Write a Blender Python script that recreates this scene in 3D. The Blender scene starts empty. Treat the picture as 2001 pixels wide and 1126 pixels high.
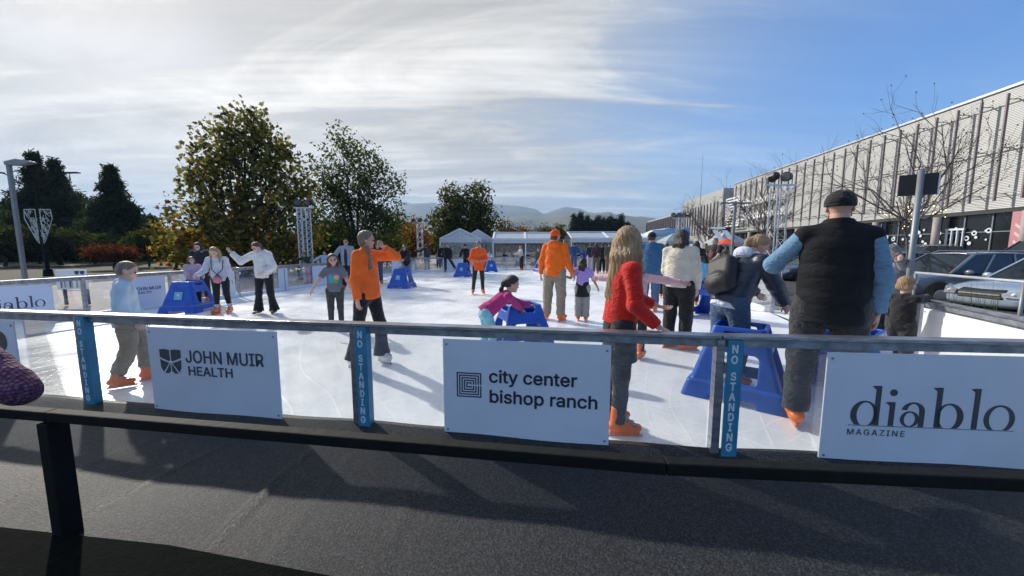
import bpy, bmesh, math, random
import numpy as np
from mathutils import Vector, Matrix
PI = math.pi
rad = math.radians
sc = bpy.context.scene
COL = sc.collection
rng = np.random.default_rng(7)
random.seed(7)

# ------------------------------------------------------------------ camera
CAM_H = 1.5
PITCH = rad(6.2)
FPX, CX, CY = 720.0, 1000.5, 563.0
cam = bpy.data.cameras.new('camera')
cam.sensor_width = 36.0
cam.lens = FPX / 2001.0 * 36.0
cam.clip_start = 0.05
cam.clip_end = 20000.0
camo = bpy.data.objects.new('camera', cam)
COL.objects.link(camo)
camo.location = (0, 0, CAM_H)
camo.rotation_euler = (PI / 2 - PITCH, 0, 0)
sc.camera = camo

# ------------------------------------------------------------------ sun and sky
SUN_AZ = rad(48.0)     # left of straight ahead
SUN_EL = rad(30.0)
SUN_DIR = Vector((-math.sin(SUN_AZ) * math.cos(SUN_EL), math.cos(SUN_AZ) * math.cos(SUN_EL), math.sin(SUN_EL)))
sun = bpy.data.lights.new('sun', 'SUN')
sun.energy = 3.6
sun.angle = rad(1.0)
sun.color = (1.0, 0.93, 0.83)
suno = bpy.data.objects.new('sun', sun)
COL.objects.link(suno)
suno.rotation_euler = SUN_DIR.to_track_quat('Z', 'Y').to_euler()

world = bpy.data.worlds.new('World')
sc.world = world
world.use_nodes = True
wt = world.node_tree
wt.nodes.clear()
def wn(t, **k):
    n = wt.nodes.new(t)
    for a, b in k.items():
        setattr(n, a, b)
    return n
def wl(a, b):
    wt.links.new(a, b)
def wmath(op, a, b=None, c=None, clamp=False):
    n = wn('ShaderNodeMath', operation=op, use_clamp=clamp)
    for i, v in enumerate((a, b, c)):
        if v is None: continue
        if isinstance(v, (int, float)): n.inputs[i].default_value = v
        else: wl(v, n.inputs[i])
    return n.outputs[0]
sky = wn('ShaderNodeTexSky', sky_type='NISHITA', sun_disc=False)
sky.sun_elevation = SUN_EL
sky.sun_rotation = -SUN_AZ
sky.altitude = 120
sky.air_density = 1.0
sky.dust_density = 0.6
sky.ozone_density = 2.0
tc = wn('ShaderNodeTexCoord')
sep = wn('ShaderNodeSeparateXYZ'); wl(tc.outputs['Generated'], sep.inputs[0])
zc = wmath('MAXIMUM', sep.outputs[2], 0.03)
zc = wmath('ADD', zc, 0.10)
u = wmath('DIVIDE', sep.outputs[0], zc)
v = wmath('DIVIDE', sep.outputs[1], zc)
cmb = wn('ShaderNodeCombineXYZ'); wl(u, cmb.inputs[0]); wl(v, cmb.inputs[1])
def layer(rot, scale, det, rough, dist, lo, hi, loc=(0, 0, 0), nscale=1.0):
    m = wn('ShaderNodeMapping'); wl(cmb.outputs[0], m.inputs[0])
    m.inputs['Rotation'].default_value = (0, 0, rad(rot))
    m.inputs['Scale'].default_value = scale
    m.inputs['Location'].default_value = loc
    n = wn('ShaderNodeTexNoise'); wl(m.outputs[0], n.inputs[0])
    n.inputs['Scale'].default_value = nscale
    n.inputs['Detail'].default_value = det
    n.inputs['Roughness'].default_value = rough
    n.inputs['Distortion'].default_value = dist
    r = wn('ShaderNodeMapRange', interpolation_type='SMOOTHSTEP'); wl(n.outputs[0], r.inputs[0])
    r.inputs[1].default_value = lo; r.inputs[2].default_value = hi
    return r.outputs[0]
L1 = layer(-34, (0.42, 1.15, 1), 10, 0.66, 1.3, 0.38, 0.66, (3.1, 0.4, 0), 1.15)
L2 = layer(-20, (0.20, 2.6, 1), 8, 0.62, 1.0, 0.42, 0.76, (7.3, 1.7, 0), 0.9)
L3 = layer(8, (0.5, 0.6, 1), 3, 0.5, 0.2, 0.35, 0.70, (1.0, 5.0, 0))
# how near the sun: thin high cloud scatters forward and is thicker on that side of the sky
nrm = wn('ShaderNodeVectorMath', operation='NORMALIZE'); wl(tc.outputs['Generated'], nrm.inputs[0])
dot = wn('ShaderNodeVectorMath', operation='DOT_PRODUCT'); wl(nrm.outputs[0], dot.inputs[0])
dot.inputs[1].default_value = SUN_DIR
near = wn('ShaderNodeMapRange', interpolation_type='SMOOTHSTEP'); wl(dot.outputs['Value'], near.inputs[0])
near.inputs[1].default_value = 0.05; near.inputs[2].default_value = 0.95
low = wn('ShaderNodeMapRange', interpolation_type='SMOOTHSTEP'); wl(sep.outputs[2], low.inputs[0])
low.inputs[1].default_value = 0.34; low.inputs[2].default_value = 0.02
ew = wn('ShaderNodeMapRange', interpolation_type='SMOOTHSTEP'); wl(sep.outputs[0], ew.inputs[0])
ew.inputs[1].default_value = 0.60; ew.inputs[2].default_value = 0.0
cov = wmath('MULTIPLY', L1, 0.66)
cov = wmath('ADD', cov, wmath('MULTIPLY', L2, 0.30))
cov = wmath('MULTIPLY', cov, wmath('ADD', wmath('MULTIPLY', ew.outputs[0], 0.85), 0.12))
cov = wmath('ADD', cov, wmath('MULTIPLY', wmath('MULTIPLY', L3, ew.outputs[0]), 0.30))
cov = wmath('ADD', cov, wmath('MULTIPLY', near.outputs[0], 0.72))
cov = wmath('ADD', cov, wmath('MULTIPLY', low.outputs[0], 0.42))
front = wn('ShaderNodeMapRange', interpolation_type='SMOOTHSTEP'); wl(dot.outputs['Value'], front.inputs[0])
front.inputs[1].default_value = -0.55; front.inputs[2].default_value = 0.25; front.inputs[3].default_value = 0.2
cov = wmath('MULTIPLY', cov, front.outputs[0])
cov = wmath('MINIMUM', cov, 0.97)
# a thin broken contrail high across the middle
cv = wmath('ABSOLUTE', wmath('SUBTRACT', wmath('ADD', v, wmath('MULTIPLY', L2, 0.03)), 2.06))
cm_ = wn('ShaderNodeMapRange', interpolation_type='SMOOTHSTEP'); wl(cv, cm_.inputs[0]); cm_.inputs[1].default_value = 0.028; cm_.inputs[2].default_value = 0.004
Lc = layer(0, (1.2, 0.2, 1), 5, 0.6, 0.2, 0.42, 0.6, (2.2, 0, 0))
cr_ = wn('ShaderNodeMapRange', interpolation_type='SMOOTHSTEP'); wl(wmath('ABSOLUTE', wmath('SUBTRACT', u, 0.35)), cr_.inputs[0]); cr_.inputs[1].default_value = 1.35; cr_.inputs[2].default_value = 0.9
trail = wmath('MULTIPLY', wmath('MULTIPLY', cm_.outputs[0], Lc), wmath('MULTIPLY', cr_.outputs[0], 0.55))
cov = wmath('MINIMUM', wmath('ADD', cov, trail), 0.97)
# cloud brightness grows towards the sun
g1 = wmath('POWER', wmath('MAXIMUM', dot.outputs['Value'], 0.0), 6.0)
cb = wmath('ADD', wmath('MULTIPLY', g1, 1.7), 4.25)
cb = wmath('MULTIPLY', cb, wmath('ADD', wmath('MULTIPLY', wmath('ADD', L1, L2), 0.36), 0.66))
ccol = wn('ShaderNodeMix', data_type='RGBA')
wl(near.outputs[0], ccol.inputs[0])
ccol.inputs[6].default_value = (0.80, 0.92, 1.05, 1)
ccol.inputs[7].default_value = (1.04, 0.985, 0.90, 1)
csc = wn('ShaderNodeVectorMath', operation='SCALE'); wl(ccol.outputs[2], csc.inputs[0]); wl(cb, csc.inputs['Scale'])
skysc = wn('ShaderNodeVectorMath', operation='MULTIPLY'); wl(sky.outputs[0], skysc.inputs[0])
tint = wn('ShaderNodeMix', data_type='RGBA'); wl(near.outputs[0], tint.inputs[0])
tint.inputs[6].default_value = (0.54, 0.83, 1.18, 1); tint.inputs[7].default_value = (0.92, 0.86, 0.80, 1); wl(tint.outputs[2], skysc.inputs[1])
mix = wn('ShaderNodeMix', data_type='RGBA'); wl(cov, mix.inputs[0]); wl(skysc.outputs[0], mix.inputs[6]); wl(csc.outputs[0], mix.inputs[7])
bg = wn('ShaderNodeBackground'); wl(mix.outputs[2], bg.inputs[0]); bg.inputs[1].default_value = 0.125
wo = wn('ShaderNodeOutputWorld'); wl(bg.outputs[0], wo.inputs[0])

sc.view_settings.view_transform = 'Standard'
sc.view_settings.look = 'None'
sc.view_settings.exposure = 0.54
sc.view_settings.gamma = 1.0
sc.render.engine = 'CYCLES'
sc.cycles.max_bounces = 8
sc.cycles.transparent_max_bounces = 16
sc.cycles.use_denoising = True

# ------------------------------------------------------------------ helpers
def unp(px, py, z=0.0):
    """point of the photo's ray through pixel (px,py) at height z"""
    a = (px - CX) / FPX; b = -(py - CY) / FPX
    fy = math.cos(PITCH) + b * math.sin(PITCH); uz = -math.sin(PITCH) + b * math.cos(PITCH)
    t = (z - CAM_H) / uz
    return Vector((a * t, fy * t, z))
def at(px, py, depth):
    """point at horizontal distance depth"""
    a = (px - CX) / FPX; b = -(py - CY) / FPX
    fy = math.cos(PITCH) + b * math.sin(PITCH); uz = -math.sin(PITCH) + b * math.cos(PITCH)
    t = depth / fy
    return Vector((a * t, depth, CAM_H + uz * t))
def onz(px, depth, z=0.0):
    """ground point seen in photo column px at that depth"""
    a = (px - CX) / FPX
    d = depth * math.cos(PITCH) - (z - CAM_H) * math.sin(PITCH)
    return Vector((a * d, depth, z))

def tag(o, label=None, cat=None, group=None, kind=None):
    if label: o['label'] = label
    if cat: o['category'] = cat
    if group: o['group'] = group
    if kind: o['kind'] = kind
    return o
def empty(name, loc=(0, 0, 0), rz=0.0, label=None, cat=None, group=None):
    o = bpy.data.objects.new(name, None)
    o.empty_display_size = 0.2
    COL.objects.link(o)
    o.location = loc; o.rotation_euler = (0, 0, rz)
    return tag(o, label, cat, group)
def copy_tree(o, parent=None):
    c = o.copy(); COL.objects.link(c); c.parent = parent
    for ch in list(o.children): copy_tree(ch, c)
    return c

def nodes(name):
    m = bpy.data.materials.new(name); m.use_nodes = True
    nt = m.node_tree
    return m, nt, nt.nodes['Principled BSDF']
def mat(name, col, rough=0.6, metal=0.0, var=0.12, vscale=6.0, bump=0.0, bscale=60.0, spec=0.5, coat=0.0, detail=4, stretch=None, col2=None, sheen=0.0, coord='Object', wrinkle=0.0):
    """procedural: base colour broken by noise, optional bump"""
    m, nt, b = nodes(name)
    t = nt.nodes.new('ShaderNodeTexCoord')
    src = t.outputs[coord]
    if stretch:
        mp = nt.nodes.new('ShaderNodeMapping'); mp.inputs['Scale'].default_value = stretch
        nt.links.new(src, mp.inputs[0]); src = mp.outputs[0]
    n = nt.nodes.new('ShaderNodeTexNoise'); nt.links.new(src, n.inputs[0])
    n.inputs['Scale'].default_value = vscale; n.inputs['Detail'].default_value = detail
    r = nt.nodes.new('ShaderNodeMapRange'); nt.links.new(n.outputs[0], r.inputs[0])
    r.inputs[1].default_value = 0.3; r.inputs[2].default_value = 0.7
    mx = nt.nodes.new('ShaderNodeMix'); mx.data_type = 'RGBA'
    nt.links.new(r.outputs[0], mx.inputs[0])
    c2 = col2 if col2 else tuple(min(1, c * (1 + var)) for c in col)
    c1 = col if col2 else tuple(c * (1 - var) for c in col)
    mx.inputs[6].default_value = (*c1, 1); mx.inputs[7].default_value = (*c2, 1)
    nt.links.new(mx.outputs[2], b.inputs['Base Color'])
    b.inputs['Roughness'].default_value = rough; b.inputs['Metallic'].default_value = metal
    b.inputs['Specular IOR Level'].default_value = spec
    b.inputs['Coat Weight'].default_value = coat
    b.inputs['Sheen Weight'].default_value = sheen
    if bump > 0:
        n2 = nt.nodes.new('ShaderNodeTexNoise'); nt.links.new(src, n2.inputs[0])
        n2.inputs['Scale'].default_value = bscale; n2.inputs['Detail'].default_value = 4
        bp = nt.nodes.new('ShaderNodeBump'); bp.inputs['Strength'].default_value = bump; bp.inputs['Distance'].default_value = 0.02
        nt.links.new(n2.outputs[0], bp.inputs['Height']); nt.links.new(bp.outputs[0], b.inputs['Normal'])
        if wrinkle > 0:
            n3 = nt.nodes.new('ShaderNodeTexNoise'); mp3 = nt.nodes.new('ShaderNodeMapping'); mp3.inputs['Scale'].default_value = (1, 1, 1.7); mp3.inputs['Rotation'].default_value = (.5, .3, 0)
            nt.links.new(t.outputs['Object'], mp3.inputs[0]); nt.links.new(mp3.outputs[0], n3.inputs[0])
            n3.inputs['Scale'].default_value = 8; n3.inputs['Detail'].default_value = 2.5; n3.inputs['Distortion'].default_value = 1.6
            b3 = nt.nodes.new('ShaderNodeBump'); b3.inputs['Strength'].default_value = wrinkle; b3.inputs['Distance'].default_value = 0.045
            nt.links.new(n3.outputs[0], b3.inputs['Height']); nt.links.new(b3.outputs[0], bp.inputs['Normal'])
    return m
_cm = {}
def cloth(col, rough=0.85, bump=0.25, bscale=90, var=0.10):
    k = (tuple(round(c, 3) for c in col), rough, bump, bscale)
    if k not in _cm:
        _cm[k] = mat('cloth', col, rough, 0, var, 9, bump, bscale, 0.3, sheen=0.15, wrinkle=.75)
    return _cm[k]

def mesh_np(name, V, F, smooth=False):
    """V (n,3), F (m,k) same k"""
    V = np.asarray(V, dtype=np.float32); F = np.asarray(F, dtype=np.int32)
    me = bpy.data.meshes.new(name)
    me.vertices.add(len(V)); me.vertices.foreach_set('co', V.ravel())
    k = F.shape[1] if len(F) else 4
    me.loops.add(F.size); me.loops.foreach_set('vertex_index', F.ravel())
    me.polygons.add(len(F))
    me.polygons.foreach_set('loop_start', np.arange(0, F.size, k, dtype=np.int32))
    me.polygons.foreach_set('loop_total', np.full(len(F), k, dtype=np.int32))
    if smooth: me.polygons.foreach_set('use_smooth', np.ones(len(F), dtype=bool))
    me.update(calc_edges=True)
    return me

class MB:
    def __init__(s): s.v = []; s.f = []
    def add(s, vs, fs):
        n = len(s.v); s.v += [tuple(p) for p in vs]; s.f += [tuple(i + n for i in f) for f in fs]; return s
    def box(s, lo, hi, M=None):
        x0, y0, z0 = lo; x1, y1, z1 = hi
        vs = [(x0, y0, z0), (x1, y0, z0), (x1, y1, z0), (x0, y1, z0), (x0, y0, z1), (x1, y0, z1), (x1, y1, z1), (x0, y1, z1)]
        if M is not None: vs = [M @ Vector(p) for p in vs]
        return s.add(vs, [(0, 3, 2, 1), (4, 5, 6, 7), (0, 1, 5, 4), (1, 2, 6, 5), (2, 3, 7, 6), (3, 0, 4, 7)])
    def bar(s, a, b, w, h, up=(0, 0, 1)):
        """box beam from a to b, width w sideways, height h along up"""
        a = Vector(a); b = Vector(b); d = (b - a).normalized(); up = Vector(up)
        sd = d.cross(up)
        if sd.length < 1e-4: sd = d.cross(Vector((1, 0, 0)))
        sd.normalize(); u2 = sd.cross(d).normalized()
        vs = []
        for p in (a, b):
            for i, j in ((-1, -1), (1, -1), (1, 1), (-1, 1)):
                vs.append(p + sd * (i * w / 2) + u2 * (j * h / 2))
        return s.add(vs, [(0, 3, 2, 1), (4, 5, 6, 7), (0, 1, 5, 4), (1, 2, 6, 5), (2, 3, 7, 6), (3, 0, 4, 7)])
    def tube(s, pts, rs, n=8, cap=True):
        pts = [Vector(p) for p in pts]
        if isinstance(rs, (int, float)): rs = [rs] * len(pts)
        vs = []; prev = None
        for i, p in enumerate(pts):
            d = (pts[min(i + 1, len(pts) - 1)] - pts[max(i - 1, 0)])
            if d.length < 1e-9: d = Vector((0, 0, 1))
            d.normalize()
            if prev is None:
                e = d.cross(Vector((0, 0, 1)))
                if e.length < 0.1: e = d.cross(Vector((1, 0, 0)))
            else:
                e = prev - d * prev.dot(d)
                if e.length < 1e-4: e = d.cross(Vector((1, 0, 0)))
            e.normalize(); prev = e; g = d.cross(e)
            for k in range(n):
                t = 2 * PI * k / n
                vs.append(p + (e * math.cos(t) + g * math.sin(t)) * rs[i])
        fs = []
        for i in range(len(pts) - 1):
            for k in range(n):
                a = i * n + k; b = i * n + (k + 1) % n
                fs.append((a, b, b + n, a + n))
        if cap:
            fs.append(tuple(range(n - 1, -1, -1))); fs.append(tuple((len(pts) - 1) * n + k for k in range(n)))
        return s.add(vs, fs)
    def prism(s, poly, a, b, M=None):
        """poly list of (x,z), extruded in y from a to b"""
        n = len(poly)
        vs = [(p[0], a, p[1]) for p in poly] + [(p[0], b, p[1]) for p in poly]
        if M is not None: vs = [M @ Vector(p) for p in vs]
        return s.add(vs, [tuple(range(n)), tuple(range(2 * n - 1, n - 1, -1))] + [((i + 1) % n, i, i + n, (i + 1) % n + n) for i in range(n)])
    def ell(s, c, r, n=10, m=6, M=None):
        vs = [Vector((0, 0, -1))]
        for j in range(1, m):
            t = PI * j / m
            for i in range(n):
                ph = 2 * PI * i / n
                vs.append(Vector((math.sin(t) * math.cos(ph), math.sin(t) * math.sin(ph), -math.cos(t))))
        vs.append(Vector((0, 0, 1)))
        vs = [Vector(c) + (M @ Vector((p.x * r[0], p.y * r[1], p.z * r[2])) if M is not None else Vector((p.x * r[0], p.y * r[1], p.z * r[2]))) for p in vs]
        fs = [(0, 1 + (i + 1) % n, 1 + i) for i in range(n)]
        for j in range(m - 2):
            for i in range(n):
                a = 1 + j * n + i; b = 1 + j * n + (i + 1) % n
                fs.append((a, b, b + n, a + n))
        l = len(vs) - 1; o = 1 + (m - 2) * n
        fs += [(l, o + i, o + (i + 1) % n) for i in range(n)]
        return s.add(vs, fs)
    def build(s, name, m, parent=None, loc=None, rz=0, smooth=False, bevel=0.0):
        me = bpy.data.meshes.new(name); me.from_pydata(s.v, [], s.f); me.update()
        if smooth: me.polygons.foreach_set('use_smooth', np.ones(len(me.polygons), dtype=bool))
        return link(name, me, m, parent, loc, rz, bevel)
def link(name, me, m, parent=None, loc=None, rz=0, bevel=0.0):
    o = bpy.data.objects.new(name, me); COL.objects.link(o)
    if m is not None: me.materials.append(m)
    if parent is not None: o.parent = parent
    if loc is not None: o.location = loc
    if rz: o.rotation_euler = (0, 0, rz)
    if bevel > 0:
        md = o.modifiers.new('bevel', 'BEVEL'); md.width = bevel; md.segments = 2; md.limit_method = 'ANGLE'
    return o

import os
try: INTER = bpy.data.fonts.load(os.path.join(bpy.utils.system_resource('DATAFILES'), 'fonts', 'Inter.woff2'))
except Exception: INTER = None
def text_mesh(body, size, ext=0.001, offset=0.0, align='LEFT', spacing=1.0):
    cu = bpy.data.curves.new('t', 'FONT'); cu.body = body
    if INTER: cu.font = INTER
    cu.body = body; cu.size = size; cu.extrude = ext; cu.offset = 0
    cu.align_x = align; cu.space_character = spacing; cu.resolution_u = 4
    ob = bpy.data.objects.new('t', cu); COL.objects.link(ob)
    dg = bpy.context.evaluated_depsgraph_get(); dg.update()
    me = bpy.data.meshes.new_from_object(ob.evaluated_get(dg))
    bpy.data.objects.remove(ob); bpy.data.curves.remove(cu)
    return me
def text(body, size, m, parent, loc, rot=(PI / 2, 0, 0), ext=0.001, offset=0.0, align='LEFT', width=None, spacing=1.0, name='lettering', height=None):
    me = text_mesh(body, size, ext, offset, align, spacing)
    me.materials.clear()
    o = link(name, me, m, parent, loc)
    o.rotation_euler = rot
    n = len(me.vertices); c = np.empty(n * 3, dtype=np.float32); me.vertices.foreach_get('co', c); c = c.reshape(-1, 3)
    w = c[:, 0].max() - c[:, 0].min(); h = c[:, 1].max() - c[:, 1].min()
    if width:
        c[:, 0] *= width / w
    if height: c[:, 1] *= height / h
    if width or height:
        me.vertices.foreach_set('co', c.ravel()); me.update()
    if offset:      # heavier weight: the same glyphs struck a few times a little apart
        bm = bmesh.new(); bm.from_mesh(me); src = me.copy()
        q = offset * 1.5
        for k, (dx, dy) in enumerate(((q, 0), (-q, 0), (0, q), (0, -q), (q * .7, q * .7), (-q * .7, -q * .7))):
            t2 = src.copy(); t2.transform(Matrix.Translation((dx, dy, .00012 * (k + 1)))); bm.from_mesh(t2); bpy.data.meshes.remove(t2)
        bm.to_mesh(me); bm.free(); bpy.data.meshes.remove(src)
    return o

# ------------------------------------------------------------------ signed distance modelling
class SDF:
    """union of soft primitives on a grid, meshed with surface nets"""
    def __init__(s, k=0.03): s.p = []; s.k = k
    def _add(s, fn, lo, hi, k, op='u'): s.p.append((fn, np.array(lo, float), np.array(hi, float), s.k if k is None else k, op)); return s
    def cap(s, a, b, ra, rb=None, flat=None, cuts=None, k=None, op='u'):
        a = np.array(a, float); b = np.array(b, float); rb = ra if rb is None else rb
        R = max(ra, rb) * 1.02 + 0.05
        if flat is not None: n = np.array(flat[0], float); n /= np.linalg.norm(n); fk = flat[1]
        def fn(P):
            A, B, Q = a, b, P
            if flat is not None:
                g = 1.0 / fk - 1.0
                Q = P + (P @ n)[..., None] * n * g; A = a + n * (a @ n) * g; B = b + n * (b @ n) * g
            ab = B - A; L = ab @ ab + 1e-12
            t = np.clip(((Q - A) @ ab) / L, 0, 1)
            d = np.linalg.norm(Q - A - t[..., None] * ab, axis=-1) - (ra + (rb - ra) * t)
            if flat is not None and fk < 1: d = d * (0.5 + 0.5 * fk)
            if cuts:
                for c, m in cuts:
                    d = np.maximum(d, (P - np.array(c)) @ np.array(m))
            return d
        return s._add(fn, np.minimum(a, b) - R, np.maximum(a, b) + R, k, op)
    def ell(s, c, r, R=None, cuts=None, k=None, op='u'):
        c = np.array(c, float); r = np.array(r, float); M = np.eye(3) if R is None else np.array(R, float)
        mx = r.max() + 0.05
        def fn(P):
            q = (P - c) @ M     # M columns are the axes
            d = (np.linalg.norm(q / r, axis=-1) - 1) * r.min()
            if cuts:
                for cc, m in cuts: d = np.maximum(d, (P - np.array(cc)) @ np.array(m))
            return d
        return s._add(fn, c - mx, c + mx, k, op)
    def rbox(s, c, hs, R=None, rd=0.01, k=None, op='u'):
        c = np.array(c, float); hs = np.array(hs, float); M = np.eye(3) if R is None else np.array(R, float)
        mx = np.linalg.norm(hs) + 0.05
        def fn(P):
            q = np.abs((P - c) @ M) - (hs - rd)
            return np.linalg.norm(np.maximum(q, 0), axis=-1) + np.minimum(q.max(-1), 0) - rd
        return s._add(fn, c - mx, c + mx, k, op)
    def fn(s, f, lo, hi, k=None, op='u'): return s._add(f, lo, hi, k, op)
    def mesh(s, h, disp=None):
        us = [p for p in s.p if p[4] == 'u']
        lo = np.min([p[1] for p in us], 0) - 2 * h; hi = np.max([p[2] for p in us], 0) + 2 * h
        N = np.ceil((hi - lo) / h).astype(int) + 1
        ax = [lo[i] + np.arange(N[i]) * h for i in range(3)]
        D = np.full(N, 1.0)
        for f, l, u, k, op in s.p:
            i0 = np.maximum(np.floor((l - lo) / h).astype(int), 0); i1 = np.minimum(np.ceil((u - lo) / h).astype(int) + 1, N)
            if (i1 <= i0).any(): continue
            sl = tuple(slice(i0[i], i1[i]) for i in range(3))
            g = np.stack(np.meshgrid(*[ax[i][sl[i]] for i in range(3)], indexing='ij'), -1)
            d = f(g)
            if op == 's': d = -d
            o = D[sl]
            hh = np.maximum(k - np.abs(o - d), 0) / max(k, 1e-6)
            if op == 'u': D[sl] = np.minimum(o, d) - hh * hh * k * 0.25
            else: D[sl] = np.maximum(o, d) + hh * hh * k * 0.25
        if disp is not None:
            ms = np.abs(D) < 0.05
            idx = np.argwhere(ms)
            P = lo + idx * h
            D[ms] += disp(P)
        D[0] = D[-1] = 1; D[:, 0] = D[:, -1] = 1; D[:, :, 0] = D[:, :, -1] = 1
        return snets(D, lo, h)
def snets(D, lo, h):
    S = D < 0
    nx, ny, nz = D.shape
    cs = np.zeros((nx - 1, ny - 1, nz - 1), dtype=np.int16)
    for dx in (0, 1):
        for dy in (0, 1):
            for dz in (0, 1):
                cs += S[dx:nx - 1 + dx, dy:ny - 1 + dy, dz:nz - 1 + dz]
    act = (cs > 0) & (cs < 8)
    I = np.argwhere(act)
    if len(I) == 0: return np.zeros((0, 3)), np.zeros((0, 4), int)
    idm = np.full(act.shape, -1, dtype=np.int64); idm[act] = np.arange(len(I))
    sm = np.zeros((len(I), 3)); ct = np.zeros(len(I))
    for a in range(3):
        oth = [i for i in range(3) if i != a]
        for p in (0, 1):
            for q in (0, 1):
                o = np.zeros(3, int); o[oth[0]] = p; o[oth[1]] = q
                A = I + o; B = A.copy(); B[:, a] += 1
                da = D[A[:, 0], A[:, 1], A[:, 2]]; db = D[B[:, 0], B[:, 1], B[:, 2]]
                c = (da < 0) != (db < 0)
                t = np.where(c, da / np.where(c, da - db, 1), 0)
                pt = A.astype(float); pt[:, a] += t
                sm += np.where(c[:, None], pt, 0); ct += c
    V = lo + sm / ct[:, None] * h
    Fs = []
    for a in range(3):
        b, c = [(1, 2), (2, 0), (0, 1)][a]
        sl0 = [slice(1, n - 1) for n in D.shape]; sl1 = list(sl0)
        sl0[a] = slice(0, D.shape[a] - 1); sl1[a] = slice(1, D.shape[a])
        s0 = S[tuple(sl0)]; s1 = S[tuple(sl1)]
        off = np.array([1, 1, 1]); off[a] = 0
        for flag, m in ((0, s0 & ~s1), (1, ~s0 & s1)):
            E = np.argwhere(m) + off
            if len(E) == 0: continue
            eb = np.zeros(3, int); eb[b] = 1; ec = np.zeros(3, int); ec[c] = 1
            q = [E, E - eb, E - eb - ec, E - ec]
            ids = [idm[x[:, 0], x[:, 1], x[:, 2]] for x in q]
            if flag: ids = ids[::-1]
            Fs.append(np.stack(ids, 1))
    return V, np.concatenate(Fs)
# ------------------------------------------------------------------ materials
def m_ice():
    m, nt, b = nodes('ice')
    t = nt.nodes.new('ShaderNodeTexCoord')
    n = nt.nodes.new('ShaderNodeTexNoise'); nt.links.new(t.outputs['Object'], n.inputs[0]); n.inputs['Scale'].default_value = 0.55; n.inputs['Detail'].default_value = 7; n.inputs['Roughness'].default_value = 0.65
    # skate tracks: thin curved cuts from distorted wave bands
    acc = None
    for i, (sc_, rot, dist) in enumerate(((1.1, 20, 14.0), (1.6, 75, 18.0), (0.8, -35, 11.0))):
        mp = nt.nodes.new('ShaderNodeMapping'); mp.inputs['Rotation'].default_value = (0, 0, rad(rot)); nt.links.new(t.outputs['Object'], mp.inputs[0])
        w = nt.nodes.new('ShaderNodeTexWave'); nt.links.new(mp.outputs[0], w.inputs[0])
        w.inputs['Scale'].default_value = sc_; w.inputs['Distortion'].default_value = dist; w.inputs['Detail'].default_value = 1.5; w.inputs['Detail Scale'].default_value = 0.35
        r = nt.nodes.new('ShaderNodeMapRange'); nt.links.new(w.outputs[1], r.inputs[0]); r.inputs[1].default_value = 0.985; r.inputs[2].default_value = 1.0
        if acc is None: acc = r.outputs[0]
        else:
            mxx = nt.nodes.new('ShaderNodeMath'); mxx.operation = 'MAXIMUM'; nt.links.new(acc, mxx.inputs[0]); nt.links.new(r.outputs[0], mxx.inputs[1]); acc = mxx.outputs[0]
    fine = nt.nodes.new('ShaderNodeTexNoise'); nt.links.new(t.outputs['Object'], fine.inputs[0]); fine.inputs['Scale'].default_value = 14; fine.inputs['Detail'].default_value = 6
    cr = nt.nodes.new('ShaderNodeMix'); cr.data_type = 'RGBA'
    rr = nt.nodes.new('ShaderNodeMapRange'); nt.links.new(n.outputs[0], rr.inputs[0]); rr.inputs[1].default_value = 0.38; rr.inputs[2].default_value = 0.62
    nt.links.new(rr.outputs[0], cr.inputs[0]); cr.inputs[6].default_value = (0.80, 0.84, 0.89, 1); cr.inputs[7].default_value = (0.90, 0.915, 0.93, 1)
    c2 = nt.nodes.new('ShaderNodeMix'); c2.data_type = 'RGBA'; sc3 = nt.nodes.new('ShaderNodeMath'); sc3.operation = 'MULTIPLY'; sc3.inputs[1].default_value = .9; nt.links.new(acc, sc3.inputs[0]); nt.links.new(sc3.outputs[0], c2.inputs[0]); nt.links.new(cr.outputs[2], c2.inputs[6]); c2.inputs[7].default_value = (0.93, 0.95, 0.98, 1)
    nt.links.new(c2.outputs[2], b.inputs['Base Color'])
    rg = nt.nodes.new('ShaderNodeMapRange'); nt.links.new(n.outputs[0], rg.inputs[0]); rg.inputs[1].default_value = 0.35; rg.inputs[2].default_value = 0.65; rg.inputs[3].default_value = 0.16; rg.inputs[4].default_value = 0.42
    nt.links.new(rg.outputs[0], b.inputs['Roughness'])
    ad = nt.nodes.new('ShaderNodeMath'); ad.operation = 'MULTIPLY_ADD'; nt.links.new(fine.outputs[0], ad.inputs[0]); ad.inputs[1].default_value = 0.8; nt.links.new(acc, ad.inputs[2])
    bp = nt.nodes.new('ShaderNodeBump'); bp.inputs['Strength'].default_value = 0.38; bp.inputs['Distance'].default_value = 0.003
    b.inputs['Subsurface Weight'].default_value = .35; b.inputs['Subsurface Radius'].default_value = (.10, .14, .18); b.inputs['Subsurface Scale'].default_value = .6
    nt.links.new(ad.outputs[0], bp.inputs['Height']); nt.links.new(bp.outputs[0], b.inputs['Normal'])
    return m
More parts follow.
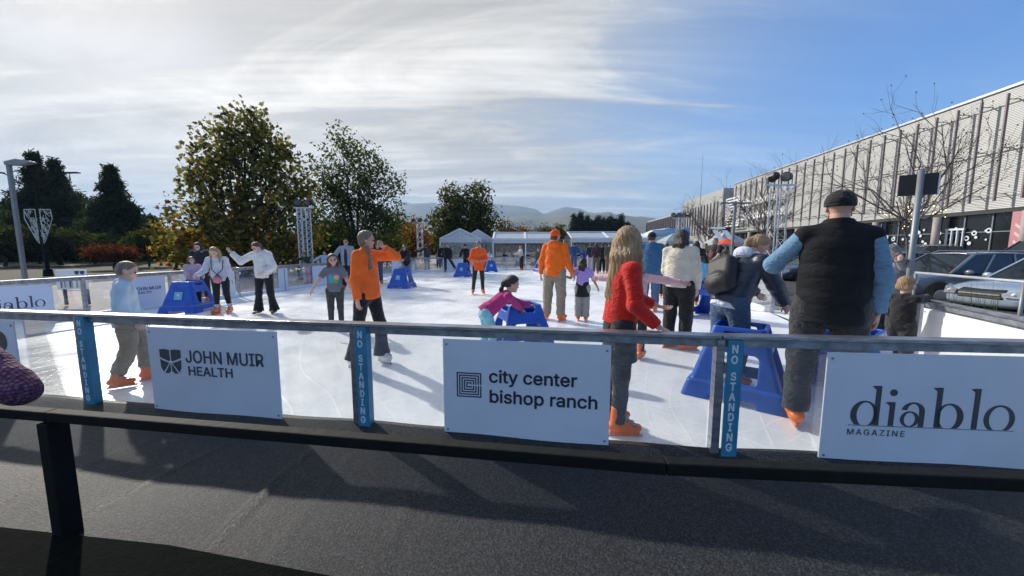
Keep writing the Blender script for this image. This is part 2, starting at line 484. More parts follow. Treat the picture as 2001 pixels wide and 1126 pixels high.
def m_carpet():
    m, nt, b = nodes('carpet')
    t = nt.nodes.new('ShaderNodeTexCoord')
    n = nt.nodes.new('ShaderNodeTexNoise'); nt.links.new(t.outputs['Object'], n.inputs[0]); n.inputs['Scale'].default_value = 70; n.inputs['Detail'].default_value = 4; n.inputs['Roughness'].default_value = 0.8
    v = nt.nodes.new('ShaderNodeTexVoronoi'); nt.links.new(t.outputs['Object'], v.inputs[0]); v.inputs['Scale'].default_value = 150
    sv = nt.nodes.new('ShaderNodeSeparateColor'); nt.links.new(v.outputs['Color'], sv.inputs[0])
    av = nt.nodes.new('ShaderNodeMath'); av.operation = 'MULTIPLY_ADD'; nt.links.new(sv.outputs[0], av.inputs[0]); av.inputs[1].default_value = .55; nt.links.new(n.outputs[0], av.inputs[2])
    big = nt.nodes.new('ShaderNodeTexNoise'); nt.links.new(t.outputs['Object'], big.inputs[0]); big.inputs['Scale'].default_value = 1.6; big.inputs['Detail'].default_value = 5
    cr = nt.nodes.new('ShaderNodeValToRGB'); nt.links.new(av.outputs[0], cr.inputs[0])
    cr.color_ramp.elements[0].position = 0.76; cr.color_ramp.elements[0].color = (0.005, 0.006, 0.007, 1)
    cr.color_ramp.elements[1].position = 1.0; cr.color_ramp.elements[1].color = (0.046, 0.052, 0.062, 1)
    # pale crumbs and lint caught in the pile
    v2 = nt.nodes.new('ShaderNodeTexVoronoi'); nt.links.new(t.outputs['Object'], v2.inputs[0]); v2.inputs['Scale'].default_value = 13
    cmr = nt.nodes.new('ShaderNodeMapRange'); nt.links.new(v2.outputs[0], cmr.inputs[0]); cmr.inputs[1].default_value = 0.05; cmr.inputs[2].default_value = 0.02
    gate = nt.nodes.new('ShaderNodeMapRange'); nt.links.new(big.outputs[0], gate.inputs[0]); gate.inputs[1].default_value = 0.50; gate.inputs[2].default_value = 0.56
    mu = nt.nodes.new('ShaderNodeMath'); mu.operation = 'MULTIPLY'; nt.links.new(cmr.outputs[0], mu.inputs[0]); nt.links.new(gate.outputs[0], mu.inputs[1])
    mx = nt.nodes.new('ShaderNodeMix'); mx.data_type = 'RGBA'; nt.links.new(mu.outputs[0], mx.inputs[0]); nt.links.new(cr.outputs[0], mx.inputs[6]); mx.inputs[7].default_value = (0.30, 0.30, 0.28, 1)
    nt.links.new(mx.outputs[2], b.inputs['Base Color'])
    rg = nt.nodes.new('ShaderNodeMapRange'); nt.links.new(big.outputs[0], rg.inputs[0]); rg.inputs[3].default_value = 0.40; rg.inputs[4].default_value = 0.60
    nt.links.new(rg.outputs[0], b.inputs['Roughness']); b.inputs['Specular IOR Level'].default_value = 0.35
    bp = nt.nodes.new('ShaderNodeBump'); bp.inputs['Strength'].default_value = 0.9; bp.inputs['Distance'].default_value = 0.012
    nt.links.new(n.outputs[0], bp.inputs['Height']); nt.links.new(bp.outputs[0], b.inputs['Normal'])
    return m
def m_glass(name, tint, refl=0.06, rough=0.03, alpha=0.93):
    m = bpy.data.materials.new(name); m.use_nodes = True; nt = m.node_tree; nt.nodes.clear()
    tr = nt.nodes.new('ShaderNodeBsdfTransparent'); tr.inputs[0].default_value = (*tint, 1)
    gl = nt.nodes.new('ShaderNodeBsdfGlossy'); gl.inputs['Roughness'].default_value = rough
    df = nt.nodes.new('ShaderNodeBsdfDiffuse'); df.inputs[0].default_value = (0.7, 0.75, 0.8, 1)
    t = nt.nodes.new('ShaderNodeTexCoord'); n = nt.nodes.new('ShaderNodeTexNoise'); nt.links.new(t.outputs['Object'], n.inputs[0]); n.inputs['Scale'].default_value = 4; n.inputs['Detail'].default_value = 8
    r = nt.nodes.new('ShaderNodeMapRange'); nt.links.new(n.outputs[0], r.inputs[0]); r.inputs[1].default_value = 0.4; r.inputs[2].default_value = 0.8; r.inputs[3].default_value = 0.02; r.inputs[4].default_value = 1 - alpha + 0.07
    mx = nt.nodes.new('ShaderNodeMixShader'); nt.links.new(r.outputs[0], mx.inputs[0]); nt.links.new(tr.outputs[0], mx.inputs[1]); nt.links.new(df.outputs[0], mx.inputs[2])
    lw = nt.nodes.new('ShaderNodeLayerWeight'); lw.inputs[0].default_value = 0.12
    ml = nt.nodes.new('ShaderNodeMath'); ml.operation = 'MULTIPLY_ADD'; nt.links.new(lw.outputs['Fresnel'], ml.inputs[0]); ml.inputs[1].default_value = 0.6; ml.inputs[2].default_value = refl
    ml.use_clamp = True
    m2 = nt.nodes.new('ShaderNodeMixShader'); nt.links.new(ml.outputs[0], m2.inputs[0]); nt.links.new(mx.outputs[0], m2.inputs[1]); nt.links.new(gl.outputs[0], m2.inputs[2])
    o = nt.nodes.new('ShaderNodeOutputMaterial'); nt.links.new(m2.outputs[0], o.inputs[0])
    return m
def m_facade():
    m, nt, b = nodes('ribbed metal')
    t = nt.nodes.new('ShaderNodeTexCoord')
    w = nt.nodes.new('ShaderNodeTexWave'); w.bands_direction = 'Z'; nt.links.new(t.outputs['Object'], w.inputs[0]); w.inputs['Scale'].default_value = 2.1
    n = nt.nodes.new('ShaderNodeTexNoise'); mp = nt.nodes.new('ShaderNodeMapping'); mp.inputs['Scale'].default_value = (0.25, 0.25, 0.06); nt.links.new(t.outputs['Object'], mp.inputs[0]); nt.links.new(mp.outputs[0], n.inputs[0]); n.inputs['Scale'].default_value = 2.5; n.inputs['Detail'].default_value = 5
    cr = nt.nodes.new('ShaderNodeMix'); cr.data_type = 'RGBA'; nt.links.new(n.outputs[0], cr.inputs[0]); cr.inputs[6].default_value = (0.36, 0.37, 0.37, 1); cr.inputs[7].default_value = (0.46, 0.47, 0.47, 1)
    nt.links.new(cr.outputs[2], b.inputs['Base Color']); b.inputs['Roughness'].default_value = 0.5; b.inputs['Metallic'].default_value = 0.15
    bp = nt.nodes.new('ShaderNodeBump'); bp.inputs['Strength'].default_value = 1.0; bp.inputs['Distance'].default_value = 0.018
    nt.links.new(w.outputs[0], bp.inputs['Height']); nt.links.new(bp.outputs[0], b.inputs['Normal'])
    return m
def m_leaf(name):
    m = bpy.data.materials.new(name); m.use_nodes = True; nt = m.node_tree; nt.nodes.clear()
    a = nt.nodes.new('ShaderNodeAttribute'); a.attribute_name = 'leafcol'
    df = nt.nodes.new('ShaderNodeBsdfDiffuse'); tl = nt.nodes.new('ShaderNodeBsdfTranslucent')
    nt.links.new(a.outputs['Color'], df.inputs[0])
    sc_ = nt.nodes.new('ShaderNodeVectorMath'); sc_.operation = 'MULTIPLY'; nt.links.new(a.outputs['Color'], sc_.inputs[0]); sc_.inputs[1].default_value = (1.5, 1.35, 0.7)
    nt.links.new(sc_.outputs[0], tl.inputs[0])
    mx = nt.nodes.new('ShaderNodeMixShader'); mx.inputs[0].default_value = 0.52; nt.links.new(df.outputs[0], mx.inputs[1]); nt.links.new(tl.outputs[0], mx.inputs[2])
    o = nt.nodes.new('ShaderNodeOutputMaterial'); nt.links.new(mx.outputs[0], o.inputs[0])
    return m
ICE = m_ice(); CARPET = m_carpet(); GLASS = m_glass('clear acrylic', (0.97, 0.985, 0.99), 0.085); VINYL = m_glass('clear vinyl', (0.80, 0.82, 0.84), 0.10, 0.15, 0.75)
FACADE = m_facade(); LEAF = m_leaf('leaf')
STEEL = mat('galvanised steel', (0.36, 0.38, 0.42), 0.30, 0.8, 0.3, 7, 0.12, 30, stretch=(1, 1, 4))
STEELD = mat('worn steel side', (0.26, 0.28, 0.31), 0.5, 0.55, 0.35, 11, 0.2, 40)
WHITEB = mat('white board', (0.64, 0.70, 0.80), 0.35, 0, 0.05, 2, .25, 1.6, detail=8)
WHITE = mat('white paint', (0.78, 0.79, 0.80), 0.5, 0, 0.05, 3)
TEAL = mat('teal vinyl', (0.035, 0.22, 0.36), 0.4, 0, 0.12, 8)
LETW = mat('white letters', (0.62, 0.70, 0.78), 0.5, 0, 0.03, 3)
INK = mat('dark ink', (0.025, 0.03, 0.05), 0.5, 0, 0.03, 3)
INKG = mat('grey ink', (0.06, 0.07, 0.085), 0.5, 0, 0.03, 3)
BLACKP = mat('black paint', (0.006, 0.007, 0.007), 0.75, 0, 0.3, 9, 0.25, 25, spec=.2)
BLUEP = mat('blue plastic', (0.006, 0.075, 0.42), 0.40, 0, 0.22, 9, 0.12, 45, coat=0.1, detail=8)
BLKPL = mat('black plastic', (0.015, 0.015, 0.017), 0.45, 0, 0.2, 8)
ALU = mat('aluminium', (0.55, 0.57, 0.60), 0.35, 0.7, 0.1, 8)
POLEM = mat('grey pole', (0.22, 0.24, 0.27), 0.5, 0.4, 0.12, 4)
FIN = mat('mauve fin', (0.20, 0.17, 0.185), 0.55, 0.2, 0.15, 1.5)
FINR = mat('grey strut', (0.28, 0.27, 0.28), 0.55, 0.3, 0.1, 2)
BARK = mat('bark', (0.055, 0.048, 0.042), 0.85, 0, 0.3, 6, 0.5, 20)
BARKL = mat('pale bark', (0.14, 0.12, 0.11), 0.85, 0, 0.3, 6, 0.5, 20)
TENT = mat('white tent fabric', (0.62, 0.66, 0.72), 0.6, 0, 0.06, 1.5, 0.1, 3)
TENTW = mat('white tent frame', (0.80, 0.82, 0.85), 0.4, 0.1, 0.04, 3)
CONC = mat('concrete', (0.24, 0.22, 0.20), 0.85, 0, 0.12, 1.2, 0.2, 20, detail=8)
ASPH = mat('asphalt', (0.05, 0.05, 0.052), 0.9, 0, 0.25, 1.5, 0.3, 60, detail=8)
DKGLASS = mat('dark glass', (0.012, 0.014, 0.016), 0.12, 0, 0.3, 0.4)
PINKW = mat('pink wall', (0.50, 0.22, 0.26), 0.7, 0, 0.08, 0.8)
PINKL = mat('pale pink chevron', (0.66, 0.50, 0.50), 0.7, 0, 0.04, 1)

# ------------------------------------------------------------------ ground
def sheet(name, pts, m, z, kind='structure'):
    mb = MB(); mb.add([(p[0], p[1], 0) for p in pts], [tuple(range(len(pts)))])
    o = mb.build(name, m); o.location.z = z; tag(o, kind=kind); return o
EARTH = mat('earth', (0.060, 0.056, 0.040), 0.95, 0, 0.35, 0.02, 0.4, 1.5, detail=10, col2=(0.10, 0.095, 0.065))
sheet('ground', [(-5400, -1900), (5400, -1900), (5400, 6100), (-5400, 6100)], EARTH, -0.06)

# fence lines (photo columns of the posts on the near fence, then the real points behind them)
A = unp(178, 788, 0.02); B = unp(702, 831, 0.02); C = unp(1392, 886, 0.02)
dAB = (B - A).normalized()
A0 = A - (B - A) * 1.0; Am1 = A0 - (B - A)
C2 = unp(2001, 915, 0.02); dC = (C2 - C).normalized(); D = C + dC * 3.0
NEAR = [A0, A, B, C, D]
RT = 0.90   # rail top
# left long side: rail-top points
Lp = [unp(0, 548, RT), unp(160, 540, RT), unp(330, 529, RT), unp(463, 520, RT), unp(553, 515.5, RT), unp(640, 511, RT), unp(745, 506.5, RT), unp(812, 503.5, RT)]
ldir = (unp(812, 503.5, RT) - unp(40, 546, RT)).normalized()
l0 = unp(160, 540, RT)
def lpt(px):
    """point of the left fence line seen in column px"""
    a = (px - CX) / FPX
    # solve l0 + t*ldir on ray; horizontal approx iterate on depth
    best = None
    lo_, hi_ = -8.0, 40.0
    for _ in range(60):
        mid = (lo_ + hi_) / 2; p = l0 + ldir * mid
        d = p.y * math.cos(PITCH) - (p.z - CAM_H) * math.sin(PITCH)
        if p.x / d < a: lo_ = mid
        else: hi_ = mid
    p = l0 + ldir * mid; return Vector((p.x, p.y, 0))
_a = A - (B - A) * 3; _d = (B - A).normalized()
_k = ((l0.x - _a.x) * ldir.y - (l0.y - _a.y) * ldir.x) / (_d.x * ldir.y - _d.y * ldir.x)
CORN = Vector((*(_a + _d * _k).xy, 0))
NEAR[0] = Vector((CORN.x, CORN.y, 0.02))
LEFT = [CORN, Vector((*(l0 + ldir * -1.6).xy, 0))] + [lpt(x) for x in (160, 330, 463, 553, 640, 700, 745, 785, 812)]
FARL = LEFT[-1]
FARR = onz(1335, 29.5)
FAR = [FARL + (FARR - FARL) * (i / 7) for i in range(8)]
RIGHT = [onz(1345, 29.5), unp(1352, 516, RT), unp(1374, 519.0, RT), unp(1412, 523.5, RT), unp(1465, 530, RT), unp(1514, 536, RT)]
RIGHT = [Vector((p.x, p.y, 0)) for p in RIGHT]
RA = unp(1812, 585, RT); RB = unp(2001, 621, RT)
RA.z = RB.z = 0
RB2 = RA + (RB - RA).normalized() * 2.6
for p in NEAR: p.z = 0.02
ice_pts = [NEAR[0], NEAR[1], NEAR[2], NEAR[3], D, RB2, RA + Vector((0.5, 0.5, 0)), RIGHT[-1] + Vector((1.0, .2, 0)), RIGHT[-1] + Vector((.1, .4, 0)), RIGHT[-3] + Vector((.1, 0, 0)), RIGHT[0] + Vector((0, 0.3, 0)), FARL + Vector((-.2, .3, 0)), LEFT[2] + Vector((-.1, 0, 0)), LEFT[1] + Vector((-.1, 0, 0))]
sheet('rink_ice', ice_pts, ICE, 0.0)
# plaza paving left and around, asphalt parking right
PAVE = mat('paving', (0.30, 0.27, 0.235), 0.85, 0, 0.14, 1.3, 0.2, 15, detail=8)
sheet('plaza_paving', [(-30, -6), (14, -6), (14, 60), (-12, 60), (-16, 34), (-19.5, 12), (-30, 8)], PAVE, -0.03)
sheet('parking_asphalt', [(6.6, 4.6), (46, -12), (58, 120), (20, 120), (9.0, 34)], ASPH, -0.02)
sheet('lawn', [(-60, 8.2), (-30, 8.05), (-19.6, 12.1), (-16.1, 34), (-12.1, 60), (-40, 90), (-90, 90)], mat('dry lawn', (0.032, 0.034, 0.016), 0.95, 0, 0.4, 1.5, 0.6, 30, detail=8), -0.035)

# carpet in front of the rink, gently rumpled, with two long creases
nx, ny = 420, 150
X = np.linspace(-9, 7.5, nx); T = np.linspace(0, 1, ny)
def fence_y(x):
    xs = [p.x for p in NEAR]; ys = [p.y for p in NEAR]
    return np.interp(x, xs, ys)
V = []
for j in range(ny):
    y = -1.6 + (fence_y(X) + 0.035 + 1.6) * T[j]
    z = 0.006 * np.sin(X * 2.1 + y * 1.3) + 0.004 * np.sin(X * 5.3 - y * 3.9 + 1)
    for (ax_, ay_, bx_, by_, hgt, wd) in ((-1.35, 3.0, -1.75, 0.6, 0.030, 0.016), (-1.05, 2.95, -1.35, 0.5, 0.024, 0.014), (-2.0, 3.0, -2.9, 0.7, 0.016, 0.02), (-.4, 2.8, -.9, 0.4, 0.010, 0.02), (-2.6, 3.1, -3.6, 0.6, 0.010, 0.03), (-3.3, 3.3, -4.6, 0.9, 0.009, 0.03), (-4.2, 3.3, -5.6, 1.2, 0.009, 0.04)):
        d = np.array((bx_ - ax_, by_ - ay_)); L = np.hypot(*d); d = d / L
        # creases run from the fence down to the lower left
        sx = X - ax_; sy = y - ay_
        tt = sx * d[0] + sy * d[1]; nn = sx * -d[1] + sy * d[0] + 0.05 * np.sin(tt * 3)
        z = z + hgt * np.exp(-(nn / wd) ** 2) * np.clip(tt * 0.9, 0, 1) * np.clip((L - tt) * 2, 0, 1)
    edge = np.clip((T[j] - 0.955) / 0.03, 0, 1)
    z = z + 0.035 * edge + 0.012
    V.append(np.stack([X, y, z], 1))
V = np.concatenate(V)
ii, jj = np.meshgrid(np.arange(nx - 1), np.arange(ny - 1)); q = (jj * nx + ii).ravel()
F = np.stack([q, q + 1, q + nx + 1, q + nx], 1)
o = link('walkway_carpet', mesh_np('carpet', V, F, True), CARPET); tag(o, kind='structure')

# ------------------------------------------------------------------ rink fences
def fence(name, pts, label, zb=0.0, signs=None, posts=None, low=True, glass=True):
    root = empty(name, (pts[0].x, pts[0].y, 0), 0, label, 'fence')
    o = Vector((pts[0].x, pts[0].y, 0))
    n = len(pts)
    for i in range(n - 1):
        a = pts[i] - o; b = pts[i + 1] - o; a.z = b.z = 0
        d = (b - a).normalized(); e = d * 0.002
        up = Vector((0, 0, 1))
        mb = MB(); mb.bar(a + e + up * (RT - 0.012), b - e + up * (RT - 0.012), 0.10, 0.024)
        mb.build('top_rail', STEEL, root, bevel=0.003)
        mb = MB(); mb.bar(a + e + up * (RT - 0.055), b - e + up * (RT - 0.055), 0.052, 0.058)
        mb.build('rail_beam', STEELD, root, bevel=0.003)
        if low:
            mb = MB(); mb.bar(a + e + up * 0.055, b - e + up * 0.055, 0.07, 0.10)
            mb.build('kick_board', WHITE, root, bevel=0.003)
        if glass:
            mb = MB(); mb.bar(a + d * 0.05 + up * 0.44, b - d * 0.05 + up * 0.44, 0.006, 0.76)
            mb.build('pane', GLASS, root)
    for i in range(n):
        if posts is not None and i not in posts: continue
        p = pts[i] - o; p.z = 0
        d = (pts[min(i + 1, n - 1)] - pts[max(i - 1, 0)]).normalized()
        mb = MB(); mb.bar(p + Vector((0, 0, 0.0)), p + Vector((0, 0, RT - 0.028)), 0.055, 0.075, up=(d.y, -d.x, 0))
        mb.build('post', STEEL, root, bevel=0.004)
    return root
fence('rink_fence', NEAR, 'steel railed clear panel rink fence crossing the foreground behind the black handrail', low=False)
fence('rink_fence', LEFT, 'steel railed clear fence along the left side of the ice before the golden tree')
fence('rink_fence', FAR, 'low far end fence of the ice in front of the white tents')
fence('rink_fence', RIGHT, 'right side rink fence behind the woman in the cream fleece')
fence('rink_fence', [RA, RB2], 'short fence section with a plain white panel beside the blond toddler')

# NO STANDING signs on posts of the near fence
def standing(p, d, label):
    n = Vector((d.y, -d.x, 0))
    root = MB().box((0.035, -0.062, 0.02), (0.122, -0.044, RT - 0.03)).box((0.122, -0.062, 0.03), (0.134, 0.01, RT - 0.03)).build('no_standing_sign', TEAL, None, (p.x, p.y, 0), math.atan2(d.y, d.x), bevel=0.002)
    tag(root, label, 'sign', 'blue vertical warning strips on the near fence posts')
    z = RT - 0.115
    for ch in 'NO STANDING':
        if ch != ' ':
            t = text(ch, 0.085, LETW, root, (0.0785, -0.0632, z), align='CENTER', offset=0.0018, height=0.055)
        z -= 0.0735 if ch != ' ' else 0.045
    return root
standing(A, dAB, 'narrow blue NO STANDING strip nearest the boy in khaki trousers')
standing(B, dAB, 'narrow blue NO STANDING strip in front of the woman in the orange sweatshirt')
standing(C, dC, 'narrow blue NO STANDING strip in front of the large blue skating aid')

# ------------------------------------------------------------------ advert boards
def board(p0, p1, z0, z1, label, off=0.035, th=0.012, m=None, group='white advert boards on the rink fences'):
    d = (p1 - p0); L = Vector((d.x, d.y)).length; dn = d.normalized()
    n = Vector((dn.y, -dn.x, 0))
    q = p0 + n * off
    o = MB().box((0, -th / 2, z0), (L, th / 2, z1)).build('advert_board', m or WHITEB, None, (q.x, q.y, 0), math.atan2(dn.y, dn.x), bevel=0.002)
    tag(o, label, 'sign', group)
    for x in (.03, L - .03):
        for z in (z0 + .04, z1 - .04): MB().tube([(x, -th / 2 - .0002, z), (x, -th / 2 - .004, z)], .009, 8).build('screw', STEELD, o)
    return o, L
def on_line(a, b, px):
    """point of the line a-b seen in photo column px"""
    lo_, hi_ = -2.0, 3.0
    r = (px - CX) / FPX
    for _ in range(60):
        t = (lo_ + hi_) / 2; p = a + (b - a) * t
        d = p.y * math.cos(PITCH) - (0.45 - CAM_H) * math.sin(PITCH)
        if p.x / d < r: lo_ = t
        else: hi_ = t
    return Vector((p.x, p.y, 0))
def ring_poly(cx, cz, rx, rz, ix, iz, clip=0.0, n=36, a0=0, a1=2 * PI, shift=0.0):
    """strips of a contrast ring, clipped at the baseline"""
    out = []
    for i in range(n):
        t0 = a0 + (a1 - a0) * i / n; t1 = a0 + (a1 - a0) * (i + 1) / n
        q = [(cx + rx * math.cos(t0), cz + rz * math.sin(t0)), (cx + rx * math.cos(t1), cz + rz * math.sin(t1)),
             (cx + shift + ix * math.cos(t1), cz + iz * math.sin(t1)), (cx + shift + ix * math.cos(t0), cz + iz * math.sin(t0))]
        q = [(x, max(z, clip)) for x, z in q]
        if max(z for x, z in q) > clip + 1e-4: out.append(q)
    return out
def diablo(parent, x0, z0, s, y=-0.0072):
    """serif word mark drawn from strokes: baseline z0, x-height s"""
    P = []
    def stem(x, h, w=0.20, ser=True):
        P.append([(x, 0), (x + w, 0), (x + w, h), (x, h)])
        if ser: P.append([(x - 0.16, h - 0.02), (x, h - 0.16), (x, h)])
    x = 0
    P += ring_poly(x + .50, .44, .50, .56, .31, .49, shift=0.04)   # d bowl
    stem(x + .86, 1.62); x += 1.30
    stem(x + .10, .98); P.append([(x + .20 + .14 * math.cos(t), 1.36 + .14 * math.sin(t)) for t in np.linspace(0, 2 * PI, 17)[:-1]]); x += .52
    P += ring_poly(x + .34, .30, .34, .33, .20, .27)                # a
    P += ring_poly(x + .44, .62, .42, .38, .22, .31, a0=0, a1=PI * 0.95)
    P.append([(x + .66, 0), (x + .86, 0), (x + .86, .66), (x + .66, .66)]); x += 1.12
    stem(x + .10, 1.62); P += ring_poly(x + .62, .44, .50, .56, .31, .49, shift=-0.04); x += 1.32
    stem(x + .10, 1.62); x += .50
    P += ring_poly(x + .54, .44, .54, .56, .35, .49); x += 1.1
    mb = MB()
    for p in P:
        mb.prism([(x0 + a * s, z0 + b * s) for a, b in p], y, y - 0.0006)
    mb.build('lettering', INKG, parent)
    MB().prism([(x0 - 0.05 * s, z0 - 0.035 * s), (x0 + x * s, z0 - 0.035 * s), (x0 + x * s, z0 - 0.012 * s), (x0 - 0.05 * s, z0 - 0.012 * s)], y, y - 0.0006).build('rule', INKG, parent)
    text('MAGAZINE', s * 0.36, INKG, parent, (x0 - 0.08 * s, y - 0.001, z0 - 0.42 * s), width=s * 2.1, spacing=1.25, height=0.24 * s)
    return x * s
def muir(parent, x0, z0, s, part=False):
    """four petal emblem and two lines, s = emblem side"""
    y = -0.0072; mb = MB()
    def shp(pts): mb.prism([(x0 + a * s, z0 + b * s) for a, b in pts], y, y - 0.0006)
    g = .025
    def arc(cx, cz, r, a0, a1, n=8): return [(cx + r * math.cos(t), cz + r * math.sin(t)) for t in np.linspace(rad(a0), rad(a1), n)]
    for mx_ in (0, 1):
        f = (lambda p: [(1 - a, b) for a, b in p][::-1]) if mx_ else (lambda p: p)
        shp(f([(0.0, .98), (.0, .66), (.42, .50), (.47, .56), (.47, .96), (.30, 1.0)][::-1]))
        shp(f([(.0, .58), (.02, .25), (.12, .05), (.40, .40), (.40, .44), (.2, .50)]))
        shp(f([(.18, .0), (.35, .0), (.47, .10), (.47, .42)]))
    mb.build('emblem', INKG, parent)
    text('JOHN MUIR', s, INKG, parent, (x0 + s * 1.2, y - 0.001, z0 + s * 0.50), offset=s * 0.006, width=s * 3.5, height=s * .5)
    text('HEALTH', s, INKG, parent, (x0 + s * 1.27, y - 0.001, z0 - s * 0.02), offset=s * 0.006, width=s * 2.0, height=s * .36)
def maze(parent, x0, z0, s):
    y = -0.0072; mb = MB(); n = 5; w = s / 20
    for i in range(n):
        a = i * s / 10.2; b = s - a
        c = s * .5
        g = 0.0 if i == 4 else w * 0.9
        for (xa, za, xb, zb) in ((a, a, a + w, b), (a + w, b - w, b, b), (a + w, a, b, a + w), (b - w, a + w, b, c - g * .55 - (0.03 * s if i == 4 else 0)), (b - w, c + g * .55 + (0.03 * s if i == 4 else 0), b, b - w)):
            mb.prism([(x0 + xa, z0 + za), (x0 + xb, z0 + za), (x0 + xb, z0 + zb), (x0 + xa, z0 + zb)], y, y - 0.0006)
    mb.build('emblem', INK, parent)
HZ = RT - 0.10
# near fence boards
p0 = on_line(A, B, 303); p1 = on_line(A, B, 552)
o, L = board(p0, p1, 0.03, HZ, 'white board with four petal emblem and JOHN MUIR HEALTH on the near fence')
muir(o, L * .09, 0.385, L * .170)
p0 = on_line(B, C, 870); p1 = on_line(B, C, 1191)
o, L = board(p0, p1, 0.03, HZ, 'white board with square maze emblem and city center bishop ranch lettering')
maze(o, L * .085, 0.345, L * .155)
text('city center', 0.2, INK, o, (L * .285, -0.0075, 0.475), offset=0.0022, width=L * .52, height=0.125)
text('bishop ranch', 0.2, INK, o, (L * .285, -0.0075, 0.315), offset=0.0022, width=L * .635, height=0.125)
p0 = on_line(C, D, 1601)
o, L = board(p0, p0 + dC * 1.55, 0.03, HZ, 'white board with large grey serif diablo magazine lettering at the right of the near fence')
diablo(o, 0.175, 0.30, 0.172)
p1 = on_line(NEAR[0], A, 47)
o, L = board(p1 - dAB * 1.25, p1, 0.03, HZ, 'white board with rounded grey marks left of the NO STANDING strip by the boy')
mb = MB()
for cx_, cz_, rx_, rz_ in ((L - .19, .60, .085, .10),):
    mb.prism([(cx_ + rx_ * math.cos(t), cz_ + rz_ * math.sin(t)) for t in np.linspace(0, 2 * PI, 21)[:-1]], -0.0072, -0.0078)
mb.prism([(L - .155, .46), (L - .145, .30), (L - .055, .30), (L - .06, .37), (L - .09, .44), (L - .13, .48)][::-1], -0.0072, -0.0078)
mb.build('emblem', INKG, o)
# boards on the far side of the ice (left fence)
def lb(x0, x1, label, z1=HZ - .01, z0=0.10):
    return board(lpt(x0), lpt(x1), z0, z1, label, off=0.03)
o, L = lb(-60, 97, 'pale blue board with grey serif diablo lettering at the far left'); diablo(o, L * .08, 0.36, L * .8 / 5.86)
o, L = lb(228, 318, 'white board with JOHN MUIR HEALTH lettering on the left fence behind the boy'); muir(o, L * .09, 0.40, L * .17)
o, L = lb(428, 455, 'small white board on the left fence behind the pink bag')
o, L = lb(541, 559, 'small white board on the left fence right of the woman in the white hoodie')
o, L = lb(608, 668, 'white board with dark letters A T behind the girl in the grey t-shirt'); text('A', 0.4, INK, o, (L * .30, -0.008, 0.45), offset=0.006); text('T', 0.4, INK, o, (L * .62, -0.008, 0.45), offset=0.006)
o, L = lb(764, 778, 'white board on the left fence left of the woman in black'); 
o, L = lb(790, 801, 'white board on the left fence right of the woman in black'); text('M', 0.4, INKG, o, (L * .35, -0.008, 0.35))
o, L = board(FARL + (FARR - FARL) * .08, FARL + (FARR - FARL) * .16, .1, HZ, 'white board on the far fence behind the bending man in black')
# plain white panel right
o, L = board(RA + (RB2 - RA).normalized() * .03, RB2, 0.04, HZ, 'plain white panel on the short fence beside the blond toddler', off=0.03, m=mat('white panel', (0.80, 0.82, 0.82), 0.35, 0, 0.03, 2))

# ------------------------------------------------------------------ black handrail in the foreground
hb = unp(128, 1045, 0.0)
HRZ = 0.70
q1 = unp(640, 850, HRZ); q2 = unp(1300, 896, HRZ)
q0 = unp(100, 800, HRZ)
q3 = unp(2001, 926, HRZ)
d12 = (q2 - q1).normalized()
root = empty('handrail', (q0.x, q0.y, 0), 0, 'low matt black handrail with a square post between camera and rink', 'handrail')
o_ = Vector((q0.x, q0.y, 0))
segs = [q0 - (q2 - q0).normalized() * 3.0, q0, q2, q3 + (q3 - q2).normalized() * 0.8]
for i in range(3):
    MB().bar(segs[i] - o_ - Vector((0, 0, .03)), segs[i + 1] - o_ - Vector((0, 0, .03)), 0.055, 0.05).build('top_rail', BLACKP, root, bevel=0.006)
dd = (q1 - q0).normalized()
MB().bar(Vector((-0.0, 0, 0)), Vector((0, 0, HRZ - .06)), 0.085, 0.07, up=(dd.x, dd.y, 0)).build('post', BLACKP, root, bevel=0.006)
PL = mat('black kerb mat', (0.004, 0.005, 0.005), 0.95, 0, 0.4, 30, 0.5, 80, spec=.05)
m1 = unp(0, 1030, .05); m2 = unp(330, 1065, .05); m3 = unp(640, 1124, .05); m4 = m3 + (m3 - m2).normalized() * 2.5
mb = MB()
line = [m1 + (m1 - m2).normalized() * 1.5, m1, m2, m3, m4]
vs = []
for p in line:
    vs += [(p.x, p.y, .008), (p.x, p.y, .05), (p.x - .25, p.y - 1.1, .05)]
fs = []
for i in range(len(line) - 1):
    a = i * 3; b = a + 3
    fs += [(a, a + 1, b + 1, b), (a + 1, a + 2, b + 2, b + 1)]
mb.add(vs, fs); o = mb.build('kerb_platform', PL); tag(o, kind='structure')
# ------------------------------------------------------------------ hills
def ridge(name, dist, prof, base, m, depth=900, seed=0, label=None):
    """prof: list of (photo x, photo y) of the skyline at that distance; a real hill body with its back slope"""
    r = np.random.default_rng(seed)
    xs = np.linspace(prof[0][0], prof[-1][0], 160)
    ys = np.interp(xs, [p[0] for p in prof], [p[1] for p in prof])
    n = len(xs); V = []
    rows = 14
    bumps = r.normal(0, 1, (rows + 6, n // 4 + 2))
    for j in range(rows):
        t = j / (rows - 1)
        for i in range(n):
            top = at(xs[i], ys[i], dist)
            f = math.sin(t * PI / 2) ** 0.9
            bx = np.interp(i / 4, range(n // 4 + 2), bumps[j])
            z = base + (top.z - base) * f * (1 + (0.05 * bx if 0 < j < rows - 1 else 0))
            yy = dist - depth * (1 - t) + (25 * bx if 0 < j < rows - 1 else 0)
            V.append((top.x * (yy / dist), yy, z))
    for i in range(n):
        top = at(xs[i], ys[i], dist); V.append((top.x * 1.2, dist + depth, base))
    F = []
    for j in range(rows):
        for i in range(n - 1):
            a = j * n + i; F.append((a, a + 1, a + n + 1, a + n))
    o = link(name, mesh_np(name, V, F, True), m); tag(o, kind='structure'); return o
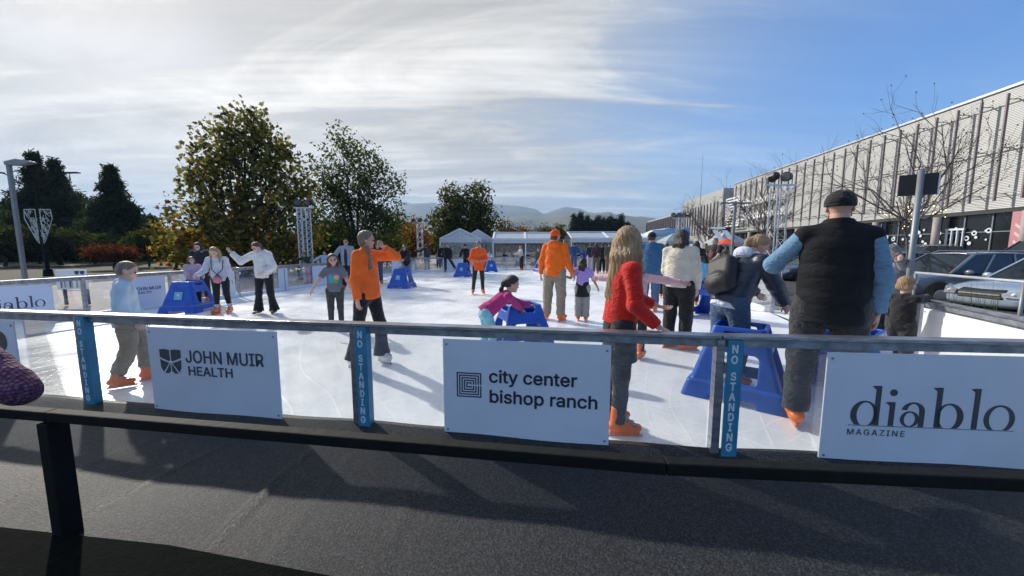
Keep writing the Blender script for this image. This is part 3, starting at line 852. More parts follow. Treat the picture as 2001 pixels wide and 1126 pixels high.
HILL = mat('hill scrub', (0.085, 0.095, 0.05), 0.95, 0, 0.3, 0.006, 0.8, 0.02, detail=9, col2=(0.17, 0.15, 0.085))
ridge('hills', 4200, [(560, 455), (700, 425), (760, 409), (800, 400), (850, 403), (900, 405), (968, 402), (1000, 405), (1045, 412), (1063, 418), (1085, 412), (1100, 410), (1130, 416), (1200, 424), (1300, 432), (1420, 440), (1700, 452)], -20, HILL, 1400, 1)
ridge('hills', 2300, [(500, 470), (700, 452), (800, 440), (900, 436), (960, 431), (1010, 425), (1060, 428), (1110, 421), (1180, 424), (1260, 428), (1340, 440), (1500, 455), (1800, 470)], -20, HILL, 900, 2)
ridge('hills', 1000, [(300, 474), (700, 468), (800, 462), (900, 462), (1000, 456), (1100, 460), (1200, 458), (1300, 462), (1500, 470), (1900, 476)], -12, mat('near slope', (0.04, 0.055, 0.03), 0.95, 0, 0.5, 0.02, 0.8, 0.1, detail=9), 400, 3)
# scattered houses and tree dots on the slope
mbh = None
HOUSE = mat('pale house wall', (0.5, 0.46, 0.40), 0.8, 0, 0.1, 0.2); ROOF = mat('brown roof', (0.16, 0.11, 0.085), 0.8, 0, 0.15, 0.5)
r_ = np.random.default_rng(5)
for i in range(22):
    px = 985 + i * 8.5 + r_.uniform(-4, 4); py = r_.uniform(434, 443); d = 1750 + r_.uniform(-60, 60)
    p = at(px, py, d); w = r_.uniform(11, 18); h = 5.5
    root = empty('hillside_house', (p.x, p.y, p.z - h), r_.uniform(-.5, .5), 'tiny pale house on the hazy slope above the tents', 'house', 'houses scattered on the distant slope')
    MB().box((-w / 2, -6, -28), (w / 2, 6, h)).build('wall', HOUSE, root)
    MB().prism([(-w / 2 - 1, h), (w / 2 + 1, h), (0, h + 4.5)], -7, 7).build('roof', ROOF, root)

# ------------------------------------------------------------------ foliage
def leafset(cent, size, r, cols, weights=None, kind='leaf'):
    """cent (n,3) -> leaf quads/lobes, random orientation, one colour per leaf"""
    n = len(cent)
    a = r.normal(size=(n, 3)); a /= np.linalg.norm(a, axis=1)[:, None]
    b = r.normal(size=(n, 3)); b -= (b * a).sum(1)[:, None] * a; b /= np.linalg.norm(b, axis=1)[:, None]
    if kind == 'droop':
        a[:, 2] -= 0.5; a /= np.linalg.norm(a, axis=1)[:, None]
    c = np.cross(a, b)
    s = size * r.uniform(0.6, 1.25, n)[:, None]
    if kind == 'maple':
        prof = [(-.5, 0), (-.15, .32), (-.05, .55), (.15, .30), (.5, .42), (.38, .1), (.62, 0), (.38, -.1), (.5, -.42), (.15, -.30), (-.05, -.55), (-.15, -.32)]
    elif kind == 'needle':
        prof = [(-.7, -.14), (-.7, .14), (.7, .05), (.7, -.05)]
    else:
        prof = [(-.55, 0), (-.1, .30), (.55, 0), (-.1, -.30)]
    k = len(prof)
    V = np.zeros((n, k, 3))
    for i, (x, y) in enumerate(prof):
        V[:, i] = cent + s * (a * x + b * y + c * (abs(y) * 0.35))
    F = np.arange(n * k).reshape(n, k)
    return V.reshape(-1, 3), F, np.repeat(cols, k, axis=0)
def leaf_obj(name, V, F, Cc, parent=None, m=None):
    me = mesh_np(name, V, F)
    at_ = me.color_attributes.new('leafcol', 'FLOAT_COLOR', 'POINT')
    c4 = np.ones((len(V), 4), dtype=np.float32); c4[:, :3] = Cc
    at_.data.foreach_set('color', c4.ravel())
    return link(name, me, m or LEAF, parent)
def palette(n, r, cols, w):
    cols = np.array(cols); idx = r.choice(len(cols), n, p=np.array(w) / sum(w))
    return cols[idx] * r.uniform(0.65, 1.35, (n, 1))
def in_lobes(n, lobes, r, fill=0.55):
    """random points in ellipsoid lobes, denser towards their skin"""
    w = np.array([l[3] * l[4] * l[5] for l in lobes]) ** 0.8; w /= w.sum()
    k = r.choice(len(lobes), n, p=w); L = np.array(lobes)[k]
    d = r.normal(size=(n, 3)); d /= np.linalg.norm(d, axis=1)[:, None]
    rr = r.uniform(fill ** 3, 1, n) ** (1 / 3)
    return L[:, :3] + d * rr[:, None] * L[:, 3:6]
def clump(cent, per, spread, r):
    return (cent[:, None] + r.normal(0, spread, (len(cent), per, 3))).reshape(-1, 3)
def trunks(base, tips, r, r0, m=BARK, name='trunk', parent=None, n=6, sway=0.3):
    mb = MB()
    for t in tips:
        t = Vector(t); pts = [Vector(base) + Vector((r.uniform(-.15, .15), r.uniform(-.15, .15), 0))]
        N = 6
        for i in range(1, N + 1):
            f = i / N
            p = pts[0].lerp(t, f) + Vector((r.normal(0, sway), r.normal(0, sway), 0)) * (0.3 if i < N else 0.1)
            p.x = pts[0].x + (t.x - pts[0].x) * f ** 1.5 + r.normal(0, sway * .25); p.y = pts[0].y + (t.y - pts[0].y) * f ** 1.5
            pts.append(p)
        mb.tube(pts, [r0 * (1 - .85 * i / N) for i in range(N + 1)], n)
    return mb.build(name, m, parent, smooth=True)
def broad(px, depth, top_py, lobes_px, ncl, per, lsize, cols, w, label, cat='tree', seed=1, name='broadleaf_tree', kind='maple', r0=0.16, ntr=7, group=None, spread=0.28, tint=None, fill=.5, base_z=0.0, shr=1.0):
    """lobes in photo px: (cx, cy, rx, ry) at that depth"""
    r = np.random.default_rng(seed)
    base = onz(px, depth, base_z)
    s = depth / FPX
    lobes = []
    for (cx, cy, rx, ry) in lobes_px:
        c = at(px + (cx - px) * .94, 485 + (cy - 485) * .91, depth)
        lobes.append((c.x - base.x, r.uniform(-.3, .3) * rx * s, c.z - base_z, rx * s * shr, max(rx, ry) * s * 0.8, ry * s * shr))
    root = empty(name, base, 0, label, cat, group)
    cl = in_lobes(ncl, lobes, r, fill)
    cl = cl[cl[:, 2] > 0.1]
    P = clump(cl, per, spread, r)
    P = P[P[:, 2] > 0.02]
    C_ = palette(len(P), r, cols, w)
    if tint is not None: C_ = tint(P, C_, r)
    V, F, CC = leafset(P, lsize, r, C_, kind=kind)
    leaf_obj('crown', V, F, CC, root)
    tips = []
    for i in range(ntr):
        l = lobes[i % len(lobes)]
        tips.append((l[0] + r.uniform(-.3, .3) * l[3], l[1] + r.uniform(-.3, .3) * l[4], l[2] + r.uniform(0, .6) * l[5]))
    trunks((0, 0, 0), tips, r, r0, BARK, 'trunk', root)
    # twigs to clumps
    mb = MB()
    for c in cl[::max(1, len(cl) // 120)]:
        t = Vector(tips[r.integers(len(tips))]); s0 = Vector((t.x * .6, t.y * .6, t.z * .75)); c = Vector(c)
        if (c - s0).length < 4: mb.tube([s0, (s0 + c) / 2 + Vector((0, 0, -.1)), c], [0.035, .022, .008], 4, False)
    mb.build('branches', BARK, root)
    return root
OL = (0.068, 0.080, 0.030); DG = (0.024, 0.046, 0.020); GO = (0.30, 0.17, 0.035); YE = (0.21, 0.18, 0.04); BR = (0.11, 0.065, 0.03); OR = (0.24, 0.10, 0.025)
def golden(P, C, r):
    low = np.clip(1 - P[:, 2] / 5.5, 0, 1); left = np.clip(-P[:, 0] / 4.0, 0, 1)
    pr = np.clip(0.0 + 0.40 * low + 0.22 * left * np.clip(1.25 - P[:, 2] / 8, 0, 1), 0, .75)
    # gold comes in patches
    patch = np.sin(P[:, 0] * 1.7 + 1) + np.sin(P[:, 2] * 1.9 + P[:, 0]) + r.normal(0, .5, len(P))
    pr = pr * np.where(patch > 0, 1.3, .45)
    m = r.random(len(P)) < pr
    alt = palette(len(P), r, [GO, YE, OR], [5, 5, 2])
    return np.where(m[:, None], alt, C)
broad(480, 21, 175, [(485, 205, 22, 28), (455, 225, 22, 28), (512, 235, 26, 34), (430, 270, 34, 44), (480, 285, 44, 50), (548, 300, 34, 44), (395, 330, 36, 46), (450, 350, 50, 54), (520, 360, 50, 54), (588, 370, 34, 50), (375, 410, 44, 50), (440, 430, 60, 54), (520, 440, 60, 54), (592, 450, 42, 50), (340, 470, 40, 44), (400, 490, 60, 40), (480, 500, 70, 40), (560, 500, 60, 40)],
      640, 17, 0.23, [OL, DG, YE, (.15, .12, .055), (.20, .205, .08)], [8, 2, 2, 2, 8], 'large multi stemmed plane tree turning from green to gold left of the lighting truss', seed=11, ntr=12, tint=golden, r0=0.11, fill=.3, spread=.26)
broad(700, 27, 235, [(662, 258, 18, 30), (700, 300, 34, 44), (640, 320, 28, 46), (738, 340, 26, 42), (778, 360, 15, 26), (690, 370, 50, 50), (752, 400, 34, 40), (640, 400, 36, 50), (700, 440, 60, 46), (772, 430, 26, 36), (640, 470, 50, 44), (730, 480, 50, 34)],
      620, 17, 0.23, [(0.065, 0.10, 0.038), DG, OL], [6, 2, 4], 'tall dark green tree right of the golden plane tree', seed=12, kind='leaf', r0=0.13, fill=.3, spread=.29)
broad(905, 44, 350, [(880, 385, 26, 32), (935, 378, 24, 34), (905, 415, 48, 40), (865, 440, 30, 36), (945, 430, 32, 38), (905, 460, 62, 30)],
      950, 10, 0.36, [OL, DG, YE], [6, 6, 1.5], 'rounded twin topped green tree behind the gabled tent', seed=13, kind='leaf', r0=0.18, spread=.35)
broad(806, 36, 440, [(806, 462, 24, 34), (795, 488, 26, 22), (822, 478, 22, 26)], 260, 9, 0.26, [OR, BR, GO], [5, 5, 2], 'rust orange small tree behind the far light truss', seed=14, kind='leaf', r0=.07, ntr=4)
broad(770, 30, 455, [(765, 490, 34, 22), (735, 495, 30, 18)], 260, 9, 0.24, [YE, OL, DG], [4, 5, 4], 'low yellow green shrub beside the rust orange tree', cat='shrub', name='shrub', seed=15, kind='leaf', r0=.05, ntr=4)
# far autumn trees beyond the tents
for i, (px, py, rx, ry, cc, lb_) in enumerate(((1022, 452, 14, 9, (OR, BR), 'distant orange tree above the tents'), (1000, 455, 12, 7, (BR, OR), 'distant brown orange tree at the left above the tents'), (1064, 452, 13, 9, (BR, OL), 'distant dull brown round tree above the tents'), (1093, 448, 8, 11, (OL, YE), 'distant small green tree next to the orange beanie'), (985, 447, 14, 22, (BR, DG), 'dark red brown tree at the right edge of the green twin tree'))):
    d = 75
    broad(px, d, py, [(px, py, rx, ry), (px + 3, py + ry, rx, ry)], 120, 8, .5, [cc[0], cc[1]], [3, 2], lb_, seed=30 + i, kind='leaf', r0=.15, ntr=3, spread=.4)

last_a = [0]
def a_(r, ph):
    last_a[0] = r.uniform(0, 2 * PI); return last_a[0] + ph
def conifer(px, depth, top_py, width_px, label, seed, bottom_py=505, n=420, col=((0.016, 0.032, 0.022), (0.028, 0.046, 0.026)), group=None, shape=0.8, size=.5):
    r = np.random.default_rng(seed)
    base = onz(px, depth, 0); H = at(px, top_py, depth).z; W = width_px / 2 * depth / FPX
    root = empty('conifer', base, r.uniform(0, 6), label, 'conifer', group)
    MB().tube([(0, 0, 0), (0.05, 0, H * .5), (0, 0, H * .97)], [0.22, .14, .02], 7).build('trunk', BARK, root, smooth=True)
    Pc = []; mb = MB()
    nb = n; ph = r.uniform(0, 6)
    for i in range(nb):
        f = (i + r.random()) / nb
        z = H * (0.06 + 0.93 * f)
        L = W * (1 - f) ** (shape * 1.3) * r.uniform(.5, 1.15) * (1 + .22 * math.sin(z * 2.2 + ph) + .18 * math.sin(z * 4.7 + a_(r, ph))) + 0.10
        a = last_a[0]
        d = np.array((math.cos(a), math.sin(a), 0))
        k = max(3, int(L * 5))
        for t in np.linspace(.18, 1, k):
            p = d * L * t + np.array((0, 0, z - 0.22 * L * t + 0.12 * L * t * t))
            Pc.append(p + r.normal(0, .10 + .05 * L, 3))
        if i % 5 == 0: mb.tube([(0, 0, z), tuple(d * L * .9 + np.array((0, 0, z - .12 * L)))], [.04, .01], 3, False)
    Pc = np.array(Pc); P = clump(Pc, 4, .14 * size / .4, r)
    C_ = palette(len(P), r, col, [1] * len(col))
    V, F, CC = leafset(P, size, r, C_, kind='needle')
    leaf_obj('crown', V, F, CC, root); mb.build('branches', BARK, root)
    return root
conifer(92, 44, 300, 150, 'tall dark conifer rising above the double arm lamp', 41, shape=.85, n=520)
conifer(130, 47, 314, 190, 'pointed dark conifer just right of the double arm lamp', 42, shape=.9, n=560)
conifer(236, 43, 326, 160, 'isolated dark conifer above the red shrub', 43, shape=.9, n=520)
conifer(30, 52, 395, 130, 'lower dark conifer behind the square lamp post at the far left', 44, shape=.5, n=420)
conifer(178, 50, 412, 90, 'short dark conifer between the two taller ones', 45, shape=.5, n=300)
conifer(300, 50, 425, 90, 'short dark conifer behind the golden tree', 46, shape=.5, n=300)
conifer(-30, 46, 380, 110, 'dark conifer at the extreme left edge', 47, shape=.5, n=260)
fl = [(1120, 420, 24), (1133, 417, 22), (1146, 424, 16), (1156, 432, 16), (1167, 424, 18), (1178, 428, 16), (1190, 424, 18), (1200, 430, 18), (1212, 421, 16), (1226, 436, 26)]
for i, (px, py, w) in enumerate(fl):
    o = conifer(px, 120, py, w * 1.5, 'dark conifer in the row beyond the tents', 60 + i, n=110, group='conifers in a row beyond the white tents', shape=.45, size=.9)
# dark planting mass at the left behind the fence
def bush(px, depth, w_px, top_py, cols, w, label, seed, ncl=160, lsize=.2, name='shrub', cat='shrub', kind='leaf'):
    return broad(px, depth, top_py, [(px, (top_py + 505) / 2, w_px / 2, (505 - top_py) / 2 + 4)], ncl, 10, lsize, cols, w, label, cat=cat, name=name, seed=seed, kind=kind, r0=.05, ntr=4, spread=.16, fill=.3)
bush(228, 26, 92, 487, [(0.085, 0.030, 0.022), (0.06, 0.024, 0.018)], [2, 1], 'rounded dark red shrub behind the boy', 71, 260, .16)
bush(345, 24, 90, 478, [BR, GO, DG], [3, 3, 3], 'rusty and gold low shrub under the golden tree', 72, 260, .2)
bush(290, 30, 80, 455, [DG, BR], [4, 1], 'dark shrub between the red shrub and the golden tree', 73, 200, .25)
bush(10, 30, 150, 440, [DG, (0.03, .03, .02)], [3, 2], 'dark leafy shrub at the foot of the square lamp post', 74, 300, .3)
bush(120, 32, 130, 450, [DG, (0.03, .03, .02)], [3, 2], 'dark leafy shrub behind the double arm lamp', 75, 300, .3)
bush(190, 34, 90, 462, [DG, OL], [4, 1], 'dark leafy shrub left of the red shrub', 76, 240, .3)
bush(560, 24, 120, 470, [DG, OL, YE], [4, 2, 2], 'green and yellow shrub at the foot of the lighting truss', 77, 300, .2)
bush(690, 25, 130, 472, [DG, OL], [4, 1], 'dark green shrub behind the child in pale blue', 78, 300, .22)
bush(430, 19.5, 150, 488, [YE, OL, GO, DG], [4, 4, 2, 3], 'low yellow green shrub behind the small girl in lilac', 79, 320, .17)
# low distant wood mass
r = np.random.default_rng(99)
def wood(x0, x1, depth, hh, n, cols, w, size, seed):
    r = np.random.default_rng(seed); px = r.uniform(x0, x1, n)
    top = hh * (0.75 + 0.25 * np.sin(px * .05) + 0.15 * np.sin(px * .17))
    P = np.zeros((n, 3))
    for i in range(n):
        p = onz(px[i], depth + r.uniform(-6, 6)); P[i] = (p.x, p.y, r.uniform(0, 1) ** .8 * top[i])
    P = clump(P, 6, size * .8, r)
    V, F, CC = leafset(P, size, r, palette(len(P), r, cols, w)); o = leaf_obj('distant_wood', V, F, CC); tag(o, 'dark mass of woodland far behind the rink', 'wood', kind='stuff'); return o
wood(-1800, 640, 75, 5.5, 4200, [DG, OL, BR], [5, 2, 1], 1.1, 1)
wood(620, 900, 90, 7, 900, [DG, OL, BR], [5, 2, 1], 1.1, 2)
wood(960, 1400, 150, 5.5, 1500, [DG, OL, BR, (0.07, .05, .05)], [4, 3, 2, 3], 1.6, 3)
# pale round tower between the left conifers
c = onz(185, 85)
root = empty('round_tower', c, 0, 'grey round topped tower seen between the left conifers', 'tower')
mb = MB(); Ht = at(185, 405, 85).z
mb.tube([(0, 0, 0), (0, 0, Ht - 4)], 2.2, 16).build('shaft', mat('tower grey', (0.2, 0.22, 0.25), .8), root)
mb = MB()
for k in range(10):
    t = 2 * PI * k / 10; mb.tube([(2.4 * math.cos(t), 2.4 * math.sin(t), Ht - 4), (2.4 * math.cos(t), 2.4 * math.sin(t), Ht - .6)], .22, 5)
mb.build('columns', POLEM, root)
MB().tube([(0, 0, Ht - .7), (0, 0, Ht - .2), (0, 0, Ht)], [2.9, 2.9, 2.2], 18).build('roof', POLEM, root)

# ------------------------------------------------------------------ bare trees
def bare(px, depth, top_py, spread, label, seed, m=BARKL, lv=5, r0=.09, fork=2.0, lights=False, base_z=0):
    r = np.random.default_rng(seed); base = onz(px, depth, base_z); H = at(px, top_py, depth).z - base_z
    root = empty('bare_tree', base, 0, label, 'tree')
    mb = MB(); bud = []; tips = []
    lb_ = MB(); tw = MB()
    def grow(p, d, L, rd, l):
        pts = [p]; dd = d.copy()
        n = 4
        for i in range(n):
            dd = (dd + Vector(r.normal(0, .07, 3)) + Vector((0, 0, .05 if l > 0 else 0))).normalized(); pts.append(pts[-1] + dd * L / n)
        (mb if l < 3 else tw).tube(pts, [rd * (1 - .45 * i / n) for i in range(n + 1)], 5 if l < 2 else 3, False)
        for q in pts[1:]:
            tips.append((q, l))
        if l >= lv:
            if r.random() < .35: bud.append(pts[-1])
            return
        k = 3 if l < 2 else 2
        for j in range(k + (1 if r.random() < .5 else 0)):
            t = r.integers(1, n + 1) if l > 0 else r.integers(2, n + 1)
            a = r.uniform(0, 2 * PI); tilt = r.uniform(.35, .85) * spread
            e = dd.cross(Vector((math.cos(a), math.sin(a), .2))).normalized()
            nd = (dd * math.cos(tilt) + e * math.sin(tilt)).normalized()
            grow(pts[t], nd, L * r.uniform(.62, .85), rd * (.62 if t > 1 else .5) * r.uniform(.85, 1.1), l + 1)
    grow(Vector((0, 0, 0)), Vector((0, 0, 1)), H / 3.5, r0, 0)
    for a in np.linspace(0, 2 * PI, 7)[:-1]:
        grow(Vector((0, 0, H * .26)), Vector((math.cos(a) * .8, math.sin(a) * .8, .55)).normalized(), H / 4.6, r0 * .55, 1)
    # scale to the measured height
    zs = max(p.z for p, l in tips); k = H / zs
    for mm in (mb, tw): mm.v = [(x * k, y * k, z * k) for x, y, z in mm.v]
    mb.build('trunk', m, root, smooth=True); tw.build('twigs', m, root)
    bb = MB()
    for q in bud:
        bb.ell(q * k, (.02, .02, .026), 5, 4)
    tag(bb.build('seed_balls', BARK, root), kind='stuff')
    if lights:
        em = bpy.data.materials.new('warm bulb'); em.use_nodes = True
        b_ = em.node_tree.nodes['Principled BSDF']; b_.inputs['Base Color'].default_value = (1, .7, .3, 1); b_.inputs['Emission Color'].default_value = (1, .72, .32, 1); b_.inputs['Emission Strength'].default_value = 2.2
        lm = MB(); cand = [q for q, l in tips if l in (1, 2) and q.z * k < H * .42]
        for q in cand[::4]:
            for _ in range(3): lm.ell(q * k + Vector(r.normal(0, .12, 3)), (.018, .018, .018), 4, 3)
        tag(lm.build('fairy_lights', em, root), kind='stuff')
    return root
bare(1768, 13.5, 168, 1.15, 'bare tree strung with warm fairy lights behind the pole with the monitor', 7, r0=.045, lights=True)
bare(1488, 27, 305, .9, 'bare leafless tree left of the right lighting truss', 8, r0=.07)
bare(1385, 40, 368, 1.0, 'bare leafless tree in front of the far building corner', 9, r0=.09)

# ------------------------------------------------------------------ building on the right
AX = rad(6.3)                                    # its front runs 6.6 degrees right of straight ahead
fd = Vector((math.sin(AX), math.cos(AX), 0)); fn = Vector((-math.cos(AX), math.sin(AX), 0))   # along, and out towards the rink
LAT = 41.0
# local frame: x along the front (away), y = out towards rink, origin on the front line beside the camera
def fpt(px):
    """distance along the front seen in column px"""
    r = (px - CX) / FPX; lo_, hi_ = 5.0, 400.0
    for _ in range(60):
        m_ = (lo_ + hi_) / 2; p = -fn * LAT + fd * m_
        if p.x / (p.y * math.cos(PITCH)) > r: lo_ = m_
        else: hi_ = m_
    return m_
def fz(px, py):
    p = -fn * LAT + fd * fpt(px); return at(px, py, p.y).z
s_end = fpt(1427)
ZR = fz(2001, 140) ; ZL = fz(2001, 403)
ZR2 = fz(1500, 337)
bld = empty('retail_building', tuple(-fn * LAT), math.atan2(fd.y, fd.x), 'long retail building with pale ribbed metal screen and thin mauve vertical fins', 'building')
# local: +x along fd, +y = left of fd = towards the rink (fn)
def bb(name, lo, hi, m, parent=bld, bevel=0):
    return MB().box(lo, hi).build(name, m, parent, bevel=bevel)
ZRm = (ZR + ZR2) / 2
bb('ribbed_screen', (8, -1.2, ZL), (s_end, 0, ZRm), FACADE)
bb('coping', (8, -1.3, ZRm), (s_end, .15, ZRm + .22), ALU)
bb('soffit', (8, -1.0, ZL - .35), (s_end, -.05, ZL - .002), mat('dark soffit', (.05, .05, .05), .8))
bb('core', (8, -22, 0), (s_end, -1.25, ZRm - .6), CONC)
nf = 0; x = fpt(1951)
k = 0
xs_f = []
while x + k * 2.05 < s_end - 1:
    xs_f.append(x + k * 2.05); k += 1
for q in (-2.05, -4.1, -6.15): xs_f.append(x + q)
zt = ZRm - .7; zb = ZL + .7
for i, xx in enumerate(sorted(xs_f)):
    fo = MB().box((xx - .06, .80, zb), (xx + .06, 1.0, zt)).build('fin', FIN, bld)
    if i < 34:
        mb = MB()
        for zz in (zt - .5, (zt + zb) / 2, zb + .6): mb.bar((xx, .01, zz), (xx, .74, zz), .07, .07)
        mb.build('bracket', FINR, fo)
mb = MB()
for zz in (zt - .45, (zt + zb) / 2 + .05, zb + .65):
    mb.bar((xs_f[0] - 6, .38, zz), (s_end - 1, .38, zz), .06, .06)
mb.build('tie_rail', FINR, bld)
# ground storey
bb('shopfront_glass', (8, -1.24, .9), (s_end, -.5, ZL - .37), DKGLASS)
bb('base_wall', (8, -1.24, -.05), (s_end, -.45, .895), CONC)
xx = 9.0
while xx < s_end:
    MB().box((xx - .05, -.49, .9), (xx + .05, -.40, ZL - .38)).build('mullion', POLEM, bld); xx += 2.4
MB().box((8, -.49, 3.0), (s_end, -.41, 3.08)).build('transom', POLEM, bld)
for i in range(14):
    xx = fpt(1831) + (i - 2) * 7.6
    if xx > s_end: break
    MB().tube([(xx, .3, -.05), (xx, .3, ZL - .36)], .32, 16).build('column', mat('column', (.34, .31, .30), .7) if i == 0 else bpy.data.materials['column'], bld, smooth=True)
# entrance doors with pale frames
xd0, xd1 = fpt(1872), fpt(1840)
dm = MB()
for a in np.linspace(xd0, xd1, 4): dm.box((a - .05, -.38, .0), (a + .05, -.22, 3.3))
dm.box((xd0 - .09, -.38, 3.3), (xd1 + .09, -.22, 3.5)); dm.build('door_frame', LETW, bld)
# white wreath stickers on the glass
wr = MB(); r = np.random.default_rng(4)
def ringm(mb, x, z, R, r0, y):
    n = 20
    vs = []; fs = []
    for i in range(n):
        t = 2 * PI * i / n; vs += [(x + R * math.cos(t), y, z + R * math.sin(t)), (x + r0 * math.cos(t), y, z + r0 * math.sin(t))]
    for i in range(n):
        a = 2 * i; b = 2 * ((i + 1) % n); fs.append((a, b, b + 1, a + 1))
    mb.add(vs, fs)
x0_, x1_ = fpt(1978), fpt(1690)
for i in range(46):
    xx = r.uniform(x0_ + 1.5, x1_); zz = r.uniform(1.5, 3.6)
    wr = MB()
    if r.random() < .4: ringm(wr, xx, zz, .25, .12, -.395 + i * .0001)
    else:
        q = r.uniform(.08, .2); ringm(wr, xx, zz, q, .01, -.395 + i * .0001)
    wr.build('wreath_decal', LETW, bld)

# pink wall with chevrons, nearest the camera
xp1, xp0 = fpt(1968), 8.0
bb('pink_wall', (xp0, -.395, 0), (xp1, -.05, ZL - .36), PINKW)
for i in range(3):
    ch = MB()
    zc_ = 1.75 + i * .75; xc = fpt(1988); w_ = .42
    ch.prism([(xc - w_, zc_ + .5), (xc - w_, zc_ + .22), (xc, zc_ - .12), (xc + w_, zc_ + .22), (xc + w_, zc_ + .5), (xc, zc_ + .14)], -.045, -.02)
    ch.build('chevron', PINKL, bld)
bb('wall_sign', (fpt(2001) - .5, -.048, 3.9), (fpt(1985) - .2, .02, 4.4), mat('brown sign', (.12, .04, .04), .5))
# big white lettering and logo on the screen
LG = mat('white sign letters', (.85, .85, .86), .5)
xl0 = fpt(1421); xl1 = fpt(1462)
sg = MB(); s_ = (xl0 - fpt(1405) if False else 5.6)
xa = xl0 - 1.0; zc0 = ZL + 1.2
for i in range(5):
    a = i * .62; b = 6.4 - a
    for (qa, za, qb, zb_) in ((a, a, a + .3, b), (a + .3, b - .3, b, b), (a + .3, a, b, a + .3), (b - .3, a + .3, b, b - .3)):
        sg.box((xa - qb, 1.25, zc0 + za), (xa - qa, 1.32, zc0 + zb_))
sgo = sg.build('logo_square', LG, bld)
for body, zz in (('city center', zc0 + 3.9), ('bishop ranch', zc0 + 1.1)):
    t = text(body, 2.6, LG, bld, (xa - 7.4, 1.3, zz), rot=(PI / 2, 0, PI), offset=.05, width=14 if body[0] == 'b' else 12, ext=.03)
# second block beyond a recess, then a lower third
s2 = s_end + 5; s3 = fpt(1330); s4 = s3 + 40
Z2 = fz(1388, 374); 
b2 = empty('retail_building', tuple(-fn * LAT), math.atan2(fd.y, fd.x), 'farther retail block with close set fins beyond the dark recess', 'building')
bb('wall', (s2 + 1, -20, 0), (s3, -.3, Z2), FACADE, b2); bb('corner_wall', (s_end + .1, -26, 0), (s2 + .99, -4, Z2 + .3), CONC, b2)
for i in range(36):
    xx = s2 + 2 + i * 2.05
    if xx > s3: break
    bb('fin', (xx - .07, .3, 5.0), (xx + .07, .6, Z2 - 3.0), FIN, b2)
bb('recess_opening', (s2 + .5, -3.99, 1), (s2 + .98, -.5, 9), DKGLASS, b2)
b3 = empty('retail_building', tuple(-fn * LAT), math.atan2(fd.y, fd.x), 'lowest and farthest retail block with fins above the tents', 'building')
Z3 = fz(1315, 420)
bb('wall', (s3 + .1, -20, 0), (s4, 1.0, Z3), FACADE, b3)
for i in range(20): bb('fin', (s3 + 1 + i * 2.05, 1.05, 3.0), (s3 + 1.14 + i * 2.05, 1.5, Z3 - .5), FIN, b3)
# thin mast
p = onz(1363, 95); root = MB().tube([(0, 0, 0), (0, 0, at(1363, 300, 95).z)], [.12, .04], 5).build('mast', POLEM, None, p); tag(root, 'thin tall mast rising above the far building', 'mast')

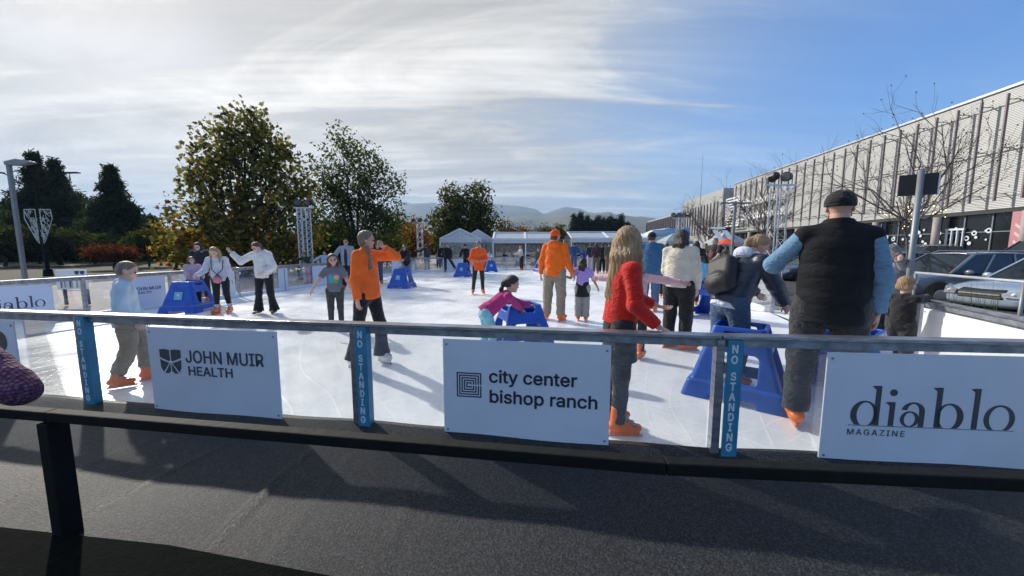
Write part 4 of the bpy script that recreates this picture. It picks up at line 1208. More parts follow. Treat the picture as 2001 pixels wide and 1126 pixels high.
# ------------------------------------------------------------------ tents
def frame_tent(px0, px1, depth, eave_py, ridge_py, label, gable=False, deep=5.0, bays=2, val=.35):
    """long side (or gable) facing the rink"""
    a = onz(px0, depth); b = onz(px1, depth)
    W = b.x - a.x; ze = at(px0, eave_py, depth).z; zr = at(px0, ridge_py, depth + (0 if gable else deep / 2)).z
    root = empty('frame_tent', a, 0, label, 'tent')
    fr = .09
    roof = MB(); 
    if gable:
        for s in (0, 1):
            x0, x1 = (0, W / 2) if s == 0 else (W, W / 2)
            vs = [(x0, 0, ze), (x1, 0, zr), (x1, deep, zr), (x0, deep, ze)]
            vs2 = [(p[0], p[1], p[2] - .03) for p in vs]
            roof.add(vs + vs2, [(0, 1, 2, 3), (7, 6, 5, 4), (0, 4, 5, 1), (1, 5, 6, 2), (2, 6, 7, 3), (3, 7, 4, 0)])
        roof.build('roof', TENT, root)
        g = MB().prism([(0.02, ze + .02), (W - .02, ze + .02), (W / 2, zr - .05)], .02, .03); g.build('gable_panel', TENT, root)
        f = MB()
        f.bar((0, -.03, ze), (W / 2, -.03, zr), fr, fr); f.bar((W, -.03, ze), (W / 2, -.03, zr), fr, fr)
        f.bar((W / 2, -.03, ze), (W / 2, -.03, zr), .05, .05); f.bar((W * .3, -.03, ze), (W * .5, -.03, zr - .3), .05, .05); f.bar((W * .7, -.03, ze), (W * .5, -.03, zr - .3), .05, .05)
        f.bar((0, -.03, ze), (W, -.03, ze), .06, .06)
        f.build('gable_truss', TENTW, root)
    else:
        vs = [(0, 0, ze), (W, 0, ze), (W, deep / 2, zr), (0, deep / 2, zr), (W, deep, ze), (0, deep, ze)]
        roof.add(vs + [(p[0], p[1], p[2] - .03) for p in vs], [(0, 1, 2, 3), (3, 2, 4, 5), (9, 8, 7, 6), (11, 10, 8, 9), (0, 6, 7, 1), (4, 10, 11, 5)]); roof.build('roof', mat('tent roof vinyl', (.36, .42, .50), .35, 0, .08, 1.2), root)
        f = MB()
        for i in range(bays + 1):
            x = W * i / bays; f.bar((x, -.03, ze + .03), (x, deep / 2, zr + .05), .16, .06)
        f.bar((0, -.04, ze + .02), (W, -.04, ze + .02), .06, .12); f.bar((0, deep / 2, zr + .06), (W, deep / 2, zr + .06), .1, .08)
        f.build('roof_ribs', TENTW, root)
    nb = bays if not gable else 1
    MB().box((.0, -.05, ze - val), (W, -.035, ze - .04)).build('valance', TENT, root)
    if gable: MB().box((W - .015, .0, ze - val), (W, deep, ze - .04)).build('valance', TENT, root)
    for i in range(nb + 1):
        x = W * i / nb
        for y in (0, deep): MB().box((x - .05, y - .02, 0), (x + .05, y + .08, ze)).build('pole', TENTW, root)
    MB().box((0.06, deep - .02, .05), (W - .06, deep - .01, ze - .1)).build('clear_wall', VINYL, root)
    for s in (0.02, W - .03): MB().box((s, .1, .05), (s + .012, deep - .1, ze - .1)).build('clear_wall', VINYL, root)
    if gable: MB().box((0.06, .0, .05), (W - .06, .012, ze - .36)).build('clear_wall', VINYL, root)
    return root, W, ze
frame_tent(861, 939, 31.5, 466, 447, 'gabled white tent with a triangular truss left of the row', gable=True, deep=4.2)
frame_tent(905, 963, 36.2, 467, 449, 'second gabled white tent tucked behind the first', gable=True, deep=4.0)
tB, WB, _ = frame_tent(964, 1090, 32, 467.5, 455.5, 'long white tent with two roof bays behind the santa hat skater')
tC, WC, _ = frame_tent(1116, 1262, 33, 466, 454.5, 'long white tent right of the orange beanie')
frame_tent(1258, 1345, 34, 465, 446, 'gabled tent behind the blue banner', gable=True, deep=4)
# blue cloth banner
a = onz(1272, 32.6); b = onz(1345, 32.2)
n = 24; V = []; 
for i in range(n):
    f = i / (n - 1); p = a.lerp(b, f)
    for j, zz in enumerate((0, .5, 1)):
        top = 3.05 + .25 * f; bot = 2.45 + .3 * math.sin(f * 3.1) * .3 + .12 * f
        V.append((p.x, p.y + .05 * math.sin(f * 22 + zz * 2), bot + (top - bot) * zz))
F = [(i * 3 + j, (i + 1) * 3 + j, (i + 1) * 3 + j + 1, i * 3 + j + 1) for i in range(n - 1) for j in (0, 1)]
o = link('cloth_banner', mesh_np('banner', V, F, True), mat('blue banner cloth', (.09, .32, .58), .7, 0, .1, .8, col2=(.45, .60, .72)))
md = o.modifiers.new('thickness', 'SOLIDIFY'); md.thickness = .01
tag(o, 'sagging light blue cloth banner hung before the right gabled tent', 'banner')
# light grey canopies right
def canopy(px0, px1, depth, eave, ridge, label, logo=False):
    a = onz(px0, depth); b = onz(px1, depth); W = b.x - a.x; ze = at(px0, eave, depth).z; zr = at(px0, ridge, depth + W / 2).z
    root = empty('canopy', a, 0, label, 'canopy')
    MB().add([(0, 0, ze), (W, 0, ze), (W, W, ze), (0, W, ze), (W / 2 - .1, W / 2, zr), (W / 2 + .1, W / 2, zr), (0, 0, ze - .25), (W, 0, ze - .25), (W, W, ze - .25), (0, W, ze - .25)],
             [(0, 1, 5, 4), (1, 2, 5), (2, 3, 4, 5), (3, 0, 4), (0, 6, 7, 1), (1, 7, 8, 2), (2, 8, 9, 3), (3, 9, 6, 0)]).build('roof', mat('canopy grey', (.33, .38, .42), .6), root)
    for x in (0, W):
        for y in (0, W): MB().box((x - .03, y - .03, 0), (x + .03, y + .03, ze)).build('leg', ALU, root)
    if logo:
        nrm_ = Vector((0, -(zr - ze), W / 2)).normalized()
        M = Matrix.Translation((W * .30, W * .12, ze + (zr - ze) * .24 + .03)) @ Matrix.Rotation(math.atan2(zr - ze, W / 2), 4, 'X')
        mb = MB()
        for bx in ((-.55, 0, -.2, 1.0), (.1, 0, .45, 1.0), (-.55, -.35, .45, -.02), (-.55, 1.15, .45, 1.4)):
            vs = [M @ Vector(p) for p in ((bx[0], bx[1], 0.01), (bx[2], bx[1], 0.01), (bx[2], bx[3], 0.01), (bx[0], bx[3], 0.01))]
            mb.add(vs, [(0, 1, 2, 3)])
        mb.build('emblem', WHITE, root)
canopy(1402, 1462, 24, 474, 452, 'grey pop up canopy with blocky white emblem behind the man in the brown t-shirt', True)
canopy(1300, 1352, 30, 471, 456, 'pale grey pop up canopy beyond the cream fleece woman')
# orange awning/umbrella bit
p = onz(1415, 21.5); root = empty('parasol', p, 0, 'small orange red parasol under the grey canopy', 'parasol')
MB().tube([(0, 0, 0), (0, 0, 2.0)], .025, 6).build('pole', POLEM, root)
MB().tube([(0, 0, 1.72), (0, 0, 2.05)], [.75, .03], 8, False).build('shade', mat('orange red canvas', (.75, .08, .02), .6), root)

# furniture inside the long tents: tables and chairs
def tchair(loc, rz, grp, lab):
    root = empty('folding_chair', loc, rz, lab, 'chair', grp)
    MB().box((-.22, -.22, .43), (.22, .22, .46)).build('seat', BLKPL, root)
    MB().box((-.22, .2, .5), (.22, .23, .9)).build('backrest', BLKPL, root)
    for x in (-.2, .2):
        for y in (-.2, .2): MB().bar((x, y, 0), (x, y * .9, .43), .03, .03).build('leg', ALU, root)
    return root
ch0 = None
r = np.random.default_rng(8)
for i in range(12):
    px = 985 + i * 22 if i < 5 else 1130 + (i - 5) * 18
    p = onz(px, 33.2 + (i % 2) * 1.5)
    if ch0 is None: ch0 = tchair(p, r.uniform(-1, 1), 'dark folding chairs inside the white tents', 'dark folding chair inside the white tents at the far end')
    else:
        c = copy_tree(ch0); c.location = p; c.rotation_euler.z = r.uniform(-2, 2)
tb0 = None
for i, px in enumerate((975, 1030, 1080, 1150, 1210)):
    p = onz(px, 32.6)
    if tb0 is None:
        tb0 = empty('folding_table', p, 0, 'dark trestle table inside the white tents at the far end', 'table', 'trestle tables inside the white tents')
        MB().box((-.9, -.35, .72), (.9, .35, .76)).build('tabletop', BLKPL, tb0)
        for x in (-.8, .8):
            for y in (-.3, .3): MB().box((x - .02, y - .02, 0), (x + .02, y + .02, .72)).build('leg', ALU, tb0)
    else:
        c = copy_tree(tb0); c.location = p
# ------------------------------------------------------------------ lighting trusses
def lamp_head(root, c, aim, r=.16):
    M = Vector(aim).normalized().to_track_quat('Z', 'Y').to_matrix()
    pts = [Vector(c) + M @ Vector((0, 0, z)) for z in (-.16, -.10, .06, .12)]
    h = MB().tube(pts, [r * .5, r * .85, r, r * 1.05], 12).build('lamp_head', BLKPL, root, smooth=False)
    MB().tube([Vector(c) + M @ Vector((0, 0, .121)), Vector(c) + M @ Vector((0, 0, .126))], [r * .85, r * .8], 12).build('lens', mat('lamp lens', (.10, .12, .15), .15), h)
    MB().tube([Vector(c) + Vector((-r * 1.1, 0, 0)), Vector(c) + Vector((-r * 1.1, 0, -.28)), Vector(c) + Vector((r * 1.1, 0, -.28)), Vector(c) + Vector((r * 1.1, 0, 0))], .018, 5).build('yoke', BLKPL, h)
def truss(px, depth, top_py, w, label, lamps, mtl=ALU, wide=None, base_z=0):
    p = onz(px, depth); H = at(px, top_py, depth).z
    root = empty('lighting_truss', p, 0, label, 'lighting truss', 'lighting trusses around the rink')
    tw = MB(); h = w / 2
    cols = [(-h, -h), (h, -h), (h, h), (-h, h)]
    for x, y in cols: tw.tube([(x, y, 0), (x, y, H)], .025, 6)
    if wide:  # ladder pair look: an extra central pair
        for x in (-.03, .03): tw.tube([(x, -h, 0), (x, -h, H)], .018, 5)
    n = int(H / (w * (.62 if wide else 1.0)))
    for i in range(n):
        z0 = H * i / n; z1 = H * (i + 1) / n
        for k in range(4):
            a = cols[k]; b = cols[(k + 1) % 4]
            if i % 2: a, b = b, a
            tw.tube([(a[0], a[1], z0), (b[0], b[1], z1)], .012, 4)
            if wide: tw.tube([(b[0], b[1], z0), (a[0], a[1], z1)], .012, 4)
    tw.build('lattice', mtl, root)
    MB().box((-.35, -.35, 0.0), (.35, .35, .02)).build('base_plate', POLEM, root)
    MB().bar((-w * (1.15 if wide else 1.5), 0, H + .04), (w * (1.15 if wide else 1.5), 0, H + .04), .06, .06).build('crossbar', mtl, root)
    for dx, aim in lamps: lamp_head(root, (dx, 0, H + .32), aim)
    return root
truss(601, 18.2, 408, .42, 'silver lighting truss before the golden plane tree', [(-.28, (.6, -1, -.4)), (.28, (-.3, -1, -.5))], wide=True)
truss(822, 31, 438, .40, 'distant silver lighting truss beside the rust orange tree', [(-.5, (0, -1, -.3)), (0, (.3, -1, -.3)), (.5, (.5, -1, -.3))])
truss(1508, 13.0, 364, .36, 'silver lighting truss between the backpack and the man in the vest', [(-.22, (-.2, .8, -.3)), (.24, (-1, -.6, -.1))])
truss(1325, 28, 428, .40, 'short silver lighting truss above the cream fleece woman', [(-.55, (0, -1, -.3)), (-.15, (-.3, -1, -.3)), (.2, (0, -1, -.3)), (.6, (.5, -1, -.3))])

# ------------------------------------------------------------------ lamps and poles
p = onz(52, 13.5); top = at(15, 322, 13.5); H = top.z
root = empty('street_lamp', p, 0, 'square grey lamp post with one flat angular head at the far left', 'street lamp')
MB().bar((0, 0, 0), (0, 0, H), .11, .10, up=(0, 1, 0)).build('post', POLEM, root, bevel=.005)
MB().prism([(-.06, H - .02), (-.06, H + .10), (.35, H + .19), (.85, H + .12), (.92, H + .06), (.45, H - .04), (.07, H - .02)], -.09, .09).build('lamp_head', POLEM, root, bevel=.01)
p = onz(95, 19.5); H = at(85, 362, 19.5).z
root = empty('street_lamp', p, 0, 'slender black lamp post with two curved arms and a hanging winter ornament', 'street lamp')
MB().tube([(0, 0, 0), (0, 0, H)], [.09, .06], 8).build('post', BLACKP, root)
for s in (-1, 1):
    MB().tube([(0, 0, H - .05), (s * .7, 0, H + .05), (s * 1.5, 0, H + .55), (s * 1.75, 0, H + .62)], [.035, .03, .025, .02], 6).build('arm', BLACKP, root)
    MB().box((s * 1.95 - .32, -.1, H + .60), (s * 1.95 + .32, .1, H + .65)).build('lamp_head', BLACKP, root)
MB().tube([(0.0, 0, 0.0), (0, 0, .4)], [.2, .16], 10).build('base', BLACKP, root)
# ornament: two shield shaped wire frames either side of the pole
zt_ = at(90, 410, 19.5).z; zb_ = at(90, 476, 19.5).z
om = MB(); WIRE = mat('tinsel wire', (.55, .55, .50), .5, .2)
for s in (-1, 1):
    out = [(s * .10, zt_), (s * .68, zt_), (s * .72, zt_ - .45), (s * .45, zt_ - 1.1), (s * .22, zb_ + .15), (s * .12, zb_)]
    for a, b in zip(out, out[1:]): om.tube([(a[0], -.1, a[1]), (b[0], -.1, b[1])], .022, 4)
    om.tube([(s * .12, -.1, zt_), (s * .12, -.1, zb_)], .02, 4)
    r = np.random.default_rng(3)
    for i in range(48):
        f = r.random(); zz = zt_ - (zt_ - zb_) * f * .92; wmax = (.66 - .55 * f); x = s * (.12 + wmax * r.random())
        a = r.uniform(0, PI); om.tube([(x, -.1, zz), (x + .12 * math.cos(a), -.1, zz + .12 * math.sin(a)), (x + .1 * math.cos(a + 1), -.1, zz + .2)], .014, 4)
om.build('winter_ornament', WIRE, root)
p = onz(733, 33); H = at(733, 421, 33).z
root = empty('street_lamp', p, 0, 'thin distant lamp post with a single arm before the dark green tree', 'street lamp')
MB().tube([(0, 0, 0), (0, 0, H)], .07, 6).build('post', POLEM, root); MB().box((-.05, -.1, H), (1.0, .1, H + .07)).build('lamp_head', POLEM, root)
p = onz(1427, 17.5); H = at(1430, 397, 17.5).z
root = empty('street_lamp', p, 0, 'slim T shaped lamp post left of the backpack woman', 'street lamp')
MB().tube([(0, 0, 0), (0, 0, H)], [.075, .06], 8).build('post', POLEM, root)
for s in (-1, 1): MB().box((min(s * .1, s * .72), -.09, H - .03), (max(s * .1, s * .72), .09, H + .03)).build('lamp_head', POLEM, root)
MB().tube([(0, 0, H - .08), (0, 0, H + .06)], .1, 8).build('hub', POLEM, root)
# pole with monitor
p = onz(1757, 4.7); H = at(1765, 332, 4.7).z
root = empty('monitor_pole', p, 0, 'round grey steel pole carrying a black monitor beside the woman with glasses', 'pole')
MB().tube([(0, 0, 0), (0, 0, H)], .032, 14).build('pole', POLEM, root, smooth=True)
M = Matrix.Translation((.045, .07, H - .17)) @ Matrix.Rotation(rad(-38), 4, 'Z')
mo = MB().box((-.17, -.02, -.13), (.17, .02, .13), M).build('monitor', BLKPL, root, bevel=.004)
MB().box((.171, -.025, -.132), (.185, .025, .132), M).build('monitor_edge', ALU, mo)
for zz in (-.08, .08): MB().bar((0, 0, H - .17 + zz), tuple(M @ Vector((0, 0, zz))), .03, .03).build('bracket', ALU, root)
MB().tube([(0, 0, 0), (0, 0, .015)], .14, 14).build('base_plate', POLEM, root)
# pipe handrail outside right
a = unp(1790, 533, 1.0); b = unp(2010, 552, 1.0)
root = empty('pipe_rail', (a.x, a.y, 0), 0, 'pale round pipe handrail in front of the parked cars', 'handrail')
A_ = Vector((0, 0, 1.0)); B_ = b - a + Vector((0, 0, 1.0)); B_.z = 1.0
MB().tube([A_, B_, B_ + (B_ - A_) * .3], .024, 10).build('rail', mat('pale pipe', (.6, .63, .68), .35, .4), root, smooth=True)
for f in (0, .975): 
    q = A_.lerp(B_, f); MB().tube([(q.x, q.y, 0), (q.x, q.y, .98)], .024, 10).build('post', POLEM, root, smooth=True)
# information board at the left behind the fence
a = at(107, 527, 9.6); d_ = a.y
root = empty('notice_board', (a.x, a.y, 0), rad(8), 'low white notice board with two small blue crests behind the left fence', 'notice board')
Wn = 52 / FPX * d_; 
MB().box((0, 0, .42), (Wn, .03, .93)).build('panel', WHITE, root)
for x in (.70, .88):
    cc = Wn * x; MB().prism([(cc - .05, .90), (cc + .05, .90), (cc + .045, .83), (cc, .80), (cc - .045, .83)], -.006, -.001).build('crest', mat('navy', (.03, .05, .2), .5), root)
mb = MB()
for i, x in enumerate((.12, .26, .42, .50, .64, .80)):
    mb.box((Wn * x, -.005, .46), (Wn * x + (.04 if i % 2 == 0 else .015), -.001, .66))
mb.build('print', INKG, root)
for x in (.08, Wn - .1): MB().box((x, .04, 0), (x + .06, .08, .8)).build('leg', BLACKP, root)
# planter kerb and trash bin-like posts behind the left fence
p = unp(455, 574, 0); root = MB().tube([(0, 0, 0), (0, 0, .35), (0, 0, .7), (0, 0, .75)], [.28, .34, .36, .30], 16).build('round_planter', mat('white planter', (.5, .52, .54), .6), None, (p.x - 1.6, p.y + .4, 0), smooth=True)
tag(root, 'round pale planter just behind the left fence', 'planter')
# ------------------------------------------------------------------ blue skating aids
def aid_mesh(h):
    S = SDF(0.012)
    H = .72
    def planes(P, g, z0, z1):
        x, y, z = P[..., 0], P[..., 1], P[..., 2]
        f = np.clip(z / H, 0, 1.2)
        wx = .40 - .19 * f + g; wy = .44 - .21 * f + g
        fl = np.where(z < .17, .022, 0.0) * np.clip((.17 - z) * 60 + .4, 0, 1)
        d = np.maximum(np.abs(x) - wx - fl, np.abs(y) - wy - fl)
        # rounded vertical edges
        qx = np.abs(x) - wx - fl + .05; qy = np.abs(y) - wy - fl + .05
        d = np.maximum(d, np.hypot(np.maximum(qx, 0), np.maximum(qy, 0)) - .05)
        return np.maximum(d, np.maximum(z0 - z, z - z1))
    def shell(P):
        o = planes(P, 0, .0, H); i = planes(P, -.032, -1, 2)
        # floor of the tray inside, just under the rim
        t = np.maximum(planes(P, -.02, .50, .53), P[..., 1] * -1 - .02)
        return np.minimum(np.maximum(o, -i), t)
    S.fn(shell, (-.48, -.52, -.02), (.48, .52, .76))
    S.rbox((0, 0.0, .335), (1, .19, .135), rd=.05, op='s', k=.01)
    S.rbox((0, 0, .645), (1, .12, .028), rd=.02, op='s', k=.01)
    S.rbox((0, 0, 0), (1, .20, .055), rd=.03, op='s', k=.01)
    S.rbox((0, 0, 0), (.18, 1, .055), rd=.03, op='s', k=.01)
    S.rbox((0, -.45, .2), (.23, .3, .30), rd=.05, op='s', k=.01)
    S.rbox((0, -.35, .66), (.12, .3, .03), rd=.02, op='s', k=.01)
    return S.mesh(h)
Va, Fa = aid_mesh(.0105)
AIDM = mesh_np('aid', Va, Fa, True); AIDM.materials.append(BLUEP)
STK = mat('pale blue sticker', (.16, .38, .58), .4, 0, .1, 6)
aid0 = None
def aid(pos, head, label):
    """head: direction in which the front faces"""
    global aid0
    if aid0 is None:
        aid0 = empty('skating_aid', pos, -(rad(head) + math.atan2(pos.x, pos.y)), label, 'skating aid', 'blue plastic skating aids on the ice')
        link('body', AIDM, None, aid0)
        slope = math.atan2(.21, .72)
        M = Matrix.Translation((0, .3355, .40)) @ Matrix.Rotation(slope, 4, 'X')
        st = MB().box((-.085, -.0, -.09), (.085, .006, .09), M).build('sticker', STK, aid0)
        M2 = M @ Matrix.Translation((0, .0065, 0))
        MB().ell((0, 0, 0), (.028, .002, .04), 10, 6).build('mark', LETW, st, M2.translation)
        return aid0
    c = copy_tree(aid0); c.location = pos; c.rotation_euler = (0, 0, -(rad(head) + math.atan2(pos.x, pos.y))); c['label'] = label
    return c
aid(onz(1440, 3.72), 276, 'large near blue skating aid tilted under the woman with the backpack')
aid(onz(1018, 5.2), 70, 'blue skating aid held by the girl in the magenta sweater')
aid(onz(373, 8.75), 215, 'blue skating aid in front of the small girl in lilac at the left')
aid(onz(786, 14.0), 205, 'blue skating aid leaned on by the woman in black with sunglasses')
aid(onz(905, 19.5), 195, 'blue skating aid pushed by the person in the black beanie')
aid(onz(960, 23.5), 180, 'blue skating aid with a small child behind the orange anorak guard')
aid(onz(1058, 23.5), 150, 'blue skating aid just left of the man in the orange beanie')
aid(onz(1650, 3.5), 10, 'blue skating aid in front of the man in the black vest')
aid(onz(1388, 7.9), 20, 'blue skating aid before the child in the light blue jacket')

# ------------------------------------------------------------------ parked cars
def car(front, head, label, col, S=1.0, z0=-.3, rails=True, Ht=1.62, seed=0):
    """front: ground point under the middle of the bumper; head: compass heading of the nose"""
    L = 4.6 * S; W = .92 * S
    h = rad(head); nose = Vector((math.sin(h), math.cos(h), 0))
    root = empty('parked_car', (front.x - nose.x * L / 2, front.y - nose.y * L / 2, z0), -h + PI / 2, label, 'car', 'cars parked beside the rink')
    paint = mat('car paint', col, .28, .35, .03, 2, coat=.8)
    ch = Ht
    # local: +x nose, y left
    st = [(-L / 2, .40, .62, .80), (-L / 2 + .12, .30, .95, .93), (-L / 2 + .7, .24, 1.02, 1.0), (-.7, .22, 1.02, 1.0), (.6, .22, 1.01, 1.0), (1.0, .22, 1.02, 1.0), (1.45, .24, .98, .98), (L / 2 - .28, .28, .90, .92), (L / 2 - .08, .34, .76, .82), (L / 2, .42, .62, .72)]
    V = []; k = 11
    for x, zb, zt, wf in st:
        w = W * wf; t = ch / 1.62
        zt *= t
        half = [(w * .90, zb), (w * .99, zb + (zt - zb) * .22), (w, zb + (zt - zb) * .55), (w * .97, zt - .10), (w * .88, zt - .015)]
        for y, z in half: V.append((x, y, z))
        V.append((x, 0, zt + .035))
        for y, z in half[::-1]: V.append((x, -y, z))
    F = []
    for i in range(len(st) - 1):
        for j in range(k - 1):
            a = i * k + j; F.append((a, a + 1, a + k + 1, a + k))
        F.append((i * k + k - 1, i * k, i * k + k, i * k + 2 * k - 1))
    mb = MB().add(V, F); n = len(st)
    mb.f.append(tuple(range(k - 1, -1, -1))); mb.f.append(tuple((n - 1) * k + j for j in range(k)))
    o = mb.build('body', paint, root, smooth=True)
    md = o.modifiers.new('subsurf', 'SUBSURF'); md.levels = 2; md.render_levels = 2
    t = ch / 1.62
    zb_ = 1.0 * t; zr = ch - .03
    # cabin: base corners and roof corners
    bx0, bx1 = -L / 2 + .18, 1.02; rx0, rx1 = -L / 2 + .55, .15
    by, ry = W * .87, W * .68
    def P(f, g, s):   # f along 0 rear..1 front, g 0 base..1 roof
        x = (bx0 + (bx1 - bx0) * f) * (1 - g) + (rx0 + (rx1 - rx0) * f) * g
        return Vector((x, s * (by * (1 - g) + ry * g), zb_ + (zr - zb_) * g + .0))
    rf = MB()
    nr = 7
    for i in range(nr):
        f = i / (nr - 1)
        for s in np.linspace(-1, 1, 7):
            p = P(f, 1, 1); rf.v.append((p.x, s * (ry + .015), zr + .045 * (1 - s * s) + .035 * math.sin(PI * f) - .005))
    for i in range(nr - 1):
        for j in range(6): a = i * 7 + j; rf.f.append((a, a + 7, a + 8, a + 1))
    ro = rf.build('roof', paint, root, smooth=True)
    md = ro.modifiers.new('thickness', 'SOLIDIFY'); md.thickness = .035
    for s in (-1, 1):
        for f in (0.0, .36, .68, 1.0):
            MB().bar(P(f, 0, s), P(f, 1, s), .06, .05 if f in (0, 1) else .045, up=(0, 1, 0)).build('pillar', paint, root)
    for s in (-1, 1):
        for f0, f1 in ((.02, .345), (.375, .665), (.695, .975)):
            q = [P(f0, .03, s), P(f1, .03, s), P(f1, .97, s), P(f0, .97, s)]
            g = MB().add(q + [p + Vector((0, -s * .01, 0)) for p in q], [(0, 1, 2, 3), (7, 6, 5, 4), (0, 4, 5, 1), (1, 5, 6, 2), (2, 6, 7, 3), (3, 7, 4, 0)]); g.build('side_window', DKGLASS, root)
    for f, nm in ((1, 'windshield'), (0, 'rear_window')):
        q = [P(f, .0, -1), P(f, .0, 1), P(f, .98, 1), P(f, .98, -1)]
        q = [Vector((p.x, p.y * .94, p.z)) for p in q]; dx = .015 if f else -.015
        MB().add(q + [p + Vector((-dx, 0, -.01)) for p in q], [(0, 1, 2, 3), (7, 6, 5, 4), (0, 4, 5, 1), (1, 5, 6, 2), (2, 6, 7, 3), (3, 7, 4, 0)]).build(nm, m_wind, root)
    # grille and lights follow the nose
    gx = L / 2
    gz = .70 * t
    gr = MB().prism([(gx - .14, gz + .10), (gx + .0, gz + .04), (gx + .02, gz - .12), (gx - .03, gz - .16), (gx - .12, gz - .1)], -.42, .42).build('grille', BLKPL, root)
    br = MB()
    br.box((gx + .0, -.40, gz - .045), (gx + .035, .40, gz - .015))
    br.build('chrome_bar', ALU, gr)
    for s in (-1, 1):
        hl = MB().add([(gx + .04, s * .44, gz + .03), (gx - .04, s * .74, gz + .10), (gx - .30, s * .86, gz + .15), (gx - .24, s * .88, gz + .01), (gx - .02, s * .76, gz - .08), (gx + .05, s * .46, gz - .07)] + [(gx - .2, s * .44, gz + .03), (gx - .3, s * .7, gz + .08), (gx - .45, s * .80, gz + .10), (gx - .45, s * .8, gz), (gx - .3, s * .7, gz - .08), (gx - .2, s * .44, gz - .07)],
            [(0, 1, 4, 5), (1, 2, 3, 4), (0, 6, 7, 1), (1, 7, 8, 2), (2, 8, 9, 3), (3, 9, 10, 4), (4, 10, 11, 5), (5, 11, 6, 0)]).build('headlight', mat('headlamp lens', (.45, .47, .5), .08, .5, .3, 20), root)
        MB().ell((gx - .02, s * .62, gz + .005), (.05, .05, .045), 10, 6).build('bulb', WHITE, hl)
        mi = MB().ell((.72, s * (W + .10), zb_ + .06), (.07, .12, .085), 10, 6).build('mirror', paint, root, smooth=True)
    if rails:
        for s in (-1, 1):
            MB().tube([P(.08, 1, s) + Vector((0, -s * .05, .03)), P(.15, 1, s) + Vector((0, -s * .05, .10)), P(.85, 1, s) + Vector((0, -s * .05, .10)), P(.95, 1, s) + Vector((0, -s * .05, .03))], .018, 6).build('roof_rail', ALU, root)
    for x in (-L / 2 + .85, L / 2 - .9):
        for s in (-1, 1):
            MB().tube([(x, s * (W - .02), .36), (x, s * (W + .004), .36)], .43, 20).build('wheel_arch', BLKPL, root)
            wlo = MB().tube([(x, s * (W - .20), .34), (x, s * (W - .18), .34), (x, s * (W + .0), .34), (x, s * (W + .02), .34)], [.31, .34, .34, .31], 22).build('wheel', mat('tyre', (.02, .02, .02), .8) if 'tyre' not in bpy.data.materials else bpy.data.materials['tyre'], root)
            MB().tube([(x, s * (W + .021), .34), (x, s * (W + .03), .34)], [.21, .19], 14).build('rim', ALU, wlo)
    return root
m_wind = mat('windshield glass', (.015, .025, .035), .08, 0, .3, 1, spec=.35)
car(Vector((11.75, 9.2, 0)), 268, 'silver blue crossover with chrome grille parked closest to the toddler', (.34, .42, .52), Ht=1.6)
car(Vector((12.0, 11.95, 0)), 270, 'grey crossover with dark side windows, second from the toddler in the parked row', (.16, .18, .22), Ht=1.64)
car(Vector((12.2, 14.8, 0)), 270, 'black crossover with pale roof rails, third in the parked row', (.03, .035, .045), Ht=1.60)
car(Vector((12.4, 17.7, 0)), 270, 'dark hatchback, fourth in the parked row', (.04, .05, .06), Ht=1.6)
car(Vector((12.6, 20.6, 0)), 270, 'white car, fifth in the parked row', (.5, .5, .5), Ht=1.6)
car(Vector((22.2, 17.0, 0)), 265, 'tall black sport utility car behind the first row, under the pink wall', (.02, .022, .026), 1.08, z0=0, Ht=1.85)
car(Vector((21.0, 21.2, 0)), 268, 'black wagon with sky lit windshield behind the first row', (.025, .028, .03), 1.0, z0=0, Ht=1.62)
car(Vector((20.8, 25.2, 0)), 270, 'dark sedan farthest back before the shopfront doors', (.03, .035, .04), 1.0, z0=0, Ht=1.5, rails=False)
# grass tufts at the kerb by the toddler
r = np.random.default_rng(12); mbg = []
for i in range(60):
    p = unp(r.uniform(1800, 1960), r.uniform(590, 615), 0.0) + Vector((0, 0, 0)); a = r.uniform(0, 2 * PI); h_ = r.uniform(.35, .95)
    mbg.append([(p.x, p.y, 0), (p.x + .012, p.y, 0), (p.x + .10 * math.cos(a), p.y + .1 * math.sin(a), h_)])
V = np.array(mbg).reshape(-1, 3); F = np.arange(len(V)).reshape(-1, 3)
o = leaf_obj('tall_grass', V, F, np.tile((.05, .09, .03), (len(V), 1))); tag(o, 'thin tall grass blades at the kerb before the parked cars', 'grass', kind='stuff')
# ------------------------------------------------------------------ people
def m_skin(col):
    m = mat('skin', col, .55, 0, .08, 14, .08, 120, spec=.35)
    b = m.node_tree.nodes['Principled BSDF']; b.inputs['Subsurface Weight'].default_value = .08; b.inputs['Subsurface Radius'].default_value = (.02, .008, .004)
    return m
SK1 = m_skin((.56, .33, .25)); SK2 = m_skin((.42, .24, .17)); SK3 = m_skin((.62, .40, .32))
def m_hair(name, c1, c2):
    return mat(name, c1, .45, 0, .1, 60, .8, 110, stretch=(1, 1, .10), col2=c2, spec=.5, detail=3)
HDARK = m_hair('dark hair', (.012, .010, .009), (.035, .025, .02)); HBRN = m_hair('brown hair', (.045, .026, .016), (.11, .065, .035))
HBLD = m_hair('blond hair', (.22, .13, .06), (.46, .30, .15)); HASH = m_hair('ash blond hair', (.10, .075, .055), (.28, .21, .15)); HGRY = m_hair('grey hair', (.10, .10, .10), (.28, .28, .28))
ORSK = mat('orange boot shell', (.80, .16, .012), .38, 0, .10, 9, .05, 30); LINER = mat('boot liner', (.03, .03, .035), .8)
BLADE = mat('skate blade', (.45, .45, .48), .25, .9); BUCK = mat('buckle', (.25, .25, .27), .35, .6)
WSK = mat('white skate leather', (.75, .76, .78), .4, 0, .05, 6); SHOE = mat('brown shoe', (.10, .055, .04), .7)
EYEW = mat('eye', (.03, .02, .015), .2); LIPS = mat('lips', (.36, .12, .10), .5); LENSM = mat('sunglass lens', (.01, .01, .012), .1)
